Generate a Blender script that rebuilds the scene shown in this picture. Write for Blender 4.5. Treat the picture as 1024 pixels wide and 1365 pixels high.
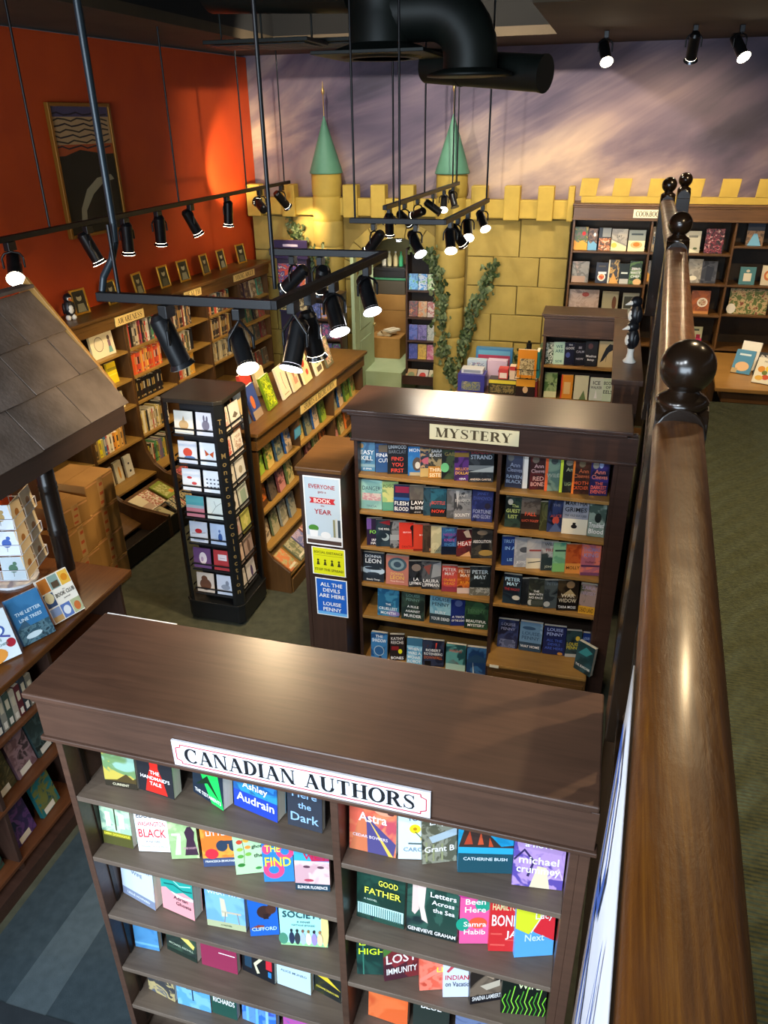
import bpy, math, random
from mathutils import Vector, Matrix, Euler
for o in list(bpy.data.objects): bpy.data.objects.remove(o, do_unlink=True)
SC = bpy.context.scene
COL = SC.collection
R = math.radians
PI = math.pi

# ------------------------------------------------------------------ camera
cam_d = bpy.data.cameras.new('camera')
cam_d.sensor_fit = 'VERTICAL'; cam_d.sensor_height = 24.0; cam_d.lens = 24.0 * 1025 / 1365
cam_d.clip_start = 0.02
cam = bpy.data.objects.new('camera', cam_d); COL.objects.link(cam)
_x = Vector((0.96340436, 0.26776663, -0.0123723)); _d = Vector((0.11066643, -0.43936032, -0.89146814)); _f = Vector((-0.24414132, 0.8574751, -0.45291442))
cam.matrix_world = Matrix(((_x.x, -_d.x, -_f.x, 0), (_x.y, -_d.y, -_f.y, 0), (_x.z, -_d.z, -_f.z, 3.5), (0, 0, 0, 1)))
SC.camera = cam

# ------------------------------------------------------------------ world, large lights, exposure
w = bpy.data.worlds.new('world'); SC.world = w; w.use_nodes = True
w.node_tree.nodes['Background'].inputs[0].default_value = (0.75, 0.85, 1.0, 1)
w.node_tree.nodes['Background'].inputs[1].default_value = 0.6
def area(name, loc, rot, sx, sy, power, col):
    d = bpy.data.lights.new(name, 'AREA'); d.shape = 'RECTANGLE'; d.size = sx; d.size_y = sy; d.energy = power; d.color = col
    o = bpy.data.objects.new(name, d); COL.objects.link(o); o.location = loc; o.rotation_euler = rot
    return o
# daylight entering through the shop front windows behind the viewer
area('shop_window_daylight', (-1.6, -4.6, 2.6), (R(78), 0, 0), 5.0, 2.6, 500, (0.72, 0.86, 1.0))
SC.view_settings.view_transform = 'Standard'; SC.view_settings.look = 'None'
SC.view_settings.gamma = 1.0; SC.view_settings.use_curve_mapping = False
SC.view_settings.exposure = 0.7

# ------------------------------------------------------------------ materials
def lin(h):
    if not isinstance(h, str): return tuple(h) + (1,) if len(h) == 3 else tuple(h)
    h = h.lstrip('#')
    if len(h) == 3: h = ''.join(c * 2 for c in h)
    v = [int(h[i:i + 2], 16) / 255 for i in (0, 2, 4)]
    return tuple(c / 12.92 if c <= .04045 else ((c + .055) / 1.055) ** 2.4 for c in v) + (1,)
MC = {}
def newmat(key):
    m = bpy.data.materials.new(key); m.use_nodes = True
    nt = m.node_tree; return m, nt, nt.nodes['Principled BSDF']
def nd(nt, t, **kw):
    n = nt.nodes.new(t)
    for k, v in kw.items(): setattr(n, k, v)
    return n
def ramp(nt, stops):
    r = nt.nodes.new('ShaderNodeValToRGB'); e = r.color_ramp.elements
    e[0].position, e[0].color = stops[0][0], lin(stops[0][1]); e[1].position, e[1].color = stops[-1][0], lin(stops[-1][1])
    for p, c in stops[1:-1]:
        q = e.new(p); q.color = lin(c)
    return r
def mapping(nt, scale, rot=(0, 0, 0), coord='Object', rnd=False):
    tc = nd(nt, 'ShaderNodeTexCoord'); mp = nd(nt, 'ShaderNodeMapping'); mp.inputs['Scale'].default_value = scale; mp.inputs['Rotation'].default_value = rot
    nt.links.new(tc.outputs[coord], mp.inputs['Vector'])
    if rnd:
        oi = nd(nt, 'ShaderNodeObjectInfo'); ml = nd(nt, 'ShaderNodeMath', operation='MULTIPLY'); ml.inputs[1].default_value = 37.0
        cb = nd(nt, 'ShaderNodeCombineXYZ'); nt.links.new(oi.outputs['Random'], ml.inputs[0])
        for i in range(3): nt.links.new(ml.outputs[0], cb.inputs[i])
        nt.links.new(cb.outputs[0], mp.inputs['Location'])
    return mp
def noise(nt, mp, scale=5, detail=3, rough=.5, dist=0):
    n = nd(nt, 'ShaderNodeTexNoise'); n.inputs['Scale'].default_value = scale; n.inputs['Detail'].default_value = detail
    n.inputs['Roughness'].default_value = rough; n.inputs['Distortion'].default_value = dist
    if mp: nt.links.new(mp.outputs[0], n.inputs['Vector'])
    return n
def bump(nt, b, src, strength, dist=.01):
    n = nd(nt, 'ShaderNodeBump'); n.inputs['Strength'].default_value = strength; n.inputs['Distance'].default_value = dist
    nt.links.new(src, n.inputs['Height']); nt.links.new(n.outputs[0], b.inputs['Normal'])
def flat(h, rough=.55, metal=0, spec=.4):
    k = ('flat', h, rough, metal, spec)
    if k in MC: return MC[k]
    m, nt, b = newmat('paint_%s' % str(h).lstrip('#'))
    b.inputs['Base Color'].default_value = lin(h); b.inputs['Roughness'].default_value = rough; b.inputs['Metallic'].default_value = metal
    b.inputs['Specular IOR Level'].default_value = spec
    MC[k] = m; return m
def varied(h1, h2, scale=8, rough=.6, bmp=0, bscale=60, stretch=(1, 1, 1), detail=4, p=(.3, .7), metal=0, rnd=False, spec=.4, bd=.004):
    k = ('var', h1, h2, scale, rough, bmp, bscale, stretch, detail, p, metal, rnd)
    if k in MC: return MC[k]
    m, nt, b = newmat('surface_%s' % str(h1).lstrip('#'))
    mp = mapping(nt, stretch, rnd=rnd); n = noise(nt, mp, scale, detail); r = ramp(nt, [(p[0], h1), (p[1], h2)])
    nt.links.new(n.outputs[0], r.inputs[0]); nt.links.new(r.outputs[0], b.inputs['Base Color'])
    b.inputs['Roughness'].default_value = rough; b.inputs['Metallic'].default_value = metal; b.inputs['Specular IOR Level'].default_value = spec
    if bmp:
        n2 = noise(nt, mp, bscale, 3); bump(nt, b, n2.outputs[0], bmp, bd)
    MC[k] = m; return m
def wood(h1, h2, rough=.35, axis='x', scale=3.0, spec=.45):
    st = {'x': (1, 14, 14), 'y': (14, 1, 14), 'z': (14, 14, 1)}[axis]
    k = ('wood', h1, h2, rough, axis, scale)
    if k in MC: return MC[k]
    m, nt, b = newmat('wood_%s' % str(h1).lstrip('#'))
    mp = mapping(nt, st); n = noise(nt, mp, scale, 5, .6, .6); n2 = noise(nt, mapping(nt, (1, 1, 1)), 2.2, 3)
    mx = nd(nt, 'ShaderNodeMath', operation='ADD'); ml = nd(nt, 'ShaderNodeMath', operation='MULTIPLY'); ml.inputs[1].default_value = .5
    nt.links.new(n.outputs[0], mx.inputs[0]); nt.links.new(n2.outputs[0], mx.inputs[1]); nt.links.new(mx.outputs[0], ml.inputs[0])
    r = ramp(nt, [(.32, h1), (.68, h2)]); nt.links.new(ml.outputs[0], r.inputs[0]); nt.links.new(r.outputs[0], b.inputs['Base Color'])
    b.inputs['Roughness'].default_value = rough; b.inputs['Specular IOR Level'].default_value = spec
    bump(nt, b, n.outputs[0], .06, .003)
    MC[k] = m; return m
def pic(c1, c2, c3, scale=14, rough=.35, dist=.8):
    """a printed picture: three inks broken up by noise"""
    k = ('pic', c1, c2, c3, scale, rough)
    if k in MC: return MC[k]
    m, nt, b = newmat('print_%s' % str(c1).lstrip('#'))
    n = noise(nt, mapping(nt, (1, 1, 1), rnd=True), scale, 3, .55, dist)
    r = ramp(nt, [(.36, c1), (.46, c1), (.5, c2), (.58, c2), (.64, c3)])
    nt.links.new(n.outputs[0], r.inputs[0]); nt.links.new(r.outputs[0], b.inputs['Base Color'])
    b.inputs['Roughness'].default_value = rough
    MC[k] = m; return m
def emit(h, strength):
    k = ('emit', h, strength)
    if k in MC: return MC[k]
    m, nt, b = newmat('lamp_glow_%s' % str(h).lstrip('#'))
    b.inputs['Base Color'].default_value = lin(h); b.inputs['Emission Color'].default_value = lin(h); b.inputs['Emission Strength'].default_value = strength
    MC[k] = m; return m

# ------------------------------------------------------------------ mesh builder
class MB:
    def __init__(s): s.v = []; s.f = []; s.m = []; s.s = []
    def add(s, vs, fs, mi=0, sm=False):
        n = len(s.v); s.v += [tuple(p) for p in vs]
        for f in fs: s.f.append([i + n for i in f]); s.m.append(mi); s.s.append(sm)
        return s
    def box(s, x0, y0, z0, x1, y1, z1, mi=0):
        vs = [(x, y, z) for z in (z0, z1) for y in (y0, y1) for x in (x0, x1)]
        return s.add(vs, [(0, 2, 3, 1), (4, 5, 7, 6), (0, 1, 5, 4), (2, 6, 7, 3), (0, 4, 6, 2), (1, 3, 7, 5)], mi)
    def bar(s, p, q, wd, ht, mi=0, up=(0, 0, 1)):
        p = Vector(p); q = Vector(q); d = (q - p).normalized(); u = Vector(up)
        if abs(d.dot(u)) > .98: u = Vector((1, 0, 0))
        a = d.cross(u).normalized() * wd / 2; b = a.cross(d).normalized() * ht / 2
        vs = [c + i * a + j * b for c in (p, q) for j in (-1, 1) for i in (-1, 1)]
        return s.add(vs, [(0, 1, 3, 2), (4, 6, 7, 5), (0, 4, 5, 1), (2, 3, 7, 6), (0, 2, 6, 4), (1, 5, 7, 3)], mi)
    def ext(s, pts, vec, mi=0):
        """extrude a planar polygon by vec"""
        n = len(pts); v = Vector(vec); a = [Vector(p) for p in pts]; b = [p + v for p in a]
        fs = [tuple(range(n))[::-1], tuple(range(n, 2 * n))] + [(i, (i + 1) % n, n + (i + 1) % n, n + i) for i in range(n)]
        return s.add(a + b, fs, mi)
    def cyl(s, p, q, r0, r1=None, n=12, mi=0, caps=True, sm=True):
        r1 = r0 if r1 is None else r1; p = Vector(p); q = Vector(q); d = (q - p).normalized()
        u = Vector((0, 0, 1)) if abs(d.z) < .95 else Vector((1, 0, 0)); a = d.cross(u).normalized(); b = d.cross(a).normalized()
        vs = []
        for c, r in ((p, r0), (q, r1)):
            for i in range(n):
                t = 2 * PI * i / n; vs.append(c + a * r * math.cos(t) + b * r * math.sin(t))
        s.add(vs, [(i, n + i, n + (i + 1) % n, (i + 1) % n) for i in range(n)], mi, sm)
        if caps: s.add(vs, [tuple(range(n)), tuple(range(2 * n - 1, n - 1, -1))], mi)
        return s
    def lathe(s, prof, n=20, c=(0, 0, 0), mi=0, ax='z'):
        vs = []
        for r, h in prof:
            for i in range(n):
                t = 2 * PI * i / n; p = (r * math.cos(t), r * math.sin(t), h)
                if ax == 'y': p = (p[0], p[2], p[1])
                if ax == 'x': p = (p[2], p[0], p[1])
                vs.append((p[0] + c[0], p[1] + c[1], p[2] + c[2]))
        k = len(prof); fl = ax == 'y'
        fs = []
        for j in range(k - 1):
            for i in range(n):
                f = (j * n + i, j * n + (i + 1) % n, (j + 1) * n + (i + 1) % n, (j + 1) * n + i)
                fs.append(f[::-1] if fl else f)
        s.add(vs, fs, mi, True)
        s.add(vs, [tuple(range(n))[::-1], tuple(range((k - 1) * n, k * n))], mi); return s
    def tube(s, pts, r, n=6, mi=0):
        for a, b in zip(pts, pts[1:]): s.cyl(a, b, r, r, n, mi)
        return s
    def ball(s, c, r, n=16, k=10, mi=0, sc=(1, 1, 1)):
        prof = [(max(1e-4, math.sin(PI * j / k)) , -math.cos(PI * j / k)) for j in range(k + 1)]
        vs = [];
        for a, h in prof:
            for i in range(n):
                t = 2 * PI * i / n; vs.append((c[0] + r * sc[0] * a * math.cos(t), c[1] + r * sc[1] * a * math.sin(t), c[2] + r * sc[2] * h))
        return s.add(vs, [(j * n + i, j * n + (i + 1) % n, (j + 1) * n + (i + 1) % n, (j + 1) * n + i) for j in range(k) for i in range(n)], mi, True)
    def build(s, name, mats, parent=None, bevel=0, loc=None, rot=None, seg=2):
        me = bpy.data.meshes.new(name); me.from_pydata(s.v, [], s.f)
        if not isinstance(mats, (list, tuple)): mats = [mats]
        for m in mats: me.materials.append(m)
        me.polygons.foreach_set('material_index', s.m); me.polygons.foreach_set('use_smooth', s.s); me.update()
        o = bpy.data.objects.new(name, me); COL.objects.link(o)
        if parent is not None: o.parent = parent
        if loc is not None: o.location = loc
        if rot is not None: o.rotation_euler = rot
        if bevel:
            b = o.modifiers.new('soft_edges', 'BEVEL'); b.width = bevel; b.segments = seg; b.limit_method = 'ANGLE'
        return o
def tag(o, label=None, cat=None, group=None, kind=None):
    if label: o['label'] = label
    if cat: o['category'] = cat
    if group: o['group'] = group
    if kind: o['kind'] = kind
    return o
def thing(name, label, cat, loc=(0, 0, 0), rz=0, group=None):
    o = bpy.data.objects.new(name, None); COL.objects.link(o); o.location = loc; o.rotation_euler = (0, 0, rz); o.empty_display_size = .05
    return tag(o, label, cat, group)
def struct(o): o['kind'] = 'structure'; return o
def dupmesh(src, parent, loc, rot=None, scale=None):
    c = src.copy(); COL.objects.link(c); c.parent = parent; c.location = loc
    if rot is not None: c.rotation_euler = rot
    if scale is not None: c.scale = scale
    return c
def frame(loc, rz):
    c, s = math.cos(rz), math.sin(rz)
    return lambda x, y, z=0: (loc[0] + x * c - y * s, loc[1] + x * s + y * c, (loc[2] if len(loc) > 2 else 0) + z)

# ------------------------------------------------------------------ lettering
TX = {}
def textmesh(st, bold=.0):
    k = (st, bold)
    if k in TX: return TX[k]
    c = bpy.data.curves.new('t', 'FONT'); c.body = st; c.size = 1; c.resolution_u = 2; c.offset = bold; c.align_x = 'LEFT'
    o = bpy.data.objects.new('t', c); COL.objects.link(o)
    me = bpy.data.meshes.new_from_object(o)
    vs = [(v.co.x, v.co.y) for v in me.vertices]; fs = [list(p.vertices) for p in me.polygons]
    bpy.data.objects.remove(o, do_unlink=True); bpy.data.curves.remove(c); bpy.data.meshes.remove(me)
    if not vs: vs = [(0, 0)]
    x0 = min(v[0] for v in vs); x1 = max(v[0] for v in vs); y0 = min(v[1] for v in vs); y1 = max(v[1] for v in vs)
    TX[k] = ([((v[0] - x0), v[1] - y0) for v in vs], fs, max(x1 - x0, 1e-3), max(y1 - y0, 1e-3)); return TX[k]
def strip(path, wid):
    """quad strip of varying width along a path"""
    out = []
    for i, p in enumerate(path):
        a = Vector(path[max(i - 1, 0)]); b = Vector(path[min(i + 1, len(path) - 1)]); d = (b - a).normalized(); n = Vector((-d.y, d.x)); h = wid[i] / 2
        out.append((p[0] + n.x * h, p[1] + n.y * h, p[0] - n.x * h, p[1] - n.y * h))
    return [[(a[0], a[1]), (a[2], a[3]), (b[2], b[3]), (b[0], b[1])] for a, b in zip(out, out[1:])]
def arc(cx, cy, rx, ry, a0, a1, thick, thin, n=14):
    pts = []; wd = []
    for i in range(n + 1):
        t = R(a0 + (a1 - a0) * i / n); pts.append((cx + rx * math.cos(t), cy + ry * math.sin(t))); wd.append(thin + (thick - thin) * abs(math.cos(t)) ** 1.5)
    return strip(pts, wd)
TK, TN, SRF = .235, .075, .06
def rc(x0, y0, x1, y1): return [[(x0, y0), (x1, y0), (x1, y1), (x0, y1)]]
def stem(x, w=TK, y0=0, y1=1, bot=True, top=True):
    q = rc(x - w / 2, y0, x + w / 2, y1)
    if bot: q += rc(x - w / 2 - .09, y0, x + w / 2 + .09, y0 + SRF)
    if top: q += rc(x - w / 2 - .09, y1 - SRF, x + w / 2 + .09, y1)
    return q
def diag(x0, y0, x1, y1, w): return [[(x0 - w / 2, y0), (x0 + w / 2, y0), (x1 + w / 2, y1), (x1 - w / 2, y1)]]
def serif(x, y): return rc(x - .15, y, x + .15, y + SRF)
def glyph(ch):
    if ch == 'A': return diag(.14, 0, .44, 1, TN) + diag(.8, 0, .46, 1, TK) + rc(.24, .3, .68, .3 + TN) + serif(.14, 0) + serif(.8, 0), .94
    if ch == 'B': return stem(.2) + arc(.3, .75, .36, .225, -90, 90, TK, TN) + arc(.3, .27, .42, .245, -90, 90, TK, TN), .82
    if ch == 'C': return arc(.5, .5, .4, .48, 45, 315, TK, TN, 20) + rc(.76, .64, .82, .98), .9
    if ch == 'D': return stem(.2) + arc(.3, .5, .47, .475, -90, 90, TK, TN, 18), .9
    if ch == 'E': return stem(.2) + rc(.2, 0, .72, TN) + rc(.2, 1 - TN, .7, 1) + rc(.2, .48, .56, .48 + TN) + rc(.67, 0, .72, .26) + rc(.65, .76, .7, 1) + rc(.53, .38, .57, .64), .8
    if ch == 'G': return arc(.5, .5, .4, .48, 45, 315, TK, TN, 20) + rc(.76, .64, .82, .98) + stem(.78, TK, 0, .45, False, True), .98
    if ch == 'H': return stem(.2) + stem(.78) + rc(.2, .48, .78, .48 + TN), .98
    if ch == 'I': return stem(.2), .4
    if ch == 'K': return stem(.2) + diag(.28, .4, .72, 1, TN) + diag(.8, 0, .45, .62, TK) + serif(.8, 0) + serif(.72, 1 - SRF), .94
    if ch == 'L': return stem(.2) + rc(.2, 0, .7, TN) + rc(.65, 0, .7, .28), .76
    if ch == 'M': return stem(.14, TN) + stem(.96) + diag(.5, 0, .18, 1, TK) + diag(.52, 0, .92, 1, TN), 1.16
    if ch == 'N': return stem(.14, TN) + stem(.82, TN) + diag(.8, 0, .18, 1, TK), .96
    if ch == 'O': return arc(.5, .5, .4, .48, 0, 360, TK, TN, 26), 1.0
    if ch == 'P': return stem(.2) + arc(.3, .72, .4, .255, -90, 90, TK, TN), .78
    if ch == 'R': return stem(.2) + arc(.3, .74, .38, .235, -90, 90, TK, TN) + diag(.8, 0, .5, .5, TK) + serif(.83, 0), .92
    if ch == 'S':
        p = [(.66, .8), (.58, .93), (.4, .97), (.2, .9), (.15, .75), (.24, .62), (.42, .52), (.6, .41), (.66, .25), (.58, .09), (.38, .03), (.18, .08), (.1, .24)]
        return strip(p, [.05, .05, .06, .1, .15, .18, .2, .18, .15, .1, .06, .05, .05]) + rc(.64, .72, .69, .98) + rc(.08, .02, .13, .3), .78
    if ch == 'T': return stem(.44, TK, 0, 1, True, False) + rc(.06, 1 - TN, .82, 1) + rc(.06, .72, .11, 1) + rc(.77, .72, .82, 1), .88
    if ch == 'U': return stem(.2, TK, .3, 1, False) + stem(.8, TN, .3, 1, False) + arc(.5, .32, .3, .29, 180, 360, TK * .9, TN), .98
    if ch == 'W': return diag(.34, 0, .14, 1, TK) + diag(.36, 0, .62, 1, TN) + diag(.84, 0, .6, 1, TK) + diag(.86, 0, 1.08, 1, TN) + serif(.14, 1 - SRF) + serif(1.08, 1 - SRF) + serif(.6, 1 - SRF), 1.2
    if ch == 'Y': return stem(.46, TK, 0, .5, True, False) + diag(.46, .45, .15, 1, TK) + diag(.46, .45, .78, 1, TN) + serif(.15, 1 - SRF) + serif(.78, 1 - SRF), .92
    if ch == '&': return arc(.42, .76, .17, .2, 0, 360, TN * 1.3, TN) + arc(.4, .28, .3, .26, 60, 350, TK * .8, TN) + diag(.82, 0, .34, .64, TK * .8), .95
    return [], .45
def serifmesh(st):
    vs = []; fs = []; x = 0
    for ch in st:
        ps, adv = glyph(ch)
        for p in ps:
            n = len(vs); vs += [(q[0] + x, q[1]) for q in p]; fs.append(list(range(n, n + len(p))))
        x += adv + .07
    return vs, fs, x, 1.0
def put_text(mb, st, mi, fit, height, place, bold=0, serif_=False, center=(0, 0), fill=False):
    """place(u, v) maps flat text coordinates (metres, centred) to 3D"""
    vs, fs, wd, ht = serifmesh(st) if serif_ else textmesh(st, bold)
    sy = height / ht; sx = sy
    if wd * sx > fit or fill: sx = fit / wd
    mb.add([place(center[0] + (v[0] - wd / 2) * sx, center[1] + (v[1] - ht / 2) * sy) for v in vs], fs, mi)
# ------------------------------------------------------------------ books
NAMED = dict(black='151515', charcoal='333438', grey='808080', silver='b8bcc0', white='f0f0ee', cream='e6dcb8', tan='b89868', brown='6b4526', maroon='6a1f2c', red='c8251e', orange='e8762c', amber='e6a23a', yellow='efe23a', lime='9fd63a', green='2f8a3a', teal='1f8f92', turquoise='6fd0d0', sky_blue='7fb8e6', blue='2a63c0', navy='1c2a55', purple='6a3f8c', lilac='b8a0d8', pink='ee7fa0', salmon='e8917c', olive='6f7036')
def cname(h):
    c = [int(h.lstrip('#')[i:i + 2], 16) for i in (0, 2, 4)]
    return min(NAMED, key=lambda k: sum((a - b) ** 2 for a, b in zip(c, [int(NAMED[k][i:i + 2], 16) for i in (0, 2, 4)]))).replace('_', ' ')
ORD = ['first', 'second', 'third', 'fourth', 'fifth', 'sixth', 'seventh', 'eighth', 'ninth', 'tenth', 'eleventh', 'twelfth', 'thirteenth', 'fourteenth', 'fifteenth', 'sixteenth', 'seventeenth', 'eighteenth']
PAGES = varied('efe8d6', 'd8cfb8', 4, .85, 0, 60, (2, 300, 2))
def draw(mb, arts, mats, w, h, y):
    """flat printed shapes in cover fractions; later shapes lie on earlier ones"""
    def mi(c):
        if c not in mats: mats.append(c)
        return mats.index(c)
    for k, a in enumerate(arts):
        yy = y - .0002 * (k + 1); X = lambda f: (f - .5) * w; Z = lambda f: f * h
        t = a[0]
        if t == 'r': pts = [(a[1], a[2]), (a[3], a[2]), (a[3], a[4]), (a[1], a[4])]; c = a[5]
        elif t == 'e': pts = [(a[1] + a[3] * math.cos(i * PI / 8), a[2] + a[4] * math.sin(i * PI / 8)) for i in range(16)]; c = a[5]
        elif t == 'p': pts = a[1]; c = a[2]
        elif t == 'l':                                        # wavy line: points, half width
            for q in strip([(p[0], p[1]) for p in a[1]], [a[2]] * len(a[1])): mb.add([(X(min(max(p[0], .0), 1.)), yy, Z(min(max(p[1], 0.), 1.))) for p in q], [(0, 1, 2, 3)], mi(a[3]))
            continue
        mb.add([(X(p[0]), yy, Z(p[1])) for p in pts], [tuple(range(len(pts)))], mi(c))
    return y - .0002 * (len(arts) + 1)
def inks(cols, rough=.4): return [c if not isinstance(c, (str, tuple)) else (pic(*c) if isinstance(c, tuple) else flat(c, rough)) for c in cols]
def autoart(rng, c):
    pal = ['e8dcc0', 'c8251e', '20283c', 'e8a030', '6fa8c8', '486038', '8a5a98', 'd8d8d8', 'f0c8a0', '182028']
    a, b = rng.sample(pal, 2); k = rng.randrange(6)
    if k == 0: return [('r', 0, 0, 1, rng.uniform(.3, .55), a), ('e', .5, .55, .22, .14, b)]
    if k == 1: return [('r', 0, .62, 1, .95, a), ('p', [(.1, 0), (.9, 0), (.6, .5), (.4, .5)], b)]
    if k == 2: return [('r', .12, .3, .88, .62, (a, b, c)), ('r', .15, .72, .85, .8, 'f0ece0'), ('r', .25, .12, .75, .17, 'f0ece0')]
    if k == 3: return [('r', 0, 0, 1, .6, (c, a, b)), ('r', .12, .7, .88, .79, 'f0ece0')]
    if k == 4: return [('p', [(0, 0), (1, 0), (1, .28), (.6, .42), (.3, .3), (0, .45)], a), ('e', .7, .72, .14, .09, b)]
    return [('r', 0, .78, 1, 1, a), ('e', .5, .4, .3, .2, b), ('e', .5, .4, .18, .12, c)]
NBOOK = [0]
def book(loc, rz, w, h, t, cover, arts=(), texts=(), tilt=0, label='', group='', hard=False, spine=None, name='book', spine_marks=None, roll=0):
    bo = .0028 if hard else .0012; lip = .003 if hard else .0008
    mb = MB()
    hw, ht = w / 2, t / 2
    mb.box(-hw, -ht, 0, hw, -ht + bo, h); mb.box(-hw, ht - bo, 0, hw, ht, h)
    mb.box(-hw, -ht + bo, 0, -hw + bo, ht - bo, h, 1)
    cm = pic(*cover) if isinstance(cover, tuple) else flat(cover, .35)
    sc = spine or (cover if isinstance(cover, str) else cover[0])
    o = mb.build(name, [cm, flat(sc, .4)])
    o.location = (loc[0], loc[1], loc[2] + ht * math.sin(abs(tilt)) + .0005); o.rotation_euler = (-tilt, roll, rz)
    tag(o, label, 'book', group)
    p = MB(); p.box(-hw + bo, -ht + bo, lip, hw - lip, ht - bo, h - lip); p.build('pages', PAGES, o)
    mats = []
    if arts or texts:
        a = MB(); y = draw(a, arts, mats, w, h, -ht)
        if arts: a.build('cover_art', inks(mats), o)
        if texts:
            a = MB(); cols = []
            for tx in texts:
                st, yc, hf, c = tx[:4]; xc = tx[4] if len(tx) > 4 else .5; fit = tx[5] if len(tx) > 5 else .86
                if c not in cols: cols.append(c)
                put_text(a, st, cols.index(c), fit * w, hf * h, lambda u, v: (u, y - .0002, v), .012, center=((xc - .5) * w, yc * h))
            a.build('cover_lettering', inks(cols), o)
    if spine_marks:
        a = MB(); cols = []
        for z0, z1, c in spine_marks:
            if c not in cols: cols.append(c)
            a.add([(-hw - .0003, -ht * .6, z0 * h), (-hw - .0003, ht * .6, z0 * h), (-hw - .0003, ht * .6, z1 * h), (-hw - .0003, -ht * .6, z1 * h)], [(0, 3, 2, 1)], cols.index(c))
        a.build('spine_print', inks(cols), o)
    NBOOK[0] += 1
    return o
def fan_row(z, y, items, where, grp, tilt=.10, lim=.24, fr=None, rz=0, first_t=.026):
    """face-out books along a shelf; items: (x centre, visible width, yaw deg, cover, words, arts, texts[, h, t]); a narrow one tucks behind its right neighbour"""
    ptan = None; pw = 0
    n = len(items)
    for i, it in enumerate(items):
        x, wv, yaw, cover, words, arts, texts = it[:7]
        wt = wv; yaw_ = yaw
        tuck = wv < .098 and i < n - 1
        if tuck: wt = max(.104, wv); yaw_ = max(yaw, 13)
        t = it[8] if len(it) > 8 else .026
        if ptan is not None: t = max(.007, min(t, .8 * pw * ptan))
        h = it[7] if len(it) > 7 and it[7] else min(lim, max(wt * 1.5, .19))
        xl = x - wv / 2
        c, s = math.cos(R(yaw_)), math.sin(R(yaw_))
        # left front edge sits on the line y
        yl = y if yaw_ >= 0 else y + wt * abs(s)
        cx = xl + wt / 2 * c - t / 2 * s * 1; cy = yl + wt / 2 * s + t / 2 * c
        if fr: P = fr(cx, cy, z)
        else: P = (cx, cy, z)
        lab = '%s, %s along %s' % (words, ORD[i], where)
        book(P, rz + R(yaw_), wt, h, t, cover, arts, texts, tilt, lab, grp)
        ptan = math.tan(R(yaw_)) if tuck else None; pw = wv
SPM = MB(); SPC = []
def spi(c):
    if c not in SPC: SPC.append(c)
    return SPC.index(c)
def spine_row(fr, rz, x0, x1, z, y, rng, pal, where, grp, hmax, lean=0, sparse=0, hmin=.17):
    """spine-out books between x0 and x1 on a shelf"""
    x = x0; i = 0; out = []
    while x < x1 - .018 and i < 17:
        t = min(rng.uniform(.018, .038), x1 - x); h = rng.uniform(hmin, hmax); w = rng.uniform(.12, .145)
        c = pal[i % len(pal)] if isinstance(pal, list) else rng.choice(pal)
        m2 = rng.choice(['b8b098', '20242c', 'a88848']) if rng.random() < .8 else c
        def bx(xa, ya, za, xb, yb, zb, col):
            vs = [fr(px, py, pz) for pz in (za, zb) for py in (ya, yb) for px in (xa, xb)]
            SPM.add(vs, [(0, 2, 3, 1), (4, 5, 7, 6), (0, 1, 5, 4), (2, 6, 7, 3), (0, 4, 6, 2), (1, 3, 7, 5)], spi(col))
        bx(x, y, z, x + .0015, y + w, z + h, c); bx(x + t - .0015, y, z, x + t, y + w, z + h, c); bx(x + .0015, y, z, x + t - .0015, y + .0015, z + h, c)
        bx(x + .0015, y + .0015, z, x + t - .0015, y + w - .002, z + h - .002, 'PAGES')
        for za, zb in ((.45, .8), (.1, .18)): bx(x + t * .2, y - .0004, z + h * za, x + t * .8, y, z + h * zb, m2)
        x += t + .001 + (rng.random() < sparse) * .03; i += 1
def bookcase(name, label, loc, rz, W, D, H, div, shelves, zf, mats, top=True, oh=.035, tt=.03, fas=True, base=.09, sw=.025, cat='bookcase', mould=True, back=True, st=.022, extra_stile=0, shelf_front=.0, ohy=None, fy=.012):
    ohy = oh if ohy is None else ohy
    """front at local y=0 facing -y. div = x of dividers; shelves = list of z lists, one per bay"""
    o = thing(name, label, cat, loc, rz)
    side, shelf_m, backm = mats
    hi = H - (tt if top else 0)
    for x in (0, W - sw): MB().box(x, 0, 0, x + sw, D, hi).build('side_panel', side, o, .002)
    if extra_stile: MB().box(W, 0, 0, W + extra_stile, .03, hi).build('stile', side, o, .002)
    for x in div: MB().box(x - sw / 2, 0, base, x + sw / 2, D - .012, hi).build('divider', side, o, .002)
    if back: MB().box(sw, D - .012, 0, W - sw, D, hi).build('back_panel', backm, o)
    edges = [sw] + [v for d in div for v in (d - sw / 2, d + sw / 2)] + [W - sw]
    for b in range(len(div) + 1):
        a0, a1 = edges[2 * b], edges[2 * b + 1]
        for z in shelves[b]: MB().box(a0, .002 + shelf_front, z - st, a1, D - .013, z).build('shelf', shelf_m, o, .002)
    if base: MB().box(sw, .012, 0, W - sw, .03, base).build('kick_board', side, o)
    if fas: MB().box(-.004, -fy, zf, W + .004 + extra_stile, .0, hi - .012).build('fascia', side, o, .002)
    if mould and fas: MB().box(-.012, -fy - .01, zf - .01, W + .012 + extra_stile, -.002, zf + .006).build('moulding', side, o, .003)
    if top:
        m = MB().box(-oh, -ohy, hi + .008, W + oh, D + .004, H); m.build('top_board', side, o, .005)
        MB().box(-oh * .5, -ohy * .75, hi - .012, W + oh * .5, D, hi + .008).build('top_moulding', side, o, .006)
    return o
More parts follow.
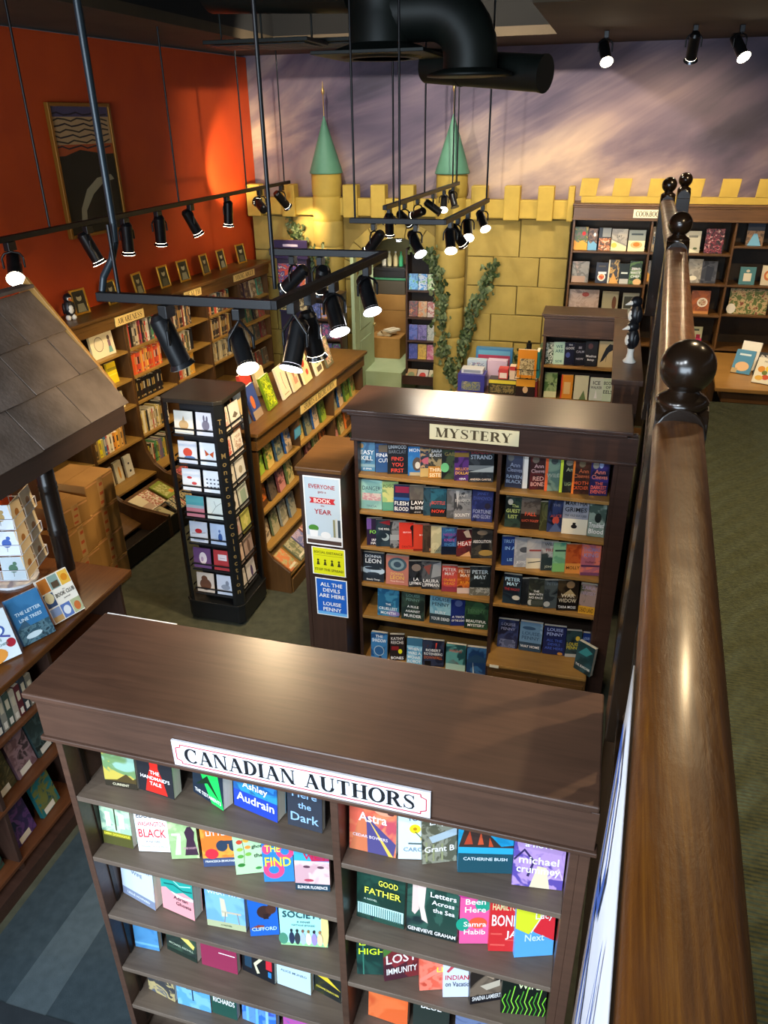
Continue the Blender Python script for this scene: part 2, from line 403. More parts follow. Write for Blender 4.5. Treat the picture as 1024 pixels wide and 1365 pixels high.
def sign(parent, st, xc, zc, wd, ht, y=-.016, board='ece3c4', ink='3a2c18', border=None, rz=0, fitf=.86, hf=.62):
    b = MB().box(-wd / 2, -.004, -ht / 2, wd / 2, .004, ht / 2).build('sign_board', flat(board, .5), parent, .001, (xc, y, zc), (0, 0, rz))
    m = MB(); put_text(m, st, 0, wd * fitf, ht * hf, lambda u, v: (u, -.0045, v), serif_=True, fill=True); m.build('lettering', flat(ink, .5), b)
    if border:
        m = MB(); e = .012; x, z = wd / 2 - e, ht / 2 - e; k = ht * .16
        pts = [(-x + k, -z), (x - k, -z), (x - k, -z + k * .6), (x, -z + k), (x, z - k), (x - k, z - k * .6), (x - k, z), (-x + k, z), (-x + k, z - k * .6), (-x, z - k), (-x, -z + k), (-x + k, -z + k * .6), (-x + k, -z)]
        for p, q in zip(pts, pts[1:]): m.bar((p[0], -.0046, p[1]), (q[0], -.0046, q[1]), .003, .0006, 0, (0, 1, 0))
        m.build('border_line', flat(border, .5), b)
    return b
# ------------------------------------------------------------------ shared woods
W_DARK = wood('2e1f19', '473129', .3, 'x'); W_DARKZ = wood('2b1d17', '412c23', .38, 'z'); W_MID = wood('4a3118', '6b4a26', .36, 'x'); W_MIDZ = wood('422b15', '5f401f', .4, 'z')
W_OAK = wood('8a6430', 'a87e42', .4, 'x'); W_SHELF = wood('54473d', '75675a', .42, 'x'); W_BACK = varied('241a14', '33261c', 5, .6)
W_MOCHA = wood('3e2c23', '583f32', .4, 'x'); W_RAIL = None
BLACK = flat('0c0c0d', .38); BLACKM = flat('141416', .3, .4); CHROME = flat('c8c8cc', .15, 1.0)
MESH = lambda: MB()

# ------------------------------------------------------------------ room shell
FLOORM = varied('3a3d30', '4a4c3c', 14, .95, .5, 420, (1, 1, 1), bd=.003)
fl = struct(MB().box(-7, -5, -.1, 6, 11.6, 0).build('floor', FLOORM))
# lighter and darker carpet strips woven into the floor near the till
CARP = varied('25333a', '2f3d44', 20, .95, .5, 420, bd=.003)
CARPL = varied('3b484e', '465359', 20, .95, .5, 420, bd=.003)
CARPD = varied('1a2228', '20282e', 20, .95, .5, 420, bd=.003)
MB().box(-2.48, -1.0, 0, -1.0, 3.0, .004).build('carpet_panel', CARP, fl)
m = MB(); m.ext([(-2.28, -.6, .004), (-2.02, -.6, .004), (-2.02, 2.62, .004), (-2.2, 2.62, .004)], (0, 0, .002)); m.build('carpet_stripe', CARPL, fl)
m = MB(); m.ext([(-2.48, 1.45, .006), (-1.86, 1.45, .006), (-1.86, 1.53, .006), (-2.48, 1.53, .006)], (0, 0, .001)); m.ext([(-1.94, .2, .006), (-1.86, .2, .006), (-1.86, 1.45, .006), (-1.94, 1.45, .006)], (0, 0, .001)); m.build('carpet_border', CARPD, fl)

# left wall (orange), turned 4.5 degrees
LA = R(90 - 4.5); LO = (-4.43, 5.78)
LF = frame(LO, LA)
ORANGE = varied('a8380f', 'b8420f', 2.5, .62, .12, 90, bd=.002)
m = MB(); a = LF(-11.5, .34); b = LF(4.05, .34); c = LF(4.05, .5); d = LF(-11.5, .5)
m.ext([(p[0], p[1], 0) for p in (a, b, c, d)], (0, 0, 4.2))
wl = struct(m.build('wall_left', ORANGE))
# back wall with the painted sky
MUR, nt, bs = newmat('sky_mural')
# brushed cloud streaks rising to the right
m1 = mapping(nt, (3.2, 1, .75), (0, R(-24), 0)); m1.vector_type = 'TEXTURE'; n1 = noise(nt, m1, .95, 6, .55, .6); m2 = mapping(nt, (2.2, 1, 1), (0, R(-14), 0)); m2.vector_type = 'TEXTURE'; n2 = noise(nt, m2, .9, 3, .5, .2)
tc = nd(nt, 'ShaderNodeTexCoord'); sp = nd(nt, 'ShaderNodeSeparateXYZ'); nt.links.new(tc.outputs['Object'], sp.inputs[0])
# the painted glow lies low on the sky
gz = nd(nt, 'ShaderNodeMapRange'); gz.inputs[1].default_value = 2.6; gz.inputs[2].default_value = 4.3; gz.inputs[3].default_value = .22; gz.inputs[4].default_value = -.22; nt.links.new(sp.outputs['Z'], gz.inputs[0])
gx = nd(nt, 'ShaderNodeMapRange'); gx.inputs[1].default_value = -4.5; gx.inputs[2].default_value = -1.0; gx.inputs[3].default_value = -.12; gx.inputs[4].default_value = .06; nt.links.new(sp.outputs['X'], gx.inputs[0])
def madd(x, k, y):
    q = nd(nt, 'ShaderNodeMath', operation='MULTIPLY_ADD'); nt.links.new(x, q.inputs[0]); q.inputs[1].default_value = k
    if isinstance(y, float): q.inputs[2].default_value = y
    else: nt.links.new(y, q.inputs[2])
    return q.outputs[0]
t1 = madd(n1.outputs[0], 2.3, -1.12); t2 = madd(n2.outputs[0], 1.3, t1); t3 = madd(gz.outputs[0], 1.0, t2); t4 = madd(gx.outputs[0], 1.0, t3)
rp = ramp(nt, [(.0, '26222f'), (.25, '3c3546'), (.45, '594c5c'), (.65, '7c6a70'), (.82, 'a08a80'), (1.0, 'c4a890')])
t5 = madd(t4, .95, -.02)
nt.links.new(t5, rp.inputs[0]); nt.links.new(rp.outputs[0], bs.inputs['Base Color']); bs.inputs['Roughness'].default_value = .7
m = MB(); m.box(-1.9, 9.86, 0, 6, 10.0, 4.5); m.box(-4.6, 9.86, 0, -3.2, 10.0, 4.5); m.box(-3.2, 9.86, 2.3, -1.9, 10.0, 4.5)
struct(m.build('wall_back', MUR))
ALC = varied('8a7e50', '9a8c58', 3, .7)
m = MB(); m.box(-3.3, 11.3, 0, -1.8, 11.4, 2.4); m.box(-3.4, 10.0, 0, -3.28, 11.3, 2.4); m.box(-1.92, 10.0, 0, -1.8, 11.3, 2.4); m.box(-3.28, 10.0, 2.3, -1.92, 11.3, 2.4)
struct(m.build('wall_alcove', ALC))
PALEG = varied('9db08a', 'a9bb96', 4, .5)
MB().box(-3.27, 9.84, 0, -2.53, 11.3, .45).build('alcove_platform', PALEG, None, .004); struct(bpy.data.objects['alcove_platform'])
# right and front of the hall, out of sight, close the room
GREYW = varied('6a5a48', '766450', 3, .7)
struct(MB().box(5.0, -5, 0, 5.1, 10, 4.5).build('wall_right', GREYW))
m = MB(); m.box(-7, -5.1, 0, 5, -5.0, 1.0); m.box(-7, -5.1, 3.9, 5, -5, 4.5); m.box(-7, -5.1, 1, -4.3, -5, 3.9); m.box(1.2, -5.1, 1, 5, -5, 3.9); struct(m.build('wall_front', GREYW))
# ceiling: lamplight put into the brown soffit's tone, shade into the near-black plenum's
SOFF = varied('3a3020', '463a28', 2, .8); PLEN_SHADE = varied('070706', '0c0b09', 2, .95)
m = MB(); m.box(-7, -5, 4.22, -3.6, 10, 4.3); m.box(-3.6, 8.7, 4.22, -.7, 10, 4.3); m.box(-.7, 6.4, 4.22, 5, 10, 4.3); m.box(-3.6, -5, 4.22, 5, -1, 4.3)
struct(m.build('ceiling', SOFF)); 
m = MB(); m.box(-7, -5, 4.75, 5, 10, 4.85); m.box(-3.65, -1, 4.3, -3.6, 8.7, 4.75); m.box(-3.6, 8.7, 4.3, -.7, 8.75, 4.75); m.box(-.7, 6.4, 4.3, 5, 6.45, 4.75); struct(m.build('ceiling_plenum', PLEN_SHADE))

# ------------------------------------------------------------------ castle on the back wall
CY = 9.6
STONE = varied('94803e', 'a48e48', 6, .75, .25, 40, rnd=True, bd=.006); GROOVE = varied('7a6832', '84703a', 6, .85)
STONE2 = varied('a88e3c', 'b89c44', 6, .72, .2, 40, rnd=True, bd=.006)
cas = thing('castle_wall', 'yellow stone-look castle wall with battlements and arched doorway across the back', 'castle wall', (0, CY, 0))
AX0, AX1, ASP, AR = -3.05, -1.98, 1.72, .535
m = MB(); m.box(-4.42, .02, 0, AX0, .24, 2.5); m.box(AX1, .02, 0, -.45, .24, 2.5)
cxa = (AX0 + AX1) / 2
pts = [(AX0, .02, 2.5), (AX1, .02, 2.5)] + [(cxa + AR * math.cos(R(a)), .02, ASP + AR * .95 * math.sin(R(a))) for a in range(0, 181, 12)]
m.ext(pts[::-1], (0, .22, 0)); m.build('wall_core', GROOVE, cas)
rng = random.Random(4)
def blocks(x0, x1, off, rows, skip=None):
    for r, (z0, z1) in enumerate(rows):
        x = x0; k = 0; edges = [x0]
        x = x0 + (off if r % 2 else off + .3)
        while x < x1 - .15: edges.append(x); x += rng.uniform(.52, .64)
        edges.append(x1)
        for a, b in zip(edges, edges[1:]):
            if b - a < .05: continue
            g = .006; h = z1 - z0; dz = [rng.uniform(-.008, .008) for _ in range(4)]
            mb = MB(); P = [(a + g, -.012, z0 + g + dz[0]), (b - g, -.012, z0 + g + dz[1]), (b - g, -.012, z1 - g + dz[2]), (a + g, -.012, z1 - g + dz[3])]
            mb.ext(P, (0, .034, 0)); mb.build('block', STONE, cas, .006)
ROWS = [(0, .34), (.34, .68), (.68, 1.02), (1.02, 1.36), (1.36, 1.7), (1.7, 2.04), (2.04, 2.46)]
blocks(AX1 + .34, -.45, .32, ROWS); blocks(-4.42, AX0 - .5, .25, ROWS)
blocks(-3.2, AX0, .02, ROWS[:5]); blocks(AX1, AX1 + .05, .02, ROWS[:5])
for a in range(0, 180, 20):
    q = [(cxa + rr * math.cos(R(t)), -.014, ASP + rr * .95 * math.sin(R(t))) for rr, t in ((AR, a + .6), (AR + .2, a + .5), (AR + .2, a + 19.5), (AR, a + 19.4))]
    MB().ext(q, (0, .03, 0)).build('arch_stone', STONE, cas, .005)
MB().box(-4.42, -.1, 2.48, -.45, .02, 2.68).build('parapet', STONE2, cas, .01)
for x in (-4.33, -3.87, -3.07, -2.72, -2.37, -1.51, -1.13, -.75, -.47):
    wd = .18 if x < -.5 else .07
    MB().box(x - wd / 2, -.14, 2.46, x + wd / 2, .02, 2.83).build('merlon', STONE2, cas, .012)
MB().box(-4.42, .02, 2.5, -.45, .2, 2.62).build('wall_walk', GROOVE, cas)
for i, (x, lab) in enumerate(((-3.38, 'round castle tower with pale green cone roof near the orange wall'), (-1.84, 'round castle tower with green cone roof just right of the arched doorway'))):
    t = MB().lathe([(.165, 0), (.165, 2.96)], 24, (0, 0, 0)).build('castle_tower', GROOVE, cas, loc=(x, -.06, 0)); t['label'] = lab
    zs = [0, .36, .72, 1.08, 1.44, 1.8, 2.12, 2.42, 2.7, 2.97]
    for a, b in zip(zs, zs[1:]):
        MB().lathe([(.17, a), (.178, a + .012), (.182, a + .05), (.182, b - .05), (.178, b - .012), (.17, b)], 24).build('drum', STONE if b < 2.6 else STONE2, t)
    MB().lathe([(.19, 2.95), (.2, 2.955), (.2, 2.965), (.004, 3.57)], 28).build('cone_roof', varied('4f7f66', '5c8d72', 5, .55), t)
    MB().lathe([(.006, 3.55), (.006, 3.78), (.018, 3.8), (.02, 3.83), (.008, 3.86), (.002, 3.92)], 8).build('finial', flat('c0a060', .35, .8), t)

# flat battlements standing on the cookbook case
par = thing('battlement_board', 'flat yellow battlement cut-out along the top of the cookbook case', 'battlement', (0, 9.44, 2.665))
MB().box(-.36, 0, 0, 2.2, .03, .07).build('rail_board', STONE2, par, .003)
for x in (-.29, .06, .43, .8, 1.16, 1.52, 1.9): MB().ext([(x - .095, -.004, .07), (x + .085, -.004, .07), (x + .105, -.004, .25), (x - .08, -.004, .25)], (0, .034, 0)).build('merlon', STONE2, par, .003)
# ------------------------------------------------------------------ mezzanine floor and balustrade (turned 3 degrees)
MZ = 1.95
MX = lambda y: .101 + .054 * y
CARPET_M, nt, bs = newmat('ribbed_carpet')
nn = noise(nt, mapping(nt, (1, 1, 1)), 90, 3); rp = ramp(nt, [(.3, '353a24'), (.7, '4c5032')]); nt.links.new(nn.outputs[0], rp.inputs[0]); nt.links.new(rp.outputs[0], bs.inputs['Base Color']); bs.inputs['Roughness'].default_value = .95
wv = nd(nt, 'ShaderNodeTexWave'); wv.bands_direction = 'Y'; wv.inputs['Scale'].default_value = 26; wv.inputs['Distortion'].default_value = .6; nt.links.new(mapping(nt, (1, 1, 1)).outputs[0], wv.inputs['Vector']); bump(nt, bs, wv.outputs[0], .8, .006)
m = MB(); m.ext([(MX(-3) - .02, -3, MZ - .14), (4.98, -3, MZ - .14), (4.98, 4.86, MZ - .14), (MX(4.86) - .02, 4.86, MZ - .14)], (0, 0, .14))
struct(m.build('mezzanine_floor', CARPET_M))
m = MB(); m.ext([(MX(4.86) - .02, 4.865, MZ - .14), (MX(4.86) + .2, 4.865, MZ - .14), (.66, 8.0, MZ - .14), (MX(7.4) - .04, 8.0, MZ - .14)], (0, 0, .14)); struct(m.build('mezzanine_ledge', W_DARK))
m = MB(); m.ext([(MX(-3) - .0, -3, 0), (MX(-3) + .08, -3, 0), (MX(8) + .08, 8, 0), (MX(8), 8, 0)], (0, 0, MZ - .145)); struct(m.build('wall_mezzanine', varied('241811', '33231a', 6, .5, 0, 60, (1, 1, .2))))
# varnished rail wood with rubbed, scratched lacquer
W_RAIL, nt, bs = newmat('varnished_rail')
mp = mapping(nt, (30, .8, 30)); n1 = noise(nt, mp, 5, 6, .65, .3); n2 = noise(nt, mapping(nt, (1, 1, 1)), 9, 5, .6)
rp = ramp(nt, [(.25, '331a06'), (.5, '4c2b0a'), (.8, '6a4210')]); nt.links.new(n1.outputs[0], rp.inputs[0]); nt.links.new(rp.outputs[0], bs.inputs['Base Color'])
r2 = ramp(nt, [(.35, (.34, .34, .34)), (.65, (.5, .5, .5))]); nt.links.new(n2.outputs[0], r2.inputs[0]); nt.links.new(r2.outputs[0], bs.inputs['Roughness'])
n3 = noise(nt, mapping(nt, (8, 3, 8)), 10, 6, .7); bump(nt, bs, n3.outputs[0], .3, .004); bs.inputs['Coat Weight'].default_value = .25; bs.inputs['Coat Roughness'].default_value = .18
NEWEL = varied('120b06', '1e130a', 8, .22, .08, 30, bd=.003)
bal = thing('balustrade', 'dark varnished balustrade with ball-topped newels along the mezzanine edge', 'railing', (0, 0, 0))
RT = 2.90
prof = [(-.048, -.06), (-.05, -.03), (-.046, -.012), (-.034, -.003), (-.015, 0), (.015, 0), (.034, -.003), (.046, -.012), (.05, -.03), (.048, -.06), (.03, -.075), (-.03, -.075)]
def rail(y0, y1, xe=None):
    n = len(prof); vs = []
    for y in (y0, y1): vs += [((xe if xe and y == y1 else MX(y)) + a, y, RT + b) for a, b in prof]
    mb = MB(); mb.add(vs, [(i, (i + 1) % n, n + (i + 1) % n, n + i) for i in range(n)], 0, True); mb.add(vs, [tuple(range(n))[::-1], tuple(range(n, 2 * n))]); mb.build('handrail', W_RAIL, bal)
prof = [(a * 1.09, b) for a, b in prof]
NEW = [1.78, 4.48, 7.2]
rail(-1.6, NEW[0] - .05); rail(NEW[0] + .05, NEW[1] - .05); rail(NEW[1] + .05, NEW[2] - .05, .42)
def newel(x, y, pr):
    r = .057
    p = MB(); p.box(x - r, y - r, MZ, x + r, y + r, RT - .04)
    # block with arched faces
    for k in range(2):
        q = [(-r, 0), (r, 0)] + [(r * math.cos(R(a)), .068 * math.sin(R(a))) for a in range(0, 181, 15)]
        if k: p.ext([(x - r, y + c, RT - .04 + d) for c, d in q], (2 * r, 0, 0))
        else: p.ext([(x + c, y + r, RT - .04 + d) for c, d in q], (0, -2 * r, 0))
    o = p.build('newel_post', NEWEL, pr, .003)
    MB().lathe([(.05, RT + .012), (.056, RT + .02), (.058, RT + .032), (.05, RT + .042), (.036, RT + .05), (.032, RT + .058)], 24, (x, y, 0)).build('collar', NEWEL, o)
    MB().ball((x, y, RT + .108), .06, 28, 18).build('ball_finial', NEWEL, o)
for y in NEW: newel(MX(y) if y < 7 else .42, y, bal)
MB().bar((MX(-1.6), -1.6, MZ + .06), (MX(7.2), 7.2, MZ + .06), .06, .05).build('bottom_rail', NEWEL, bal, .004)
SPP = [(.016, 0), (.016, .1), (.02, .11), (.024, .13), (.017, .15), (.022, .3), (.026, .38), (.02, .5), (.013, .62), (.019, .66), (.013, .7), (.016, .72), (.016, .82)]
sp0 = None; y = -1.5
while y < 7.15:
    if min(abs(y - n) for n in NEW) > .08:
        if sp0 is None: sp0 = MB().lathe(SPP, 10).build('spindle', NEWEL, bal, loc=(MX(y), y, MZ + .07))
        else: dupmesh(sp0, bal, (MX(y), y, MZ + .07))
    y += .135
b2 = thing('stair_newel', 'ball-topped dark newel post standing past the end of the mezzanine balustrade', 'newel post', (0, 0, 0))
x, y = .585, 7.82
newel(x, y, b2)
# white cloth banner with blue script hung on the outside of the rail
bn = thing('banner', 'white banner with blue brush lettering hanging below the handrail', 'banner', (0, 0, 0))
m = MB(); N = 14
for i in range(N + 1):
    yy = -.9 + 1.73 * i / N; wv = .006 * math.sin(i * 1.3)
    for z in (2.885, 2.4, 1.98): m.v.append((MX(yy) - .056 + wv * (2.885 - z), yy, z))
m.f = [(3 * i + j, 3 * i + j + 1, 3 * i + j + 4, 3 * i + j + 3) for i in range(N) for j in range(2)]; m.m = [0] * len(m.f); m.s = [True] * len(m.f)
cl = m.build('cloth', varied('c6cad4', 'b8bec8', 5, .8), bn); so = cl.modifiers.new('thickness', 'SOLIDIFY'); so.thickness = .002
m = MB()
def bl(pts, wd): 
    for q in strip(pts, [wd] * len(pts)): m.add([(MX(p[0]) - .0615, p[0], p[1]) for p in q], [(0, 1, 2, 3)])
bl([(.76, 2.84), (.74, 2.6), (.72, 2.3)], .028); bl([(.76, 2.84), (.68, 2.83), (.63, 2.74), (.66, 2.64), (.74, 2.6)], .028); bl([(.74, 2.6), (.66, 2.48), (.6, 2.24)], .028)
bl([(.56, 2.25), (.5, 2.8), (.4, 2.22)], .028); bl([(.55, 2.45), (.43, 2.44)], .028); bl([(.34, 2.24), (.33, 2.8), (.2, 2.3), (.18, 2.82)], .028); bl([(.12, 2.8), (.1, 2.25), (.0, 2.24)], .028)
m.build('brush_lettering', flat('2a55a8', .6), bn)

# ------------------------------------------------------------------ Canadian authors bookcase
CX0, CYF = -1.56, 1.53
can = bookcase('bookcase', 'tall two-bay dark brown bookcase with white sign in the foreground', (CX0, CYF, 0), 0, 1.665, .395, 1.95, [CX0 * -1 - .603], [[1.474, 1.176, .861, .547, .30, .06], [1.45, 1.10, .85, .55, .30, .06]], 1.765, (W_MOCHA, W_SHELF, W_BACK), oh=.03, ohy=.05, tt=.03, fy=.03, sw=.025, extra_stile=.03)
for x in (.026, .93): 
    for yy in (.06, .27): MB().box(x, yy, .1, x + .004, yy + .018, 1.75).build('shelf_standard', flat('2a201a', .4, .5), can)
sign(can, 'CANADIAN AUTHORS', .862, 1.822, .79, .098, y=-.036, board='d6d8e0', ink='14161c', border='c03040', fitf=.9, hf=.56)
CLg = 'face-out books in the Canadian authors bookcase'
def w_(a, b): return '%s shelf, Canadian authors left bay' % a if b == 0 else '%s shelf, Canadian authors right bay' % a
WH = 'f2f2f0'
fan_row(1.474, 1.60, [
 (-1.405, .12, 3, ('b8a84a', '6a8a5a', '8ab0a0', 9), 'hazy green landscape book', [('r', 0, 0, 1, .12, '2a2418'), ('p', [(0, .12), (.4, .16), (.7, .3), (.9, .2), (1, .24), (1, .12)], '4a3c1c')], [('CURRENT', .06, .05, 'd8d0b0')], .2),
 (-1.271, .141, -5, '23252b', 'black book with red cloaked figure', [('p', [(.2, .02), (.82, .02), (.72, .3), (.6, .52), (.62, .72), (.56, .84), (.4, .84), (.36, .7), (.38, .5), (.28, .3)], 'd8281e'), ('e', .52, .86, .17, .06, 'f2f0ec')], [('THE', .42, .07, WH), ('HANDMAID\'S', .31, .07, WH, .5, .9), ('TALE', .2, .07, WH)], .21, .045),
 (-1.084, .145, -20, '1d2a3a', 'neon green and navy book', [('p', [(0, 1), (.75, 1), (1, .0), (.62, 0), (.3, .45), (.1, .7)], '1fd65a'), ('e', .45, .72, .13, .16, '16301f'), ('p', [(.1, .2), (.5, .5), (.9, .12), (.5, .35)], '12301c')], [('THE TESTAMENTS', .1, .07, WH)], .21, .045),
 (-.911, .172, -11, ('1a5a9c', '2a8ab0', '1a3f7a', 8), 'blue book with large white author lettering', [('r', 0, 0, 1, .36, '1f3fa8'), ('p', [(.7, .6), (.92, .55), (.96, .72), (.76, .76)], '2f7fe0')], [('Ashley', .5, .17, WH), ('Audrain', .24, .17, WH)], .2, .05),
 (-.735, .12, -3, '2e3440', 'charcoal book with pale blue italic title', [('r', 0, .85, 1, 1, '39424e')], [('Here', .72, .16, '8ab0d8'), ('the', .48, .13, '8ab0d8'), ('Dark', .22, .18, '8ab0d8')], .19)], w_('top', 0), CLg, lim=.27)
fan_row(1.176, 1.595, [
 (-1.468, .12, 1, ('9ac0a0', 'b8d0b0', '7aa08a', 12), 'pale green book with yellow band', [('r', 0, 0, 1, .3, '4a4a20'), ('r', .05, .2, .95, .3, '8a8420'), ('r', .18, .42, .34, .75, 'e8f0e8'), ('r', .62, .42, .8, .75, 'e8f0e8'), ('r', .48, .35, .52, .95, '303820')], [('EMMA DONOGHUE', .25, .05, 'f0e850')], .2),
 (-1.327, .115, 12, 'eef0f2', 'white book with red title', [], [('EDUGYAN', .86, .12, '22304a'), ('WASHINGTON', .66, .11, 'c02030'), ('BLACK', .44, .2, 'c82434'), ('A NOVEL', .24, .05, '384048'), ('WINNER OF THE PRIZE', .12, .04, '8090a0')], .19),
 (-1.204, .098, 17, ('a8c890', '98b880', 'c0d8a0', 9), 'green book with dark purple dress', [('r', .1, .55, .4, .6, 'e8f0d8'), ('p', [(.15, .1), (.35, .1), (.42, .55), (.3, .55)], 'e0ecd0'), ('p', [(.5, .08), (.98, .08), (.88, .45), (.92, .62), (.8, .75), (.68, .75), (.56, .62), (.62, .45)], '3a2438')], [('MARIE CHOUETTE', .25, .05, 'c8a0a8', .72, .5)], .19),
 (-1.069, .117, 18, ('e8762c', 'e89a3c', 'd85a2c', 10), 'orange book with dark sunglasses', [('r', 0, 0, 1, .2, '3a4a70'), ('e', .28, .3, .2, .12, 'd82c3c'), ('e', .6, .48, .17, .13, '2a3a50'), ('e', .92, .48, .12, .13, '2a3a50'), ('r', .6, .52, 1, .6, '2a3a50')], [('FIVE', .9, .08, WH, .6, .5), ('LITTLE', .78, .1, WH), ('FRANCESCA EKWUYASI', .13, .05, WH)], .19),
 (-.958, .091, 22, 'b4dca8', 'mint green book with leafy sprig', [('l', [(.3, .25), (.34, .5), (.3, .8)], .02, '5a6a38'), ('e', .2, .75, .1, .05, 'c84830'), ('e', .42, .78, .1, .05, 'e8a83a'), ('e', .2, .58, .1, .04, '9ab840'), ('e', .46, .62, .1, .04, 'e0903a'), ('e', .2, .42, .1, .04, '5aa040'), ('e', .46, .46, .1, .04, '7ab048'), ('e', .2, .22, .12, .04, '2f7a30'), ('e', .75, .12, .1, .03, '3a8a40')], [('ghost', .62, .1, '405040', .78, .4), ('the', .42, .09, '405040', .78, .3)], .19),
 (-.847, .103, 16, '2f7fc8', 'blue and pink book with yellow letters', [('e', .35, .3, .35, .22, 'e0487a'), ('e', .35, .3, .17, .1, '2f7fc8'), ('e', .75, .75, .3, .2, 'e0487a'), ('e', .75, .75, .14, .09, '2f7fc8'), ('e', .15, .8, .14, .12, 'e0487a')], [('THE', .82, .16, 'e8f050', .35, .5), ('FIND', .5, .22, 'e8e83a'), ], .18),
 (-.725, .118, 11, ('c8a0a8', 'e0c0c0', 'a88090', 6), 'pale face book with dark base', [('r', 0, 0, 1, .16, '1c3a4c'), ('r', 0, .68, 1, 1, '3aa8d8'), ('p', [(.3, 1), (1, 1), (1, .7), (.5, .68)], 'b03060'), ('e', .35, .55, .1, .03, '604050'), ('e', .75, .55, .1, .03, '604050'), ('e', .4, .24, .14, .03, 'b04058')], [('VIET', .8, .17, 'c02848', .6, .7), ('ELINOR FLORENCE', .08, .07, WH)], .19)], w_('second', 0), CLg, lim=.24)
fan_row(.861, 1.59, [
 (-1.445, .165, -13, 'c4d4e8', 'pale blue book with grey base band', [('r', 0, 0, 1, .18, '7a86a0'), ('r', .1, .82, .9, .98, 'e4ecf4')], [('SHIPWRIGHT', .78, .08, '6a7484'), ('WIFE', .62, .08, '6a7484'), ('LESLIE HOWARD', .1, .05, 'e0e8f0')], .22, .04),
 (-1.274, .144, -8, 'e89aa0', 'pink book with teal painted waves', [('p', [(0, 1), (1, 1), (1, .55), (.7, .62), (.4, .5), (.15, .6), (0, .55)], '1f9a90'), ('l', [(.05, .8), (.3, .9), (.6, .75), (.95, .85)], .03, 'a0e0d0'), ('l', [(.1, .68), (.4, .74), (.7, .66), (.98, .72)], .03, '0a5a58'), ('p', [(.3, .55), (.7, .5), (1, .55), (1, .48), (.5, .44)], 'f4e8e4')], [('Adrian', .42, .09, '382838', .6, .6), ('Ghosts', .28, .09, '382838', .68, .6)], .19, .05),
 (-1.076, .151, 4, ('6aa0dc', '7ab0e4', '5a94d0', 5), 'sky blue book with deck chair', [('r', 0, 0, 1, .16, 'a8b08a'), ('p', [(.4, .3), (.55, .32), (.5, .75), (.38, .78)], 'c8c0a8'), ('r', .4, .4, .9, .45, 'b8b098'), ('l', [(.5, .42), (.46, .16)], .02, '8a8470'), ('l', [(.8, .42), (.84, .16)], .02, '8a8470')], [('WHAT WAS', .9, .1, 'd8ecf8'), ('A NOVEL', .08, .04, '506048')], .19),
 (-.93, .097, 19, '1f5fb8', 'deep blue book with brown curled figure', [('e', .55, .6, .26, .16, '3a2420'), ('e', .78, .66, .18, .12, '4a2c24'), ('r', .5, .42, .68, .55, '2c1c1c'), ('p', [(0, .2), (.3, .28), (.5, .26), (.5, .2)], '8a3c30')], [('CLIFFORD', .18, .09, 'c0e0f0')], .19),
 (-.775, .17, 11, 'a4e4dc', 'turquoise book with row of standing people', [('r', 0, 0, 1, .06, '90c890'), ('e', .06, .14, .1, .12, '4a8a70'), ('e', .95, .4, .08, .4, 'e8dc8a')] + [q for i, (c1, c2) in enumerate((('24304a', '1a2030'), ('303840', '20282c'), ('a8b8d0', '805850'), ('e8e8c0', '8a6a40'), ('9a8ac8', '2a2430'), ('e0c8a0', 'a87850'))) for q in (('e', .24 + i * .12, .16, .06, .13, c1), ('e', .24 + i * .12, .32, .03, .035, c2))], [('AUSTEN', .86, .12, '28505c'), ('SOCIETY', .66, .13, '28505c'), ('a novel', .52, .05, '48707c'), ('NATALIE JENNER', .44, .045, '48707c')], .23)], w_('third', 0), CLg, lim=.26)
fan_row(.547, 1.62, [
 (-1.474, .105, 3, ('3a78b0', '4a88b8', '2a5a90', 6), 'plain blue book', [('r', 0, .1, 1, .16, '6aa8d0')], [], .19),
 (-1.323, .147, -9, ('24382c', '30483a', '1c2a28', 5), 'dark green book with gold fish', [('e', .25, .75, .13, .1, 'e8e8e8'), ('e', .25, .7, .13, .06, 'd84858'), ('p', [(.45, .5), (.9, .3), (.95, .4), (.6, .62)], 'd8c868'), ('r', 0, .0, 1, .1, '1a2a22')], [('MICHAEL REDHILL', .24, .05, 'b0c0a8')], .21, .04),
 (-1.155, .155, -1, '8c2a4c', 'maroon book with white capital title', [('r', .5, .42, .95, .44, 'f0e8e8')], [('HARD', .66, .2, 'e8d8dc')], .21),
 (-.994, .147, -9, '10131a', 'black book with sideways coloured lettering', [('r', .08, .15, .3, .9, '1a3a50'), ('l', [(.5, .1), (.4, .3), (.6, .5), (.42, .7), (.55, .9)], .09, 'd8d8b0'), ('r', .74, .3, .92, .9, 'c82434'), ('r', .8, .12, .9, .26, '2a7ab8')], [], .21, .045),
 (-.846, .141, -4, 'b8d4e4', 'pale blue book with small author line', [], [('ALICE MUNRO', .42, .06, '405868')], .2),
 (-.712, .115, -12, ('141a1c', '1c2420', '3a3c14', 7), 'black book with golden streak', [('p', [(0, .45), (.5, .5), (1, .3), (.5, .38)], 'd8c030')], [('WORLD', .76, .16, WH), ('SUZANNE DESROCHERS', .16, .05, 'e8d850')], .2)], w_('fourth', 0), CLg, lim=.25)
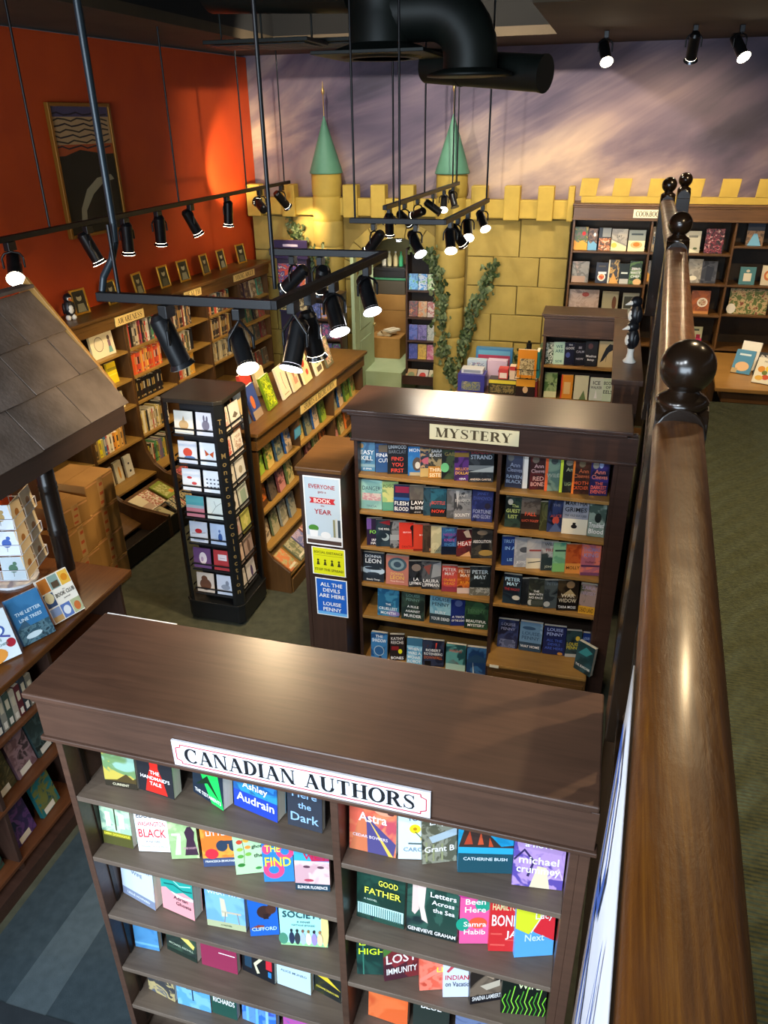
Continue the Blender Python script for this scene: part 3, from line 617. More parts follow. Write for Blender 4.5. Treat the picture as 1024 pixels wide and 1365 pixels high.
fan_row(.30, 1.585, [
 (-1.432, .136, -9, ('3a3c40', 'b0a070', '505868', 16), 'grey photo book', [('p', [(.3, .5), (.7, .6), (.6, 1), (.3, 1)], 'c0b070')], [], .2),
 (-1.279, .149, 0, ('5aa0d8', '7ab8e0', '4a88b8', 6), 'light blue book with thin cross shape', [('r', .46, .2, .5, .8, '203850'), ('r', .3, .5, .7, .54, '203850')], [], .2),
 (-1.145, .111, -2, '1a4a40', 'dark teal book with white author name', [], [('JOEL', .78, .14, WH), ('THOMAS', .6, .12, WH), ('RICHARDS', .42, .14, WH)], .2),
 (-.997, .151, -5, ('2a6ac8', '5a90e0', '3a50b0', 9), 'bright blue striped book', [('r', .12, 0, .2, 1, '6ab0f0'), ('r', .4, 0, .48, 1, '6ab0f0'), ('r', .7, 0, .78, 1, '8ac0f4')], [('THE SISTER', .8, .11, '1a2a60')], .2),
 (-.82, .14, 2, ('3a60a8', 'b050a0', '4a80c0', 9), 'blue and violet book', [], [], .2)], w_('fifth', 0), CLg, lim=.23)
fan_row(1.45, 1.59, [
 (-.506, .151, 0, ('d8604a', 'e08058', 'b84a58', 6), 'red and violet book with road', [('p', [(0, 0), (.6, 0), (.34, .62), (.2, .6)], 'c8704a'), ('p', [(.4, 0), (.95, 0), (1, .25), (.36, .68)], '4a4478'), ('p', [(.85, 0), (.95, 0), (.38, .66)], 'e0b850'), ('e', .75, .86, .25, .12, 'e8a080'), ('e', .88, .8, .07, .03, '603030')], [('Astra', .66, .17, 'f4e8e8', .5, .6), ('CEDAR BOWERS', .3, .055, 'e0d0d8', .45, .75)], .21),
 (-.375, .095, 7, 'cfe4ee', 'pale blue book with yellow flowers', [('e', .5, .6, .17, .09, 'f0d020'), ('e', .5, .6, .06, .03, 'b08010'), ('e', .8, .42, .15, .08, 'f0d020'), ('l', [(.5, .55), (.7, .42)], .02, '405828'), ('r', .3, .3, .75, .33, '506060')], [('YOU', .8, .08, '4a6478'), ('CAROL', .2, .08, '7a8ca0')], .2),
 (-.292, .108, 22, ('5a5a48', '8a8a78', '383c34', 18), 'grey photo book with fence', [('p', [(.2, .55), (1, .7), (1, .55), (.3, .42)], 'a8b8c0'), ('r', .1, .05, .16, .45, '90946c'), ('r', .3, .05, .36, .4, '90946c'), ('r', .55, .05, .61, .4, '90946c')], [('Empire', .84, .17, WH, .6, .75), ('Grant B', .3, .12, WH)], .19),
 (-.153, .164, 13, ('1a8ab8', '1f9ac8', '1a7aa0', 4), 'teal book with rocky cliff', [('r', 0, 0, 1, .38, '1c4a58'), ('r', 0, .38, 1, .5, '2aa0cc'), ('p', [(0, .5), (.1, .85), (.45, .85), (.62, .68), (.78, .52), (1, .55), (1, .5)], '3a2c28'), ('p', [(.1, .55), (.2, .82), (.26, .56)], 'a84028'), ('p', [(.35, .55), (.4, .8), (.46, .56)], 'c05030'), ('p', [(.55, .52), (.56, .7), (.64, .52)], 'b84828')], [('CATHERINE BUSH', .28, .06, 'd8e8f0')], .2, .035),
 (.003, .148, 7, ('5a4aa0', 'b090c8', '8a70b8', 12), 'purple swirled book', [('l', [(0, .9), (.3, .8), (.5, .95), (.9, .82)], .05, 'c8b0e0'), ('l', [(0, .5), (.2, .7), (.4, .5), (.3, .2)], .05, '302858'), ('p', [(.35, 0), (.75, 0), (.66, .4), (.48, .42)], 'dcd0b0'), ('l', [(.7, .2), (.9, .4), (1, .2)], .05, 'd0b8e0')], [('a novel', .82, .11, WH), ('michael', .52, .14, WH), ('crummey', .3, .14, WH)], .2, .03)], w_('top', 1), CLg, lim=.25)
fan_row(1.10, 1.60, [
 (-.49, .166, -2, ('14342c', '1c4438', '10282c', 6), 'dark green book with yellow handwritten title', [('r', .02, .08, .98, .26, 'b8dcd8'), ] + [('r', .06 + i * .045, .08, .075 + i * .045, .25, '4a7a78') for i in range(20)], [('THE', .84, .09, 'e8e850', .4, .3), ('GOOD', .66, .09, 'e8e850', .66, .4), ('FATHER', .5, .1, 'e8e850', .55, .75), ('A NOVEL', .36, .03, 'c0d0c0', .3, .3)], .27, .035),
 (-.314, .17, 0, ('1c3c34', '2c5448', '14282c', 10), 'sea-green book with bare legs and red skirt', [('p', [(0, .85), (.1, 1), (.45, 1), (.6, .84), (.3, .78)], 'b82c28'), ('p', [(.08, .95), (.2, 1), (.32, .78), (.24, .72)], 'f0e8e8'), ('p', [(.1, .8), (.22, .78), (.24, .4), (.16, .3), (.1, .34)], 'd8c0b8'), ('p', [(.2, .78), (.36, .78), (.34, .45), (.42, .2), (.3, .24), (.24, .45)], 'e4ccc4'), ('r', .0, 0, 1, .1, '10201e'), ('p', [(.45, .94), (1, .98), (1, .84), (.6, .86)], '8aa0c0')], [('Letters', .68, .08, WH, .7, .52), ('Across', .56, .07, WH, .7, .45), ('the Sea', .44, .07, WH, .72, .42), ('GENEVIEVE GRAHAM', .07, .06, WH, .5, .94)], .27, .035),
 (-.172, .098, 15, 'e05c9a', 'pink book with teal blobs', [('e', .75, .7, .26, .12, '1f9a80'), ('e', .1, .35, .22, .12, '1f9a80'), ('e', .6, .38, .3, .1, 'e85a38'), ('e', .2, .92, .3, .1, 'c83890')], [('Always', .9, .08, WH), ('Been', .76, .1, WH), ('Here', .62, .1, WH), ('Samra', .36, .09, WH), ('Habib', .22, .09, WH)], .24),
 (-.078, .096, 12, 'cc2c30', 'red book with bold white title', [('r', .05, .1, .5, .13, 'e05850'), ('r', .05, .3, .4, .33, 'e05850'), ('r', .5, .2, .95, .22, 'e05850')], [('IAN', .92, .08, 'f0d878'), ('HAMILTON', .8, .12, 'e8d8a0'), ('BOND', .56, .2, WH), ('JA', .3, .16, WH, .7, .4)], .24),
 (.02, .125, 19, '5aa8e8', 'blue red and yellow poster-coloured book', [('p', [(0, 1), (.9, 1), (.35, .42), (0, .55)], 'd8e030'), ('p', [(.9, 1), (1, 1), (1, .28), (.5, .45), (.42, .5)], 'd82c38'), ('p', [(0, .0), (1, 0), (1, .28), (.35, .42), (0, .55)], '5aa8e8'), ('l', [(.88, 1), (.4, .45)], .03, 'f0ece0')], [('Lucy', .74, .16, 'f4ece8', .72, .45), ('Next', .36, .13, 'd0e8f8', .5, .5)], .23, .03)], w_('second', 1), CLg, lim=.28)
fan_row(.85, 1.565, [
 (-.521, .09, 11, ('143430', '1c4840', '102828', 6), 'dark green book with lime title', [('r', .2, 0, .24, 1, '3a7a68')], [('LAST', .8, .15, 'd0e830'), ('HIGH', .58, .15, 'd0e830')], .19),
 (-.405, .124, 26, ('4a2430', '7a2c30', '241c28', 10), 'dark book with tilted white title', [('p', [(0, .8), (.5, 1), (.6, .9), (0, .6)], '4a7a38'), ('p', [(.1, .5), (.9, .7), (1, .5), (.3, .3)], '8a3038')], [('LOST', .52, .22, WH), ('IMMUNITY', .22, .15, WH)], .19, .035),
 (-.303, .08, 19, ('e0604a', 'f0806a', 'c84a38', 9), 'coral book with palm fronds', [('p', [(0, .3), (1, .7), (1, .55), (0, .2)], 'f08a78'), ('p', [(.3, .9), (1, 1), (1, .85)], '303830')], [('LIE', .5, .12, 'e8e040', .75, .4)], .19),
 (-.217, .09, 16, 'd4e0f4', 'white book with violet dancer and red lettering', [('p', [(.4, 1), (.8, 1), (1, .7), (.7, .75), (.55, .85)], '7a58b0'), ('p', [(.5, .85), (.1, .55), (.16, .52), (.62, .8)], 'c04858')], [('INDIANS', .42, .1, 'c8202c'), ('on Vacation', .28, .1, '28304a')], .22),
 (-.113, .114, 24, ('2a2420', '7a6a5a', '1c1a1c', 7), 'black book with shadowed face', [('p', [(.4, 1), (.9, .9), (.7, .5), (.5, .6)], 'b09880'), ('p', [(.6, 1), (1, .95), (1, .8), (.7, .8)], '8a3028'), ('r', 0, 0, 1, .18, '14141a'), ('p', [(.3, .4), (.9, .48), (.9, .34), (.5, .28)], 'c8bca8')], [('SHAENA LAMBERT', .12, .1, WH)], .2, .035),
 (.005, .145, 10, '141c18', 'black book with bright green waving weeds', [('l', [(.05 + i * .1, 0), (.1 + i * .1, .15), (.02 + i * .1, .3), (.09 + i * .1, .45 + .1 * (i % 3))], .022, ('7ad838', '4aa030', '90e048')[i % 3]) for i in range(10)], [('CURE', .9, .12, 'd8e0c0'), ('WIFE', .68, .13, 'e0e8b8', .6, .5)], .2)], w_('third', 1), CLg, lim=.22)
fan_row(.55, 1.6, [
 (-.47, .15, -3, ('d8602c', 'e0703c', 'c85028', 5), 'orange book with white HOUSE lettering', [], [('HOUSE', .8, .16, 'e4ecf0')], .2),
 (-.31, .13, 2, '26302c', 'dark green book with white title', [], [('KIND OF', .85, .12, WH), ('BLUE', .68, .12, WH)], .2),
 (-.15, .14, 8, ('3a4a70', '6a7aa0', '2a3048', 7), 'slate blue book', [], [], .2)], w_('fourth', 1), CLg, lim=.22)

fb = MB().box(-.14, -.004, 0, .14, .004, .62).build('foam_board', flat('dfe2e4', .6)); fb.location = (-1.47, 1.965, 1.30); tag(fb, 'white board standing behind the left end of the Canadian authors bookcase', 'board')
MB().box(-.13, -.0046, .02, .13, -.0041, .6).build('board_face', flat('c8ccd0', .6), fb)
# ------------------------------------------------------------------ mystery bookcase
MX0, MYF = -1.40, 4.25
mys = bookcase('bookcase', 'dark wooden two-bay bookcase with cream mystery sign and oak shelves', (MX0, MYF, 0), 0, 1.59, .44, 1.95, [.912], [[1.503, 1.242, .98, .69, .427, .05], [1.49, 1.22, .95, .675]], 1.755, (W_DARK, W_OAK, W_BACK), oh=.055, ohy=.055, tt=.03, fy=.03, sw=.024, base=0, extra_stile=.085)
MB().box(.926, -.1, 0, 1.566, .42, .245).build('lower_cupboard', W_MID, mys, .004)
MB().box(.915, -.115, .245, 1.566, .42, .27).build('cupboard_ledge', W_OAK, mys, .006)
MB().box(.96, -.108, .02, 1.26, -.1, .2).build('cupboard_door', W_MID, mys, .003); MB().box(1.275, -.108, .02, 1.55, -.1, .2).build('cupboard_door', W_MID, mys, .003)
MB().box(.94, -.119, .247, 1.0, -.116, .268).build('price_tag', flat('e8e4cc', .6), mys)
sign(mys, 'MYSTERY', .755, 1.85, .53, .095, y=-.036, board='d8cca4', ink='4a3c20')
MG = 'face-out books in the mystery bookcase'
def mw(row, bay): return '%s row, mystery %s bay' % (row, bay)
def mrow(z, y, xs, specs, row, bay, lim=.235):
    items = []
    for (x, wv, yaw), sp in zip(xs, specs): items.append((x, wv, yaw, sp[0], sp[1], sp[2], sp[3]) + tuple(sp[4:]))
    fan_row(z, y, items, mw(row, bay), MG, lim=lim)
RW = 'e84a34'
mrow(1.503, 4.30, [(-1.333, .1, 7), (-1.238, .077, 10), (-1.134, .128, 12), (-1.025, .078, 4), (-.959, .049, 22), (-.893, .08, 14), (-.81, .08, 9), (-.724, .089, 11), (-.604, .152, 12)], [
 (('2a5a80', '4a80a0', '1c3c58', 6), 'blue seascape book with white title', [('e', .15, .88, .12, .08, 'c89a60'), ('r', 0, .15, 1, .25, '8aa8b0')], [('EASY', .66, .15, WH), ('KILL', .46, .15, WH), ('JO SPAIN', .08, .07, WH)]),
 (('1c3a60', '2a5080', '182c48', 6), 'navy book with stone tower', [('r', .2, .7, .9, .95, '6a5a48')], [('FINAL', .6, .13, WH), ('CUT', .42, .13, WH)]),
 ('16181c', 'black book with red title', [], [('LINWOOD', .92, .12, 'c8ccd0'), ('BARCLAY', .76, .12, '70747a'), ('FIND', .52, .13, RW), ('YOU', .32, .13, RW), ('FIRST', .12, .13, RW)]),
 (('2a70b0', '3a80b8', '2a68a0', 5), 'bright blue book with dog', [('e', .55, .4, .28, .24, '5a4a40'), ('e', .58, .36, .15, .12, 'd8d0c0'), ('r', .1, 0, .9, .12, 'b0a080')], [('MONT', .88, .12, WH)]),
 (('c8a070', '304050', 'd85848', 14), 'small multicoloured book', [('e', .5, .55, .4, .12, 'c86878'), ('r', 0, 0, 1, .3, 'c8a868')], []),
 (('3a3830', 'a8946a', '5a5040', 10), 'sepia book with golden title', [('r', 0, 0, 1, .4, 'c8862c')], [('SARA', .92, .11, 'd8d8d8'), ('BLAEDEL', .78, .1, 'd8d8d8'), ('THIRD', .28, .13, 'f4e8c8'), ('SISTER', .1, .13, 'f4e8c8')]),
 (('20241c', '3a4a30', '14181a', 8), 'black book with pale green glow', [('e', .2, .4, .25, .16, '70c080')], [('GAIL', .86, .12, '8a7a40')]),
 (('3a1f50', '5a3078', '2a1840', 8), 'dark purple book with yellow title', [('r', 0, .8, 1, .95, '8a6a28')], [('MILLION', .4, .1, 'e89a38'), ('DOLLAR', .26, .1, 'e8b038'), ('NINA', .06, .06, WH)]),
 (('20262c', '383e44', '5a6468', 7), 'dark stormy book with red and grey title', [('r', 0, .35, 1, .5, '70787c'), ('p', [(0, .3), (1, .48), (1, .3)], 'a8b0b0')], [('DEADLY', .9, .11, 'a02c30'), ('STRAND', .75, .13, 'a8b0bc'), ('ANDREA CARTER', .08, .06, 'f0d8c0')], .215)], 'top', 'left')
mrow(1.242, 4.285, [(-1.306, .139, 5), (-1.196, .07, 4), (-1.104, .104, 6), (-1.003, .094, 10), (-.937, .045, 10), (-.863, .1, 8), (-.784, .045, 12), (-.706, .11, 16), (-.584, .13, 5)], [
 (('8ab8b0', '9ac8bc', '78a8a4', 6), 'pale aqua book with rose garden', [('r', .05, .3, .95, .55, ('c8b8b0', 'c08890', '90a898', 30))], [('DANGER', .72, .14, '405860'), ('TRICIA', .1, .08, '607880')], .2),
 (('98b878', 'c8c880', '80a068', 8), 'lime green book', [('r', 0, .0, 1, .3, '5a9a80')], [('POISON', .85, .11, '385038')], .2),
 ('1c2448', 'navy book with crimson and white title', [('r', .1, .72, .95, .94, '8a1c40'), ('r', 0, .45, 1, .55, '2a5a98')], [('FLESH', .34, .14, WH), ('BLOOD', .14, .14, WH)]),
 (('5a5450', '6a645c', '4a4440', 5), 'grey book with black base', [('r', 0, 0, 1, .5, '18181a')], [('LAW', .4, .14, WH), ('for BONES', .22, .12, WH), ('ANNE', .06, .06, 'b0b0b0')]),
 (('203848', '305060', '182830', 8), 'thin dark teal book', [], [('B', .4, .13, RW)]),
 (('1f4858', '2c6478', '183440', 7), 'dark teal book with red title', [('r', 0, 0, 1, .3, '1a1c20')], [('BOTTLE', .5, .12, 'd8503c'), ('NOW', .2, .12, RW)]),
 (('5a5c60', '787a80', '404248', 8), 'grey book with pale streak', [], [('B', .15, .13, WH)]),
 (('404248', '8a8c90', '2a2c30', 8), 'charcoal book with bare winter trees', [('p', [(.1, 1), (.3, 1), (.2, .4)], 'c0c0c0'), ('r', 0, 0, 1, .3, '909094')], [('JANET', .82, .11, 'd0d0d0'), ('EVANOVICH', .66, .1, 'd0d0d0'), ('BOUNTY', .14, .12, WH)]),
 (('20285a', '303a78', '182048', 6), 'indigo book with grey title', [('e', .75, .5, .14, .1, '282438')], [('JANET', .88, .11, '4a5aa0'), ('EVANOVICH', .74, .11, '4a5aa0'), ('FORTUNE', .32, .12, 'a8b0d0'), ('AND GLORY', .16, .12, 'a8b0d0')], .21)], 'second', 'left')
mrow(.98, 4.27, [(-1.307, .06, 5), (-1.227, .093, 8), (-1.152, .05, 10), (-1.07, .091, 5), (-.989, .06, 8), (-.93, .056, 8), (-.867, .07, 14), (-.788, .09, 8), (-.689, .089, 12), (-.57, .133, 14)], [
 ('2a1c38', 'dark violet book with lime letters', [('r', 0, .6, .3, 1, '6a4a90')], [('FOR', .5, .13, '90e050'), ('IAN', .2, .09, WH), ('HAM', .08, .09, WH)]),
 (('1c2a34', '283c48', '141c24', 6), 'dark slate book with pale swirl', [('e', .6, .35, .25, .14, 'a0b0b4'), ('e', .5, .4, .2, .1, '1c2a34'), ('p', [(.2, .9), (.9, 1), (.9, .8)], '8a2028')], [('THE KILL', .66, .07, WH)]),
 (('303438', '808488', '202428', 9), 'narrow grey book', [('r', 0, .3, 1, .5, '9aa0a4')], []),
 ('d23a2c', 'bright red book with black keyhole', [('e', .85, .8, .16, .11, '1c1012'), ('p', [(.78, .72), (.95, .72), (1, .1), (.85, .1)], '281014')], [('BEATON', .64, .05, WH), ('DEATH', .1, .08, '701810')]),
 ('c8402c', 'orange red book', [('r', 0, .0, 1, .08, '801c14')], [('M C', .6, .06, WH)]),
 (('3a2c24', '4a3c30', '2c2420', 8), 'dark brown book', [], [('B', .1, .1, 'e0a070')]),
 (('c8c098', 'd8d0a8', 'b8b088', 6), 'cream book with grey wedge', [('p', [(.2, 0), (1, .6), (1, 0)], '808878')], [('DEATH', .1, .07, '5a5840')]),
 (('24407a', '3a6aa0', '302458', 8), 'blue book with violet title', [('r', 0, 0, 1, .3, '141c30')], [('JAMES', .9, .1, '50a8d8'), ('NESBO', .74, .1, 'a838a0'), ('KNIFE', .54, .1, 'c850a0'), ('ENDS', .38, .1, '60a0d0')]),
 (('4a2028', '6a2c30', '301820', 7), 'dark red book with tilted HEAT lettering', [('p', [(.1, .3), (1, .46), (1, .66), (.1, .5)], 'a82c28'), ('p', [(.4, .9), (.7, 1), (.9, .7), (.6, .7)], 'c0b0a0'), ('p', [(.2, .0), (.8, .2), (.9, .0)], 'e0b080')], [('HEAT', .48, .15, WH)]),
 (('2c2c2c', '4a4640', '1c1e22', 7), 'black book with tilted banner and boat', [('p', [(0, .35), (1, .6), (1, .8), (0, .55)], '26282c'), ('e', .7, .18, .35, .1, 'b0904c'), ('e', .5, .85, .25, .08, '8a7a68')], [('ABSOLUTION', .56, .1, WH)], .21)], 'third', 'left')
mrow(.69, 4.28, [(-1.303, .149, 4), (-1.135, .155, 4), (-1.009, .09, 10), (-.901, .13, 9), (-.776, .103, 9), (-.682, .08, 8), (-.572, .135, 12)], [
 ('202832', 'navy book with silver clasped hands', [('e', .3, .4, .34, .12, '9ab0c4'), ('e', .7, .38, .34, .12, 'b0c4d4'), ('e', .5, .46, .4, .05, '202832'), ('e', .5, .28, .3, .05, '28323e')], [('DONNA', .88, .1, 'd8dce0'), ('LEON', .72, .15, 'e0e4e8'), ('Beastly Things', .07, .07, WH)], .215),
 ('c07868', 'salmon pink book with blue round window', [('e', .5, .7, .42, .24, '405a68'), ('e', .5, .7, .3, .17, '8098a0'), ('e', .5, .7, .17, .1, '34485a')], [('DONNA', .38, .08, 'e0c070'), ('LEON', .25, .13, 'e0b858'), ('Trace Elements', .12, .05, 'f0d8c8')], .215),
 (('1c1e24', '303238', '141518', 7), 'black book with white title', [('e', .5, .75, .3, .14, '8a7a70')], [('LA', .3, .12, WH), ('LIPPMAN', .14, .12, WH)]),
 (('20242a', '5a5c60', '181a1e', 7), 'black and grey book with broken mask', [('p', [(.5, .4), (1, .5), (1, 1), (.6, .9)], 'a0a4a8'), ('p', [(.1, .8), (.5, .9), (.4, .5)], '905048')], [('LAURA', .3, .12, WH), ('LIPPMAN', .15, .12, WH)], .205),
 (('a83c38', 'c8504a', '803048', 8), 'crimson sunset book', [('r', 0, 0, 1, .2, '903848')], [('PETER', .86, .12, 'e0d8d8'), ('MAY', .7, .12, 'e0d8d8'), ('SNAKE', .46, .1, 'e8a038'), ('HEAD', .32, .1, 'e8a038')]),
 (('a84a20', 'c86a2c', '703018', 8), 'burnt orange book', [('r', 0, 0, 1, .22, 'd0b8b0')], [('PETER', .86, .12, 'e0d0c0'), ('MAY', .7, .12, 'e0d0c0'), ('RUN', .42, .12, 'e89a2c')]),
 (('1c2428', '3a4448', '14181c', 6), 'black coastal book', [('r', 0, .0, 1, .28, ('6a6a60', 'a8a8a0', '484a44', 20))], [('PETER', .82, .13, 'c8dce8'), ('MAY', .64, .13, 'c8dce8')], .21)], 'fourth', 'left')
mrow(.427, 4.275, [(-1.199, .151, 2), (-1.024, .161, 1), (-.831, .148, 1), (-.713, .09, 12), (-.585, .157, 5)], [
 (('1c5a80', '3a80a0', '184868', 10), 'ocean blue book with lilac base', [('e', .75, .12, .3, .1, '8a7ab0')], [('THE', .44, .07, WH), ('CRUELLEST', .28, .1, WH), ('MONTH', .12, .1, WH)], .21),
 (('20302c', '304438', '182420', 7), 'dark forest book with pale title', [], [('LOUISE', .84, .1, '6a8a80'), ('PENNY', .7, .1, '6a8a80'), ('A RULE', .46, .08, WH), ('AGAINST', .3, .08, WH), ('MURDER', .14, .1, WH)], .22),
 (('6aa0b8', '8ab8c8', '5a8ca8', 6), 'pale blue book with dark bare tree base', [('r', 0, 0, 1, .34, '2c3c44')], [('LOUISE', .86, .12, '20384a'), ('PENNY', .68, .12, '20384a'), ('BURY', .4, .1, 'e0e8ec'), ('YOUR DEAD', .18, .11, 'e0e8ec')], .22),
 ('1c2c70', 'royal blue book with pale small title', [('e', .5, .85, .25, .12, '5a6aa0')], [('A TRICK', .34, .08, WH), ('OF THE LIGHT', .2, .08, WH)], .2),
 (('1c3428', '2c4c34', '142420', 7), 'dark green woodland book', [('p', [(.1, .5), (.5, 1), (.9, .8), (.6, .5)], '386040')], [('PENNY', .62, .12, '4a7050'), ('BEAUTIFUL', .26, .09, WH), ('MYSTERY', .12, .09, WH)], .22)], 'fifth', 'left')
mrow(.05, 4.275, [(-1.27, .119, 2), (-1.14, .095, 7), (-1.01, .11, 4), (-.875, .15, 7), (-.715, .138, 2), (-.56, .153, 4)], [
 (('1c4a78', '3a78a8', '142c48', 6), 'blue book with big ferris wheel', [('e', .5, .3, .32, .2, 'a8b8c0'), ('e', .5, .3, .28, .17, '2a5a88')], [('THE', .86, .1, WH), ('SHADOW', .7, .13, WH)], .21),
 ('241c1c', 'black book with yellow disc', [('e', .7, .35, .14, .09, 'e0d820'), ('r', .1, .4, .6, .55, '801c20')], [('KATHY', .85, .11, 'd8d0c8'), ('REICHS', .7, .11, 'd8d0c8'), ('BONES', .1, .11, WH)], .21),
 (('6ab0d0', '8ac0d8', '4a90b8', 6), 'sky blue book with white block letters', [('r', 0, .7, 1, 1, '386a88')], [('WHEN I', .58, .11, WH), ('WAS A', .42, .11, WH), ('MICHAEL', .26, .11, WH), ('ROBOT', .1, .11, WH)], .21),
 (('1c2034', '303850', '5a3428', 8), 'dark navy book with orange title', [('p', [(.6, .9), (.68, .92), (.6, .6)], 'd84838'), ('r', .1, 0, .4, .2, '140f10')], [('ROBERT', .62, .1, WH), ('ROTENBERG', .48, .1, WH), ('DOWNFALL', .34, .11, 'c86a38')], .21),
 (('1f4a50', '5a9a98', '6a2c30', 6), 'teal sea book with red sky', [('r', 0, 0, 1, .25, 'a8c8b8')], [('NIGHT', .75, .1, 'c86050')], .21),
 (('1c3c68', '3a6a98', '142840', 5), 'blue mountain road book', [('p', [(.3, 0), (.36, 0), (.28, .45)], 'c8d4d8'), ('p', [(0, .5), (.4, .75), (1, .55), (1, .45), (0, .4)], '284868')], [], .21)], 'bottom', 'left')
SPN = {}
mrow(1.49, 4.31, [(-.403, .107, 0), (-.334, .035, 12), (-.265, .085, 6), (-.175, .085, 8), (-.09, .08, 10), (-.006, .105, 8), (.098, .105, 8)], [
 (('1c2238', '28304c', '141828', 6), 'dark blue book with faint disc', [('e', .25, .86, .17, .1, '5a5a58')], [('Ann', .66, .12, '8088a0'), ('Cleeves', .52, .12, '8088a0'), ('RAVEN', .32, .1, '90a0b8'), ('BLACK', .18, .1, '90a0b8')], .22),
 ('221a1c', 'narrow black book beside white spine', [('r', 0, 0, .3, 1, 'e8e4dc')], [], .21),
 (('3a1c1c', '5a2020', '201418', 6), 'black and crimson book with round badge', [('e', .3, .86, .2, .1, '706458')], [('Ann', .68, .11, 'c8a0a0'), ('Cleeves', .54, .11, 'c8a0a0'), ('RED', .32, .12, 'e0a898'), ('BONES', .16, .12, 'e0a898')], .22),
 (('5a7468', '78907c', '40544c', 6), 'grey green book with orange spine edge', [('r', 0, 0, .16, 1, 'e86030'), ('e', .5, .86, .2, .1, '404848')], [('WILD', .45, .11, 'a0a898')], .22),
 (('20201c', '343830', '181814', 6), 'black book with lime spine edge', [('r', 0, 0, .16, 1, 'd0e040'), ('e', .5, .86, .2, .1, '807868')], [('Ann', .66, .11, 'a0a080', .6), ('LIGHT', .25, .1, '90a070', .6, .6)], .22),
 (('30180e', '4a2414', '1c1210', 6), 'dark brown book with orange title', [('r', 0, 0, .12, 1, 'e87828'), ('e', .5, .86, .18, .1, '706048')], [('Ann', .66, .11, 'c06038', .6), ('Cleeves', .52, .11, 'c06038'), ('MOTH', .32, .1, 'd85830'), ('CATCHER', .18, .1, 'd85830')], .22),
 (('241c48', '342868', '181434', 6), 'indigo book with salmon title', [('e', .25, .84, .17, .1, '8a8478'), ('e', .55, .86, .12, .1, '90a0c8')], [('Ann', .66, .12, 'd87868'), ('Cleeves', .52, .12, 'd87868'), ('THE', .34, .08, 'e86850'), ('DARKEST', .23, .1, 'e86850'), ('EVENING', .11, .1, 'e86850')], .225)], 'top', 'right')
mrow(1.22, 4.3, [(-.392, .1, 5), (-.284, .119, 6), (-.2, .05, 10), (-.135, .09, 12), (-.016, .151, 4), (.112, .1, 2)], [
 (('1c2c28', '2c4038', '141e1c', 6), 'dark green book with lime script', [('e', .3, .84, .16, .1, 'b0b0a8')], [('The', .72, .1, 'a8b878', .6), ('GUEST', .55, .12, 'a8b870'), ('LIST', .36, .12, 'a8b870')], .2),
 (('4a4038', '6a6058', '2a201c', 8), 'brown book with red tilted script', [('r', 0, 0, 1, .5, '2a1a14')], [('FALL', .5, .12, 'd85838'), ('LUCY FOLEY', .28, .08, 'c85a40')], .2),
 (('3a3c24', '545838', '26281c', 8), 'narrow olive book', [], [], .19),
 (('202a48', '34406a', '181c30', 7), 'navy book with small red disc', [('e', .5, .36, .2, .12, 'c85040'), ('p', [(.1, 0), (.9, 0), (.5, .3)], '5a6a90')], [('THE', .84, .08, '8a8a98'), ('ALICE', .5, .09, 'b85048')], .21),
 (('8a90a0', '989ca8', '7c8494', 5), 'grey and cream book with black title', [('r', 0, 0, 1, .45, 'e0dcc8'), ('e', .48, .23, .12, .06, '18181a'), ('r', .42, .25, .54, .34, '18181a')], [('MARTHA', .9, .12, '14161c'), ('GRIMES', .72, .13, '14161c'), ('THE OLD SUCCESS', .55, .06, '3a4450')], .225),
 (('40544c', '8a9c90', '2c3834', 7), 'misty green book with white script', [('e', .55, .55, .2, .14, '1c2420')], [('Troubled', .34, .14, WH), ('Blood', .16, .14, WH)], .225)], 'second', 'right')
mrow(.95, 4.28, [(-.402, .08, 8), (-.325, .075, 8), (-.241, .09, 9), (-.157, .075, 8), (-.083, .078, 14), (.005, .098, 13), (.108, .115, 11)], [
 ('203c80', 'cobalt blue book with pale letters', [], [('TRUTH', .84, .12, '8ab0e0'), ('IN A', .6, .12, '8ab0e0'), ('LIE', .2, .1, '8ab0e0')], .2),
 (('a0a4ac', 'b8bcc0', '888c94', 6), 'silver grey book', [('e', .6, .6, .3, .1, '50545c')], [('JOYCE', .16, .12, WH)], .2),
 (('b0b0b4', 'c8c4c0', '9a98a0', 5), 'pale grey seascape book', [('r', 0, 0, 1, .36, 'd8d0b8'), ('l', [(.1, .2), (.9, .26)], .03, '404448'), ('r', .15, .6, .9, .66, '9a4848')], [], .2),
 (('90949c', 'b0b0b4', '303c40', 7), 'grey and black book', [('r', 0, 0, 1, .45, '2a383c')], [('WILD', .9, .1, '404448'), ('FIRE', .7, .1, 'a04848'), ('JOHN', .12, .1, 'b0b8a8')], .2),
 (('70b088', '90c89c', '50a088', 7), 'mint green book', [('r', 0, 0, 1, .3, '88c878'), ('r', .1, .7, .9, .76, '385848')], [], .2),
 (('a84420', 'c8602c', '883018', 7), 'rust orange book', [('r', 0, 0, 1, .35, 'e89a48')], [('MOLLY', .2, .11, '5a2c14')], .2),
 (('b86878', 'e8806a', '7a5888', 6), 'pink sunset lake book', [('r', 0, .28, 1, .34, '5a3858'), ('r', 0, .0, 1, .1, '7a4868')], [('THOMAS', .84, .13, '9a90c0'), ('KING', .66, .13, 'a098c8'), ('Indians', .44, .08, '6a2838')], .21)], 'third', 'right')
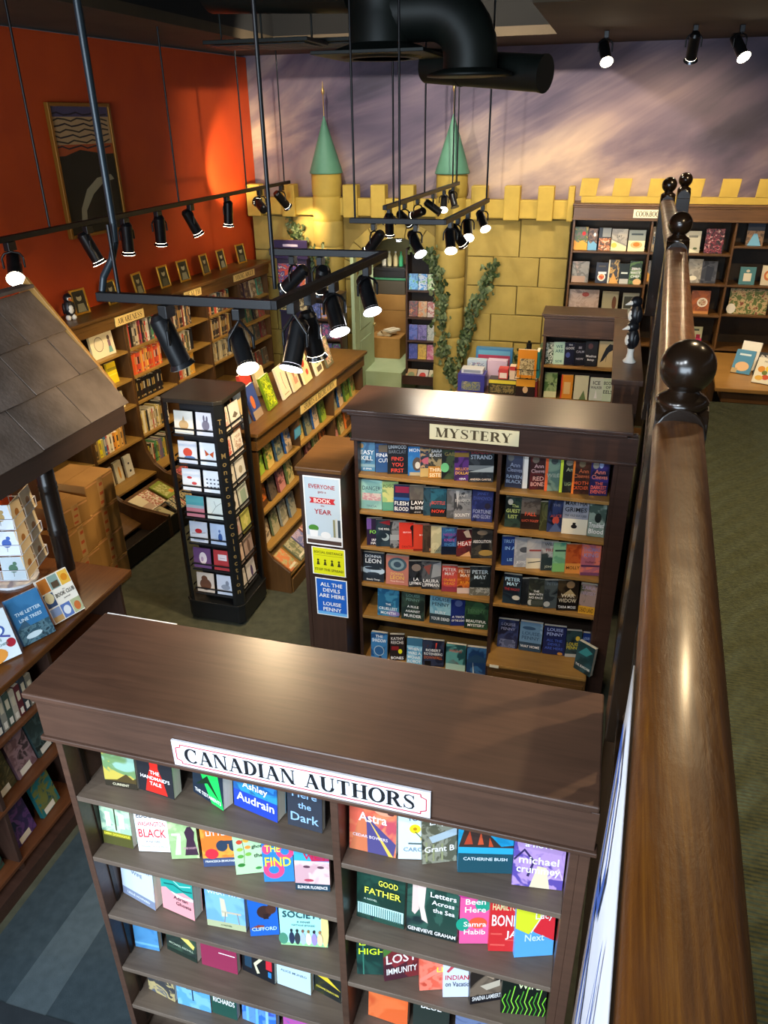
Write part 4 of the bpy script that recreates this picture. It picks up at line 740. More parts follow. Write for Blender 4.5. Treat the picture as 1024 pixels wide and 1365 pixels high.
mrow(.675, 4.27, [(-.362, .116, 1), (-.275, .045, 10), (-.205, .1, 8), (-.117, .075, 8), (-.006, .13, 10), (.115, .1, -2)], [
 (('141c28', '20303c', '10141c', 6), 'dark slate book with white boat', [('e', .75, .22, .22, .08, 'c8c4b8')], [('PETER', .84, .12, 'b8dcf0'), ('MAY', .68, .12, 'b8dcf0'), ('THE NIGHT', .5, .09, 'b03838')], .21),
 (('1c2024', '2c3034', '14161a', 8), 'narrow black book', [], [], .19),
 (('2a2e2a', '40463c', '1c201e', 7), 'dark grey coastal book', [('e', .15, .15, .16, .1, 'b8b8b0'), ('r', .2, .08, 1, .22, '4a5048')], [('THE', .56, .07, WH), ('MAN WITH', .45, .08, WH), ('NO FACE', .33, .08, WH)], .2),
 (('30383c', '505a5c', '20282c', 7), 'grey stormy book', [('e', .2, .15, .2, .1, 'c0c0b8')], [('PETER', .88, .1, '708088')], .2),
 (('241c14', '4a3c28', '14100c', 6), 'black book with woman in pale collar', [('e', .6, .86, .2, .12, '9a7c58'), ('p', [(.2, .5), (.6, .72), (.9, .5)], 'c0a878'), ('r', 0, 0, 1, .42, '161210')], [('WAR', .5, .12, 'e0d4b8'), ('WIDOW', .34, .13, 'e0d4b8'), ('TARA MOSS', .12, .09, WH)], .215),
 (('6a5a5c', 'a08880', '4a5038', 7), 'grey landscape book with yellow base', [('r', 0, 0, 1, .26, 'd8a030')], [('SARA', .88, .12, 'a898b0'), ('PARETSKY', .7, .12, 'a898b0'), ('DEAD LAND', .13, .15, '5a3410')], .21)], 'fourth', 'right')
mrow(.271, 4.335, [(-.373, .137, 2), (-.22, .148, 0), (-.062, .146, 3), (.065, .1, 8), (.143, .045, 4)], [
 (('20284a', '34406a', '181c34', 6), 'navy book with grey lettering', [('r', .1, .0, .9, .3, ('505a78', '707898', '303858', 20))], [('LOUISE', .84, .1, '8a90b0'), ('PENNY', .68, .1, '8a90b0')], .215),
 (('6a90b0', '90b0c8', '486a90', 5), 'pale blue winter book', [('r', 0, 0, 1, .3, '30485c'), ('e', .4, .8, .3, .06, '3a5878')], [('LOUISE', .62, .12, '3a5a78'), ('PENNY', .46, .12, '3a5a78'), ('WAY HOME', .16, .09, WH)], .22),
 ('1c2656', 'indigo book with blue capital letters', [('e', .8, .05, .12, .05, 'd8903c')], [('LOUISE', .88, .11, 'a8b8e8'), ('PENNY', .72, .11, 'a8b8e8'), ('ALL THE', .5, .09, '4a68c8'), ('DEVILS', .36, .09, '4a68c8'), ('ARE HERE', .22, .09, '4a68c8')], .215),
 (('1c2c34', '30484c', '141c20', 7), 'dark book with yellow moon', [('e', .75, .72, .14, .09, 'e0c040'), ('r', 0, 0, 1, .12, 'b8b8b0')], [('LOUISE', .5, .12, 'd8c840'), ('PENNY', .36, .12, 'd8c840')], .2),
 ('1c3474', 'bright navy book at the end', [], [('LOUIS', .8, .1, 'a0b8e8'), ('PEN', .64, .1, 'a0b8e8')], .2)], 'bottom', 'right')
book((.14, 4.20, .275), R(-35), .13, .21, .03, ('1c3a40', '2a5058', '14282c', 6), [('p', [(.1, .6), (.5, .9), (.9, .8), (.6, .6)], '3a8a90')], [('THE SEARCHER', .2, .08, WH)], .12, 'dark teal book standing alone on the oak ledge below the right mystery bay', MG)

# ------------------------------------------------------------------ end panel kiosk left of the mystery case
K = thing('end_display_panel', 'narrow dark wood display cabinet with posters at the left end of the mystery bookcase', 'cabinet', (-1.72, 4.06, 0))
MB().box(.02, 0, 0, .29, .5, 1.58).build('body', W_DARKZ, K, .003)
MB().box(.0, -.03, 1.585, .305, .52, 1.615).build('cap_board', W_MID, K, .006); MB().box(.01, -.015, 1.555, .3, .51, 1.585).build('cap_moulding', W_DARK, K, .004)
MB().box(.02, -.006, .0, .045, .0, 1.55).build('corner_strip', W_DARKZ, K); MB().box(.268, -.006, .0, .29, .0, 1.55).build('corner_strip', W_DARKZ, K)
def poster(name, label, x0, z0, wd, ht, base, arts, texts, cat='poster', y=4.05):
    o = MB().box(-wd / 2, -.0015, 0, wd / 2, .0015, ht).build(name, flat('eef2f6', .4)); o.location = (x0 + wd / 2, y, z0); tag(o, label, cat)
    a = MB(); mats = []; yy = draw(a, [('r', .03, .02, .97, .98, base)] + arts, mats, wd, ht, -.0015); a.build('print', inks(mats), o)
    a = MB(); cols = []
    for tx in texts:
        st, yc, hf, c = tx[:4]; xc = tx[4] if len(tx) > 4 else .5; fit = tx[5] if len(tx) > 5 else .86
        if c not in cols: cols.append(c)
        put_text(a, st, cols.index(c), fit * wd, hf * ht, lambda u, v: (u, yy - .0002, v), .015, center=((xc - .5) * wd, yc * ht))
    if texts: a.build('lettering', inks(cols), o)
    return o
poster('poster', 'tall pale blue book of the year poster on the end cabinet', -1.675, 1.07, .245, .485, 'b8ccdc', [('r', .03, .02, .97, .08, '4a3a34'), ('r', .03, .08, .97, .14, 'd8dce0'), ('r', .76, .14, .82, .4, '8a8a6a'), ('r', .83, .14, .88, .42, 'c8ccc8'), ('r', .89, .14, .96, .4, '38424a'), ('e', .22, .25, .14, .05, '4a8a38'), ('p', [(.12, .12), (.32, .12), (.34, .22), (.1, .22)], 'e8ecf0'), ('e', .55, .16, .14, .05, 'e4e8ec'), ('p', [(.15, .62), (.85, .62), (.8, .66), (.85, .7), (.15, .7), (.2, .66)], 'c02c34')],
       [('EVERYONE', .86, .06, 'a83440', .5, .7), ('gets a', .78, .04, '9a5058', .5, .3), ('BOOK', .66, .06, 'f0e8e8', .5, .5), ('this', .59, .025, '9a5058', .5, .15), ('YEAR', .5, .07, 'a83440', .5, .5)])
poster('notice', 'yellow social distance notice below the tall poster', -1.645, .848, .228, .205, 'd8dc18', [('r', .08, .71, .92, .72, '6a6a10')] + [q for i in range(4) for q in (('e', .18 + i * .21, .54, .035, .035, '3a3c14'), ('p', [(.13 + i * .21, .36), (.23 + i * .21, .36), (.2 + i * .21, .5), (.16 + i * .21, .5)], '3a3c14'))], [('SOCIAL DISTANCE', .83, .085, '6a6c14'), ('STOP THE SPREAD', .2, .09, '6a6c14')], 'notice')
poster('notice', 'bright blue book title notice, lowest of the three on the end cabinet', -1.632, .53, .22, .29, '1c5fc0', [('r', .03, .02, .97, .1, '6ab0e8')], [('ALL THE', .84, .1, WH), ('DEVILS', .69, .1, WH), ('ARE HERE', .54, .1, WH), ('LOUISE', .32, .1, WH), ('PENNY', .17, .1, WH)], 'notice')
# ------------------------------------------------------------------ case with the crow book, and its return along the mezzanine
cr = bookcase('bookcase', 'brown bookcase with plain fascia behind the mystery case, crow book on top shelf', (-.50, 7.30, 0), 0, .70, .34, 1.90, [], [[1.412, 1.08, .75, .4]], 1.70, (W_MOCHA, W_OAK, W_BACK), oh=.03, fy=.012)
rt = thing('bookcase_return', 'brown shelf return running along the mezzanine edge beside the crow book case', 'bookcase', (.118, 5.35, 0))
MB().box(0, 0, 1.86, .21, 1.90, 1.9).build('top_board', W_MOCHA, rt, .005); MB().box(.02, .012, 1.66, .19, 1.9, 1.86).build('fascia', W_MOCHA, rt, .003); MB().box(.105, .02, 0, .19, 1.9, 1.66).build('back_panel', W_BACK, rt)
MB().box(.02, .012, 0, .105, .04, 1.66).build('side_panel', W_MOCHA, rt)
CG = 'books in the crow book case'
def crw(i): return ['upper visible shelf, crow book case', 'lower visible shelf, crow book case'][i]
fan_row(1.412, 7.34, [
 (-.43, .075, 6, ('1c3a28', 'd0d8d0', '244a30', 40), 'green and white patterned book', [], [], .2), (-.35, .09, 6, 'b8d8c8', 'pale mint book with dark letters', [], [('WE', .8, .14, '2a6a70'), ('ARE', .6, .14, '2a6a70'), ('SIDE', .14, .12, '2a6a70')], .21), (-.25, .085, 8, '1c1f34', 'navy book with white lines', [('e', .3, .45, .2, .12, '4a5aa0')], [('THE', .9, .07, WH), ('GOOD', .75, .1, WH)], .21), (-.16, .085, 8, '1a1c26', 'black book with grey capitals', [], [('BE', .8, .1, 'b0b0c0'), ('CALM', .62, .1, 'b0b0c0'), ('NOW', .3, .09, 'b0b0c0')], .21), (-.05, .11, 6, '222226', 'black book with white text block', [('e', .4, .82, .2, .12, '5a3a3c')], [('Wondrous', .42, .1, WH), ('Beings', .26, .1, WH)], .23), (.09, .15, 4, 'c8b080', 'tan book with large black crow', [('p', [(.12, .18), (.3, .25), (.62, .58), (.95, .72), (.9, .86), (.62, .9), (.42, .74), (.28, .5)], '16161a'), ('p', [(.92, .78), (1, .74), (.92, .72)], '16161a'), ('l', [(.5, .5), (.46, .2)], .02, '2a2420')], [], .24)], crw(0), CG, lim=.25)
fan_row(1.08, 7.34, [
 (-.40, .12, 4, ('4a6a38', '8aa070', '2c4428', 12), 'leafy green book', [('r', 0, 0, 1, .25, 'c8c8a0')], [], .24), (-.245, .11, 4, 'e0902c', 'orange book with pale window', [('r', .25, .2, .8, .7, 'e8c080'), ('r', 0, 0, .12, 1, 'd84028')], [], .23), (-.11, .13, 4, 'dcd8b8', 'cream book with sprig', [('p', [(.4, 0), (.9, 0), (.7, .4)], '6a8050')], [], .23), (.03, .12, 4, 'd0d8cc', 'white book with wavy black outlines', [('p', [(.5, .5), (.62, .1), (.38, .1)], 'f0f0f0')], [('ICE', .78, .16, '20282c'), ('WALKER', .58, .12, '20282c')], .22), (.14, .1, 2, 'c8d8c0', 'pale green book with bold black letters', [], [('BOOK', .8, .15, '1c2420'), ('OF', .62, .12, '1c2420'), ('EELS', .42, .15, '1c2420')], .22)], crw(1), CG, lim=.25)
def puffin(loc, rz, label, n=2, s=1.0):
    o = thing('puffin_figurine', label, 'figurine', loc, rz, 'puffin figurines')
    BLK, WHT, ORG = flat('15161a', .35), flat('e8e4d8', .4), flat('d8702c', .4)
    z = .0
    if n == 2: MB().lathe([(.045, 0), (.05, .008), (.03, .03), (.022, .07), (.026, .1)], 16).build('stand', WHT, o); z = .1
    else:
        for x in (-.025, .025): MB().ball((x, -.012, .02), .022, 10, 8, sc=(1, 1.5, 1.2)).build('foot', WHT, o)
        z = .03
    for k in range(n):
        b = MB().lathe([(.02, z), (.045, z + .03), (.052, z + .07), (.04, z + .115), (.03, z + .135)], 16).build('body', BLK, o)
        MB().ball((0, -.028, z + .065), .035, 12, 8, sc=(.85, .8, 1.3)).build('breast', WHT, b)
        h = MB().ball((0, -.006, z + .16), .042, 14, 10, sc=(.9, 1.1, 1)).build('head', BLK, o)
        MB().ball((0, -.028, z + .158), .032, 12, 8, sc=(.85, .8, .8)).build('face', WHT, h)
        MB().cyl((0, -.045, z + .155), (0, -.09, z + .145), .016, .003, 8).build('beak', ORG if n == 1 else WHT, h)
        for sx in (-1, 1): MB().ball((sx * .046, .004, z + .07), .03, 10, 8, sc=(.4, .8, 1.7)).build('wing', BLK, b)
        z += .175
    return o
puffin((.235, 5.82, 1.9), R(-60), 'two stacked black and white puffin figurines on the case beside the handrail', 2)

# ------------------------------------------------------------------ cookbook case
ck = bookcase('bookcase', 'wide brown cookbook case against the back wall right of the castle', (-.42, 9.40, 0), 0, 2.5, .36, 2.66, [.85, 1.71], [[2.16, 1.80, 1.45, 1.1], [2.16, 1.84, 1.5, 1.13], [2.25, 1.84, 1.52, 1.13]], 2.5, (W_MID, W_MID, varied('2a2014', '3a2c1c', 5, .6)), oh=.02, fy=.012, sw=.022)
sign(ck, 'COOKBOOKS', .815, 2.565, .36, .085, y=-.016)
KG = 'cookbooks in the cookbook case'
def kw(r, c): return '%s shelf, %s bay of cookbook case' % (r, c)
def krow(z, xs, cols, r, c, hs=(.22, .27), ws=None):
    rng = random.Random(r + c); items = []
    for i, (x, wv) in enumerate(xs):
        cv = cols[i]; art = cv[1] if isinstance(cv, list) else autoart(rng, '8a7a60'); c0 = cv[0] if isinstance(cv, list) else cv
        base = c0 if isinstance(c0, str) else c0[0]
        tx = cv[2] if isinstance(cv, list) and len(cv) > 2 else []
        items.append((x, wv, rng.uniform(0, 5), c0, cname(base) + ' cookbook', art, tx, rng.uniform(*hs)))
    fan_row(z, 9.45, items, kw(r, c), KG, lim=.28)
PL = lambda c1, c2: [('e', .5, .3, .34, .2, 'e8e0d0'), ('e', .5, .3, .24, .14, (c1, c2, 'd8c070', 40)), ('r', .2, .78, .8, .86, '50483c')]
krow(2.16, [(-.32, .15), (-.19, .1), (-.06, .13), (.1, .17), (.29, .18)], [(('6a5a4a', '4a6030', 'b0903c', 14)), (('7a5a40', '4a3424', '8a6a50', 14)), ['26282c', [('r', .05, 0, 1, .55, ('5a3c20', 'c8783c', 'e0d8b8', 30)), ('r', .3, .6, 1, 1, '8a8c88')]], [('a8a090', '8a8478', '7a6a50', 12), [('p', [(0, 0), (1, 0), (1, .2), (0, .5)], 'e0d8a8'), ('e', .2, .25, .18, .12, 'd8c048')], [('EAT', .66, .1, '30302c')]], ['8a9088', [('r', 0, 0, 1, .5, 'e8dcae'), ('e', .5, .3, .36, .16, 'd8b070'), ('e', .5, .32, .2, .1, 'e07a20'), ('r', .15, .76, .85, .84, '3a4448')]]], 'top', 'left')
krow(1.80, [(-.29, .19), (-.05, .13), (.08, .12), (.2, .12), (.32, .13)], [[('8a8478', '6a6458', 'a08878', 10), [('r', 0, 0, .8, .3, 'b09078')]], ['2a2c38', PL('c84a20', 'e08a3c') + [('r', .2, .45, .9, .55, 'e8e8e8')]], [('383430', 'c09850', '2c2c28', 14), [('r', 0, 0, .12, 1, 'e8e0c8'), ('p', [(.12, 0), (1, 0), (.5, .45)], 'd8a050')]], ['1c2420', [('r', .1, .0, .9, .25, 'b8b8b0'), ('r', .2, .5, .8, .58, 'd0d8d0')]], [('243820', '5a7a3c', '1c2c1c', 12), [('e', .7, .1, .35, .14, 'd8b078')], [('ZERO', .66, .11, WH), ('WASTE', .5, .12, WH), ('CHEF', .34, .12, WH)]]], 'second', 'left')
krow(1.45, [(-.22, .34), (.08, .18), (.31, .18)], [[('a89080', 'b8a090', '8a7468', 10), [('e', .55, .8, .12, .1, '9a4030')]], ['908a70', [('e', .75, .5, .14, .3, '5a3824')]], ['8a8c80', [('r', .08, .3, .92, .85, '3a3c34')]]], 'third', 'left')
krow(2.16, [(.5, .1), (.72, .16), (.88, .16), (1.1, .19)], [(('7a6a58', 'b09878', '5a5044', 12)), ['8a8a80', [('r', .1, .1, .9, .5, 'b0a890')]], ['b8b4a0', [('p', [(0, .3), (1, .0), (1, .0), (0, 0)], 'e0d8b8'), ('e', .7, .2, .14, .05, '4a5a38'), ('r', .2, .7, .8, .8, '707068')]], [('241c20', '802838', 'c8b0a8', 40), []]], 'top', 'middle')
krow(1.84, [(.5, .1), (.74, .24), (.95, .15), (1.1, .16)], [(('6a6058', '8a7c6c', '50483e', 12)), [('4a4844', '5a5650', '3c3a36', 8), [('e', .45, .5, .4, .32, '20201c'), ('e', .45, .5, .33, .26, ('a88838', 'c8a850', '786028', 30))]], [('8a8478', 'a09a8c', '6a6458', 10), [('e', .4, .2, .3, .1, 'e0d8c0')]], [('3a3c44', '50525a', '2a2c34', 8), [('p', [(.3, .1), (.7, .1), (.8, .7), (.3, .8)], '2c303c')]]], 'second', 'middle')
krow(1.5, [(.56, .1), (.83, .17), (1.06, .2)], [(('6a5040', '8a7058', '4a3c30', 12)), [('50443c', '706050', '3c342c', 12), [('e', .6, .3, .25, .14, 'd8d0c0')]], [('a85a28', '8a4a24', 'b87038', 8), [('e', .62, .5, .28, .2, 'e0d8c8'), ('e', .62, .5, .2, .14, ('5a2c1c', 'c8b090', '8a3c2c', 40)), ('r', 0, 0, 1, .12, 'c8884c')]]], 'third', 'middle')
krow(1.13, [(.86, .08), (1.05, .18)], [(('8a5a50', '6a4840', '50382c', 12)), ['a8a888', [('r', 0, 0, 1, .42, 'c83a6a'), ('r', .65, .4, .9, .62, '8a1c38'), ('r', .2, .8, .8, .9, '40483c')]]], 'fourth', 'middle')
krow(2.25, [(1.5, .17), (1.78, .18)], [(('5a4838', '8a6a4c', '3c3024', 14)), (('4a3c30', '8a4830', '342820', 14))], 'top', 'right')
krow(1.84, [(1.5, .16), (1.71, .13)], [['4a7a80', [('r', .25, .2, .75, .65, 'd8d0b8'), ('e', .5, .78, .12, .08, 'c8c0a8')]], ['d8ccb0', [('e', .5, .5, .34, .26, 'c8703c'), ('e', .5, .5, .18, .14, 'e8c890')]]], 'second', 'right', (.18, .24))
krow(1.52, [(1.56, .4)], [[('5a6a30', 'c0a878', '7a3c24', 22), [('e', .08, .2, .12, .2, 'e0dcd0')]]], 'third', 'right', (.27, .28))
tb = thing('display_table', 'low oak display table on the right below the cookbook case', 'table', (1.05, 7.98, 0))
MB().ext([(.12, 0, 1.06), (1.2, 0, 1.06), (1.2, 1.38, 1.06), (.22, 1.38, 1.06)], (0, 0, .04)).build('table_top', W_OAK, tb, .006); MB().box(.2, .06, .94, 1.15, 1.3, 1.06).build('apron', W_MID, tb)
for x in (.22, 1.06):
    for y in (.08, 1.2): MB().box(x, y, 0, x + .07, y + .07, .94).build('leg', W_MIDZ, tb)
book((1.46, 8.52, 1.1), R(-24), .19, .25, .02, '4a8ab0', [('e', .5, .3, .36, .2, 'e0b888'), ('r', .2, .76, .8, .84, 'd0e4ec'), ('r', 0, 0, .3, .2, 'b8a070')], [], .5, 'blue cookbook leaning on a stand on the oak display table', 'books on the oak display table')
book((1.53, 8.68, 1.1), R(-24), .19, .3, .02, 'e8e4d8', [], [], .45, 'plain white cookbook behind the blue one on the oak display table', 'books on the oak display table')
book((1.66, 8.44, 1.1), R(-24), .18, .25, .02, '26282a', [('r', .1, .2, .9, .9, ('2a2a2a', 'd8d4c8', '585650', 30))], [], .5, 'black and white cookbook second from front on the oak display table', 'books on the oak display table')
book((1.62, 8.2, 1.1), R(-24), .19, .26, .02, 'e4e0cc', [('e', .3, .55, .18, .12, 'd8902c'), ('e', .65, .6, .17, .12, 'e8c83c'), ('e', .6, .25, .18, .1, 'c85030'), ('e', .3, .2, .2, .1, 'e0b048'), ('e', .5, .42, .14, .09, '6a7a30')], [('FRUIT', .86, .07, '807860')], .55, 'white cookbook with painted fruit, front one on the oak display table', 'books on the oak display table')

# ------------------------------------------------------------------ bookcases along the orange wall
W_LS = wood('4a3016', '6a4a22', .34, 'x'); W_LSZ = wood('3e2812', '583a1a', .4, 'z'); W_LO = wood('80602c', '9a7638', .4, 'x'); LB = varied('3a2a14', '4a361a', 5, .6)
names = ['nearest, half hidden by the shingled roof', 'with the tall curved side below the awareness sign', 'second below the awareness sign', 'below the health sign', 'between health and young adult signs', 'farthest, below the young adult sign']
SX = [-.82, -.09, .64, 1.36, 2.09, 2.82, 3.55]
SHZ = [1.555, 1.28, 1.015, .66, .30]
for i in range(6):
    o = thing('bookcase', 'brown wall bookcase unit, ' + names[i], 'bookcase', LF(SX[i], 0) , LA)
    W = SX[i + 1] - SX[i] - .003
    prof_ = [(.33, 0), (.33, 1.86), (0, 1.86), (0, .66), (-.03, .5), (-.1, .38), (-.22, .3), (-.4, .26), (-.74, .23), (-.74, 0)]
    if i == 5: prof_ = [(.33, 0), (.33, 1.86), (0, 1.86), (0, 0)]
    for x in (0, W - .022): MB().ext([(x, a, b) for a, b in prof_], (.022, 0, 0)).build('side_panel', W_LSZ, o, .002)
    MB().box(.022, .318, 0, W - .022, .33, 1.86).build('back_panel', LB, o)
    for z in SHZ: MB().box(.022, -.01 if z > .5 or i == 5 else -.12, z - .022, W - .022, .316, z).build('shelf', W_LO, o, .002)
    if i == 5: continue
    m = MB(); m.ext([(.022, -.12, .22), (.022, -.42, .10), (.022, -.42, .085), (.022, -.12, .2)], (W - .044, 0, 0)); m.build('sloped_rack', W_LS, o)
    MB().box(.022, -.74, .02, W - .022, -.725, .2).build('tray_front', flat('1c130c', .4), o, .002); MB().box(.022, -.725, .02, W - .022, .3, .04).build('tray_floor', flat('1c130c', .5), o)
tp = thing('long_shelf_top', 'long brown top board over the wall bookcases, below the framed photos', 'shelf top', LF(-.82, 0), LA)
MB().box(-.03, -.045, 1.92, 4.41, .338, 1.95).build('top_board', W_LS, tp, .005); MB().box(-.01, -.02, 1.865, 4.39, .33, 1.92).build('top_moulding', W_LS, tp, .003)
MB().box(-.005, -.014, 1.80, 4.38, -.001, 1.865).build('fascia', W_LS, tp, .002)
sign(tp, 'AWARENESS', .697 + .82, 1.858, .44, .085, y=-.03, board='d8bc78', ink='3c2a10'); sign(tp, 'HEALTH', 1.796 + .82, 1.878, .33, .082, y=-.03, board='d8bc78', ink='3c2a10'); sign(tp, 'YOUNG ADULT', 2.915 + .82, 1.882, .5, .08, y=-.03, board='d8bc78', ink='3c2a10')
LG = 'books in the wall bookcases'
UN = ['nearest wall unit', 'tennis book wall unit', 'second awareness wall unit', 'health wall unit', 'wall unit past health', 'farthest wall unit']
RN = ['top shelf', 'second shelf', 'third shelf', 'fourth shelf', 'fifth shelf']
def lsp(u, r, x0, x1, pal, seed=1, hm=(.17, .21), y=.03): spine_row(LF, LA, SX[u] + x0, SX[u] + x1, SHZ[r], y, random.Random(seed * 31 + u * 7 + r), pal, '%s of %s' % (RN[r], UN[u]), LG, hm[1], hmin=hm[0])
def lfa(u, r, x, wv, cover, words, arts=(), h=.2, yaw=0, tilt=.12):
    P = LF(SX[u] + x, .06, SHZ[r]); book(P, LA + R(yaw), wv, h, .024, cover, list(arts), [], tilt, '%s, %s of %s' % (words, RN[r], UN[u]), LG)
lfa(1, 0, .45, .32, 'd8cca8', 'white book with bicycle wheel and sketched figure', [('e', .35, .55, .2, .3, '6a5a4a'), ('e', .35, .55, .18, .27, 'd0c4a4'), ('p', [(.75, .15), (.85, .15), (.86, .6), (.74, .6)], '7a5a68'), ('e', .8, .7, .06, .1, '503c30'), ('p', [(.7, .1), (.9, .1), (.86, .35), (.74, .35)], '6a9a90')], .23)
lfa(1, 1, .52, .13, 'e0c020', 'yellow book face out', [('r', 0, .6, 1, .75, '8a7a20'), ('r', 0, .4, 1, .44, 'f0dc50')], .2)
lfa(1, 1, .34, .13, 'd8b830', 'mustard book face out', [], .2)
lfa(1, 2, .58, .06, 'e4d8a8', 'small cream book face out', [], .16)
lsp(1, 3, .03, .66, ['4a3c2c', '5a4a34', 'a08a54', 'e0d018', 'b0a860', '3a6a90', 'a8382c', 'd8ccb0', 'c8bc90', 'd8d0b8', 'c87c2c', 'd89030', 'e0a848', 'b88a40', 'c8a060', 'a87838'])
lfa(1, 4, .36, .11, 'd8d0b0', 'white book with orange fern', [('e', .55, .45, .13, .3, 'c88a2c')], .22, 0); lfa(1, 4, .52, .11, 'd4d0bc', 'white book with two small birds', [('e', .5, .62, .12, .05, '30302c'), ('e', .55, .25, .14, .06, '30302c')], .22); lfa(1, 4, .22, .1, 'b8a888', 'tan book tucked behind white ones', [], .2)
lsp(2, 0, .04, .56, ['4a8a60', 'b8443c', '1c1c1c', '6a6050', 'b0a890', 'c8b898', '8a2c30', 'b04858', '20242c', '3c3830', 'a89878', 'c83830', 'd8d0c0', '505050'], hm=(.2, .235)); lsp(2, 1, .06, .6, ['c85028', 'd8602c', 'b8402c', 'c84a34', 'd0603c', 'e0983c', 'c8402c', 'd89048', 'e8b050', 'b83428'], 2, (.2, .23)); lsp(2, 2, .04, .62, ['1c1a18', '24201c', '201c1a', '2c1c1a', '241818', '1c1c20', '201a18', '28201c', '1a1a1a', '181818'], 3, (.2, .23)); lsp(2, 3, .05, .6, ['c8b468', 'd8d0b8', 'c0a860', '383834', 'd8ccb0', 'c8c0a0', 'b04030', 'd8d0c0', '8a7a60'], 4, (.21, .25)); lsp(2, 4, .05, .6, ['3a7a60', 'b8a838', '1c241c', 'd8d0b8', 'b83c34', '3a7a4c', '58a068', 'a8a838', '7a6a88', '6a5a80'], 5, (.2, .23))
lsp(3, 0, .02, .45, ['2c2c30', '50382c', '8a3028', 'c8c0a8', '383c44', '6a5a48', 'a07850'], 6, (.2, .23)); lsp(3, 1, .03, .42, ['d8d0c0', '282828', '1c1c20', 'c8a888', 'b84a2c', 'd0c8b0', 'c85a34', 'd8c8a0', '5a5a40', '6a6a48'], 7, (.2, .23)); lsp(3, 2, .03, .4, ['a8a890', '303030', 'b04030', 'c86848', 'b89878', 'd8d0b0', '24241c', 'b8bca0', 'd8b050', 'd8982c', 'e0a83c', 'd89830'], 8, (.2, .24))
lsp(4, 0, .02, .68, ['6a3c2c', '7a2c2c', 'c89060', '24242c', '2c6a60', 'b87850', 'c83c34', 'd8c8a8', '1c1c24', '305068', '1c2024', '8a8478'], 9, (.2, .235)); lsp(4, 1, .02, .6, ['4a2c24', '8a5a3c', 'c8a868', '20242c', '5a4a3c', '24282c'], 10, (.2, .23)); lsp(4, 2, .02, .6, ['c8bc98', 'b8a880', '8a8068', 'a89870', 'c8c0a0', '6a604c', 'b0a078'], 11, (.2, .23))
for r, cs in enumerate((('24202c', '3c3040', 'c8b898', '4a8a70'), ('5a6a40', '2c5a48', '1c2024', '8a3c34'), ('7a2c2c', 'a89878', '3c4440', '6a2828'), ('6a5844', '3a4a50', '8a3c30', '50584c'), ('484038', '705848', '30383c', '5a4a40'))):
    for k, c in enumerate(cs): lfa(5, r, .12 + k * .165, .14, (c, '6a5848', 'a89878', 18), '%s book number %s face out' % (cname(c), ['one', 'two', 'three', 'four'][k]), h=.2, yaw=4)
for k, (x, wv, c, lab, art) in enumerate(((.28, .3, 'e0d4b4', 'white floral book lying on the sloped rack of the tennis book wall unit', [('r', .5, 0, 1, 1, ('e0d8c0', 'b86858', '8a9a50', 40)), ('r', .05, .05, .5, .4, 'b89a80')]), (.56, .17, '8a9a38', 'olive garden book lying on the sloped rack of the tennis book wall unit', [('r', .08, .15, .92, .85, ('c8c888', 'a0a048', '6a7a30', 30)), ('r', .6, .15, .9, .35, 'd88a2c')]))):
    P = LF(SX[1] + x, -.395, .118); book(P, LA, wv, .24, .018, c, art, [], R(68), lab, LG)
P = LF(SX[2] + .28, -.395, .118); book(P, LA, .22, .25, .018, '5a3c34', [('r', .06, .06, .94, .94, ('6a4038', 'c84a58', 'd8c0a8', 40))], [], R(68), 'dark book covered in pink blossoms on the sloped rack of the second awareness wall unit', LG)
for k, (x, c, t, wv, lab) in enumerate(((.16, 'a8a078', .05, .2, 'pale glossy book lying at the near end of the floor tray'), (.33, '6a7068', .02, .06, 'thin grey book on edge in the floor tray, first of the row'), (.39, '384a58', .02, .06, 'thin slate book on edge in the floor tray, second of the row'), (.45, 'b0605a', .02, .06, 'thin red book on edge in the floor tray, third of the row'), (.51, '20302c', .02, .06, 'thin dark book on edge in the floor tray, fourth of the row'), (.64, '8a7858', .06, .17, 'glossy tan book lying at the far end of the floor tray'))):
    P = LF(SX[1] + x, -.685, .05)
    if wv > .1: book(P, LA, wv, .26, .03, (c, 'b8a878', '70684c', 14), [], [], R(72), lab, LG)
    else: book(P, LA, .05, .24, t, (c, 'c8b888', '50584c', 30), [], [], R(58), lab, LG)

o = SPM.build('shelved_books', [PAGES if c == 'PAGES' else flat(c, .4) for c in SPC]); tag(o, 'rows of book spines packed on the shelves of the wall bookcases', 'books', None, 'stuff')
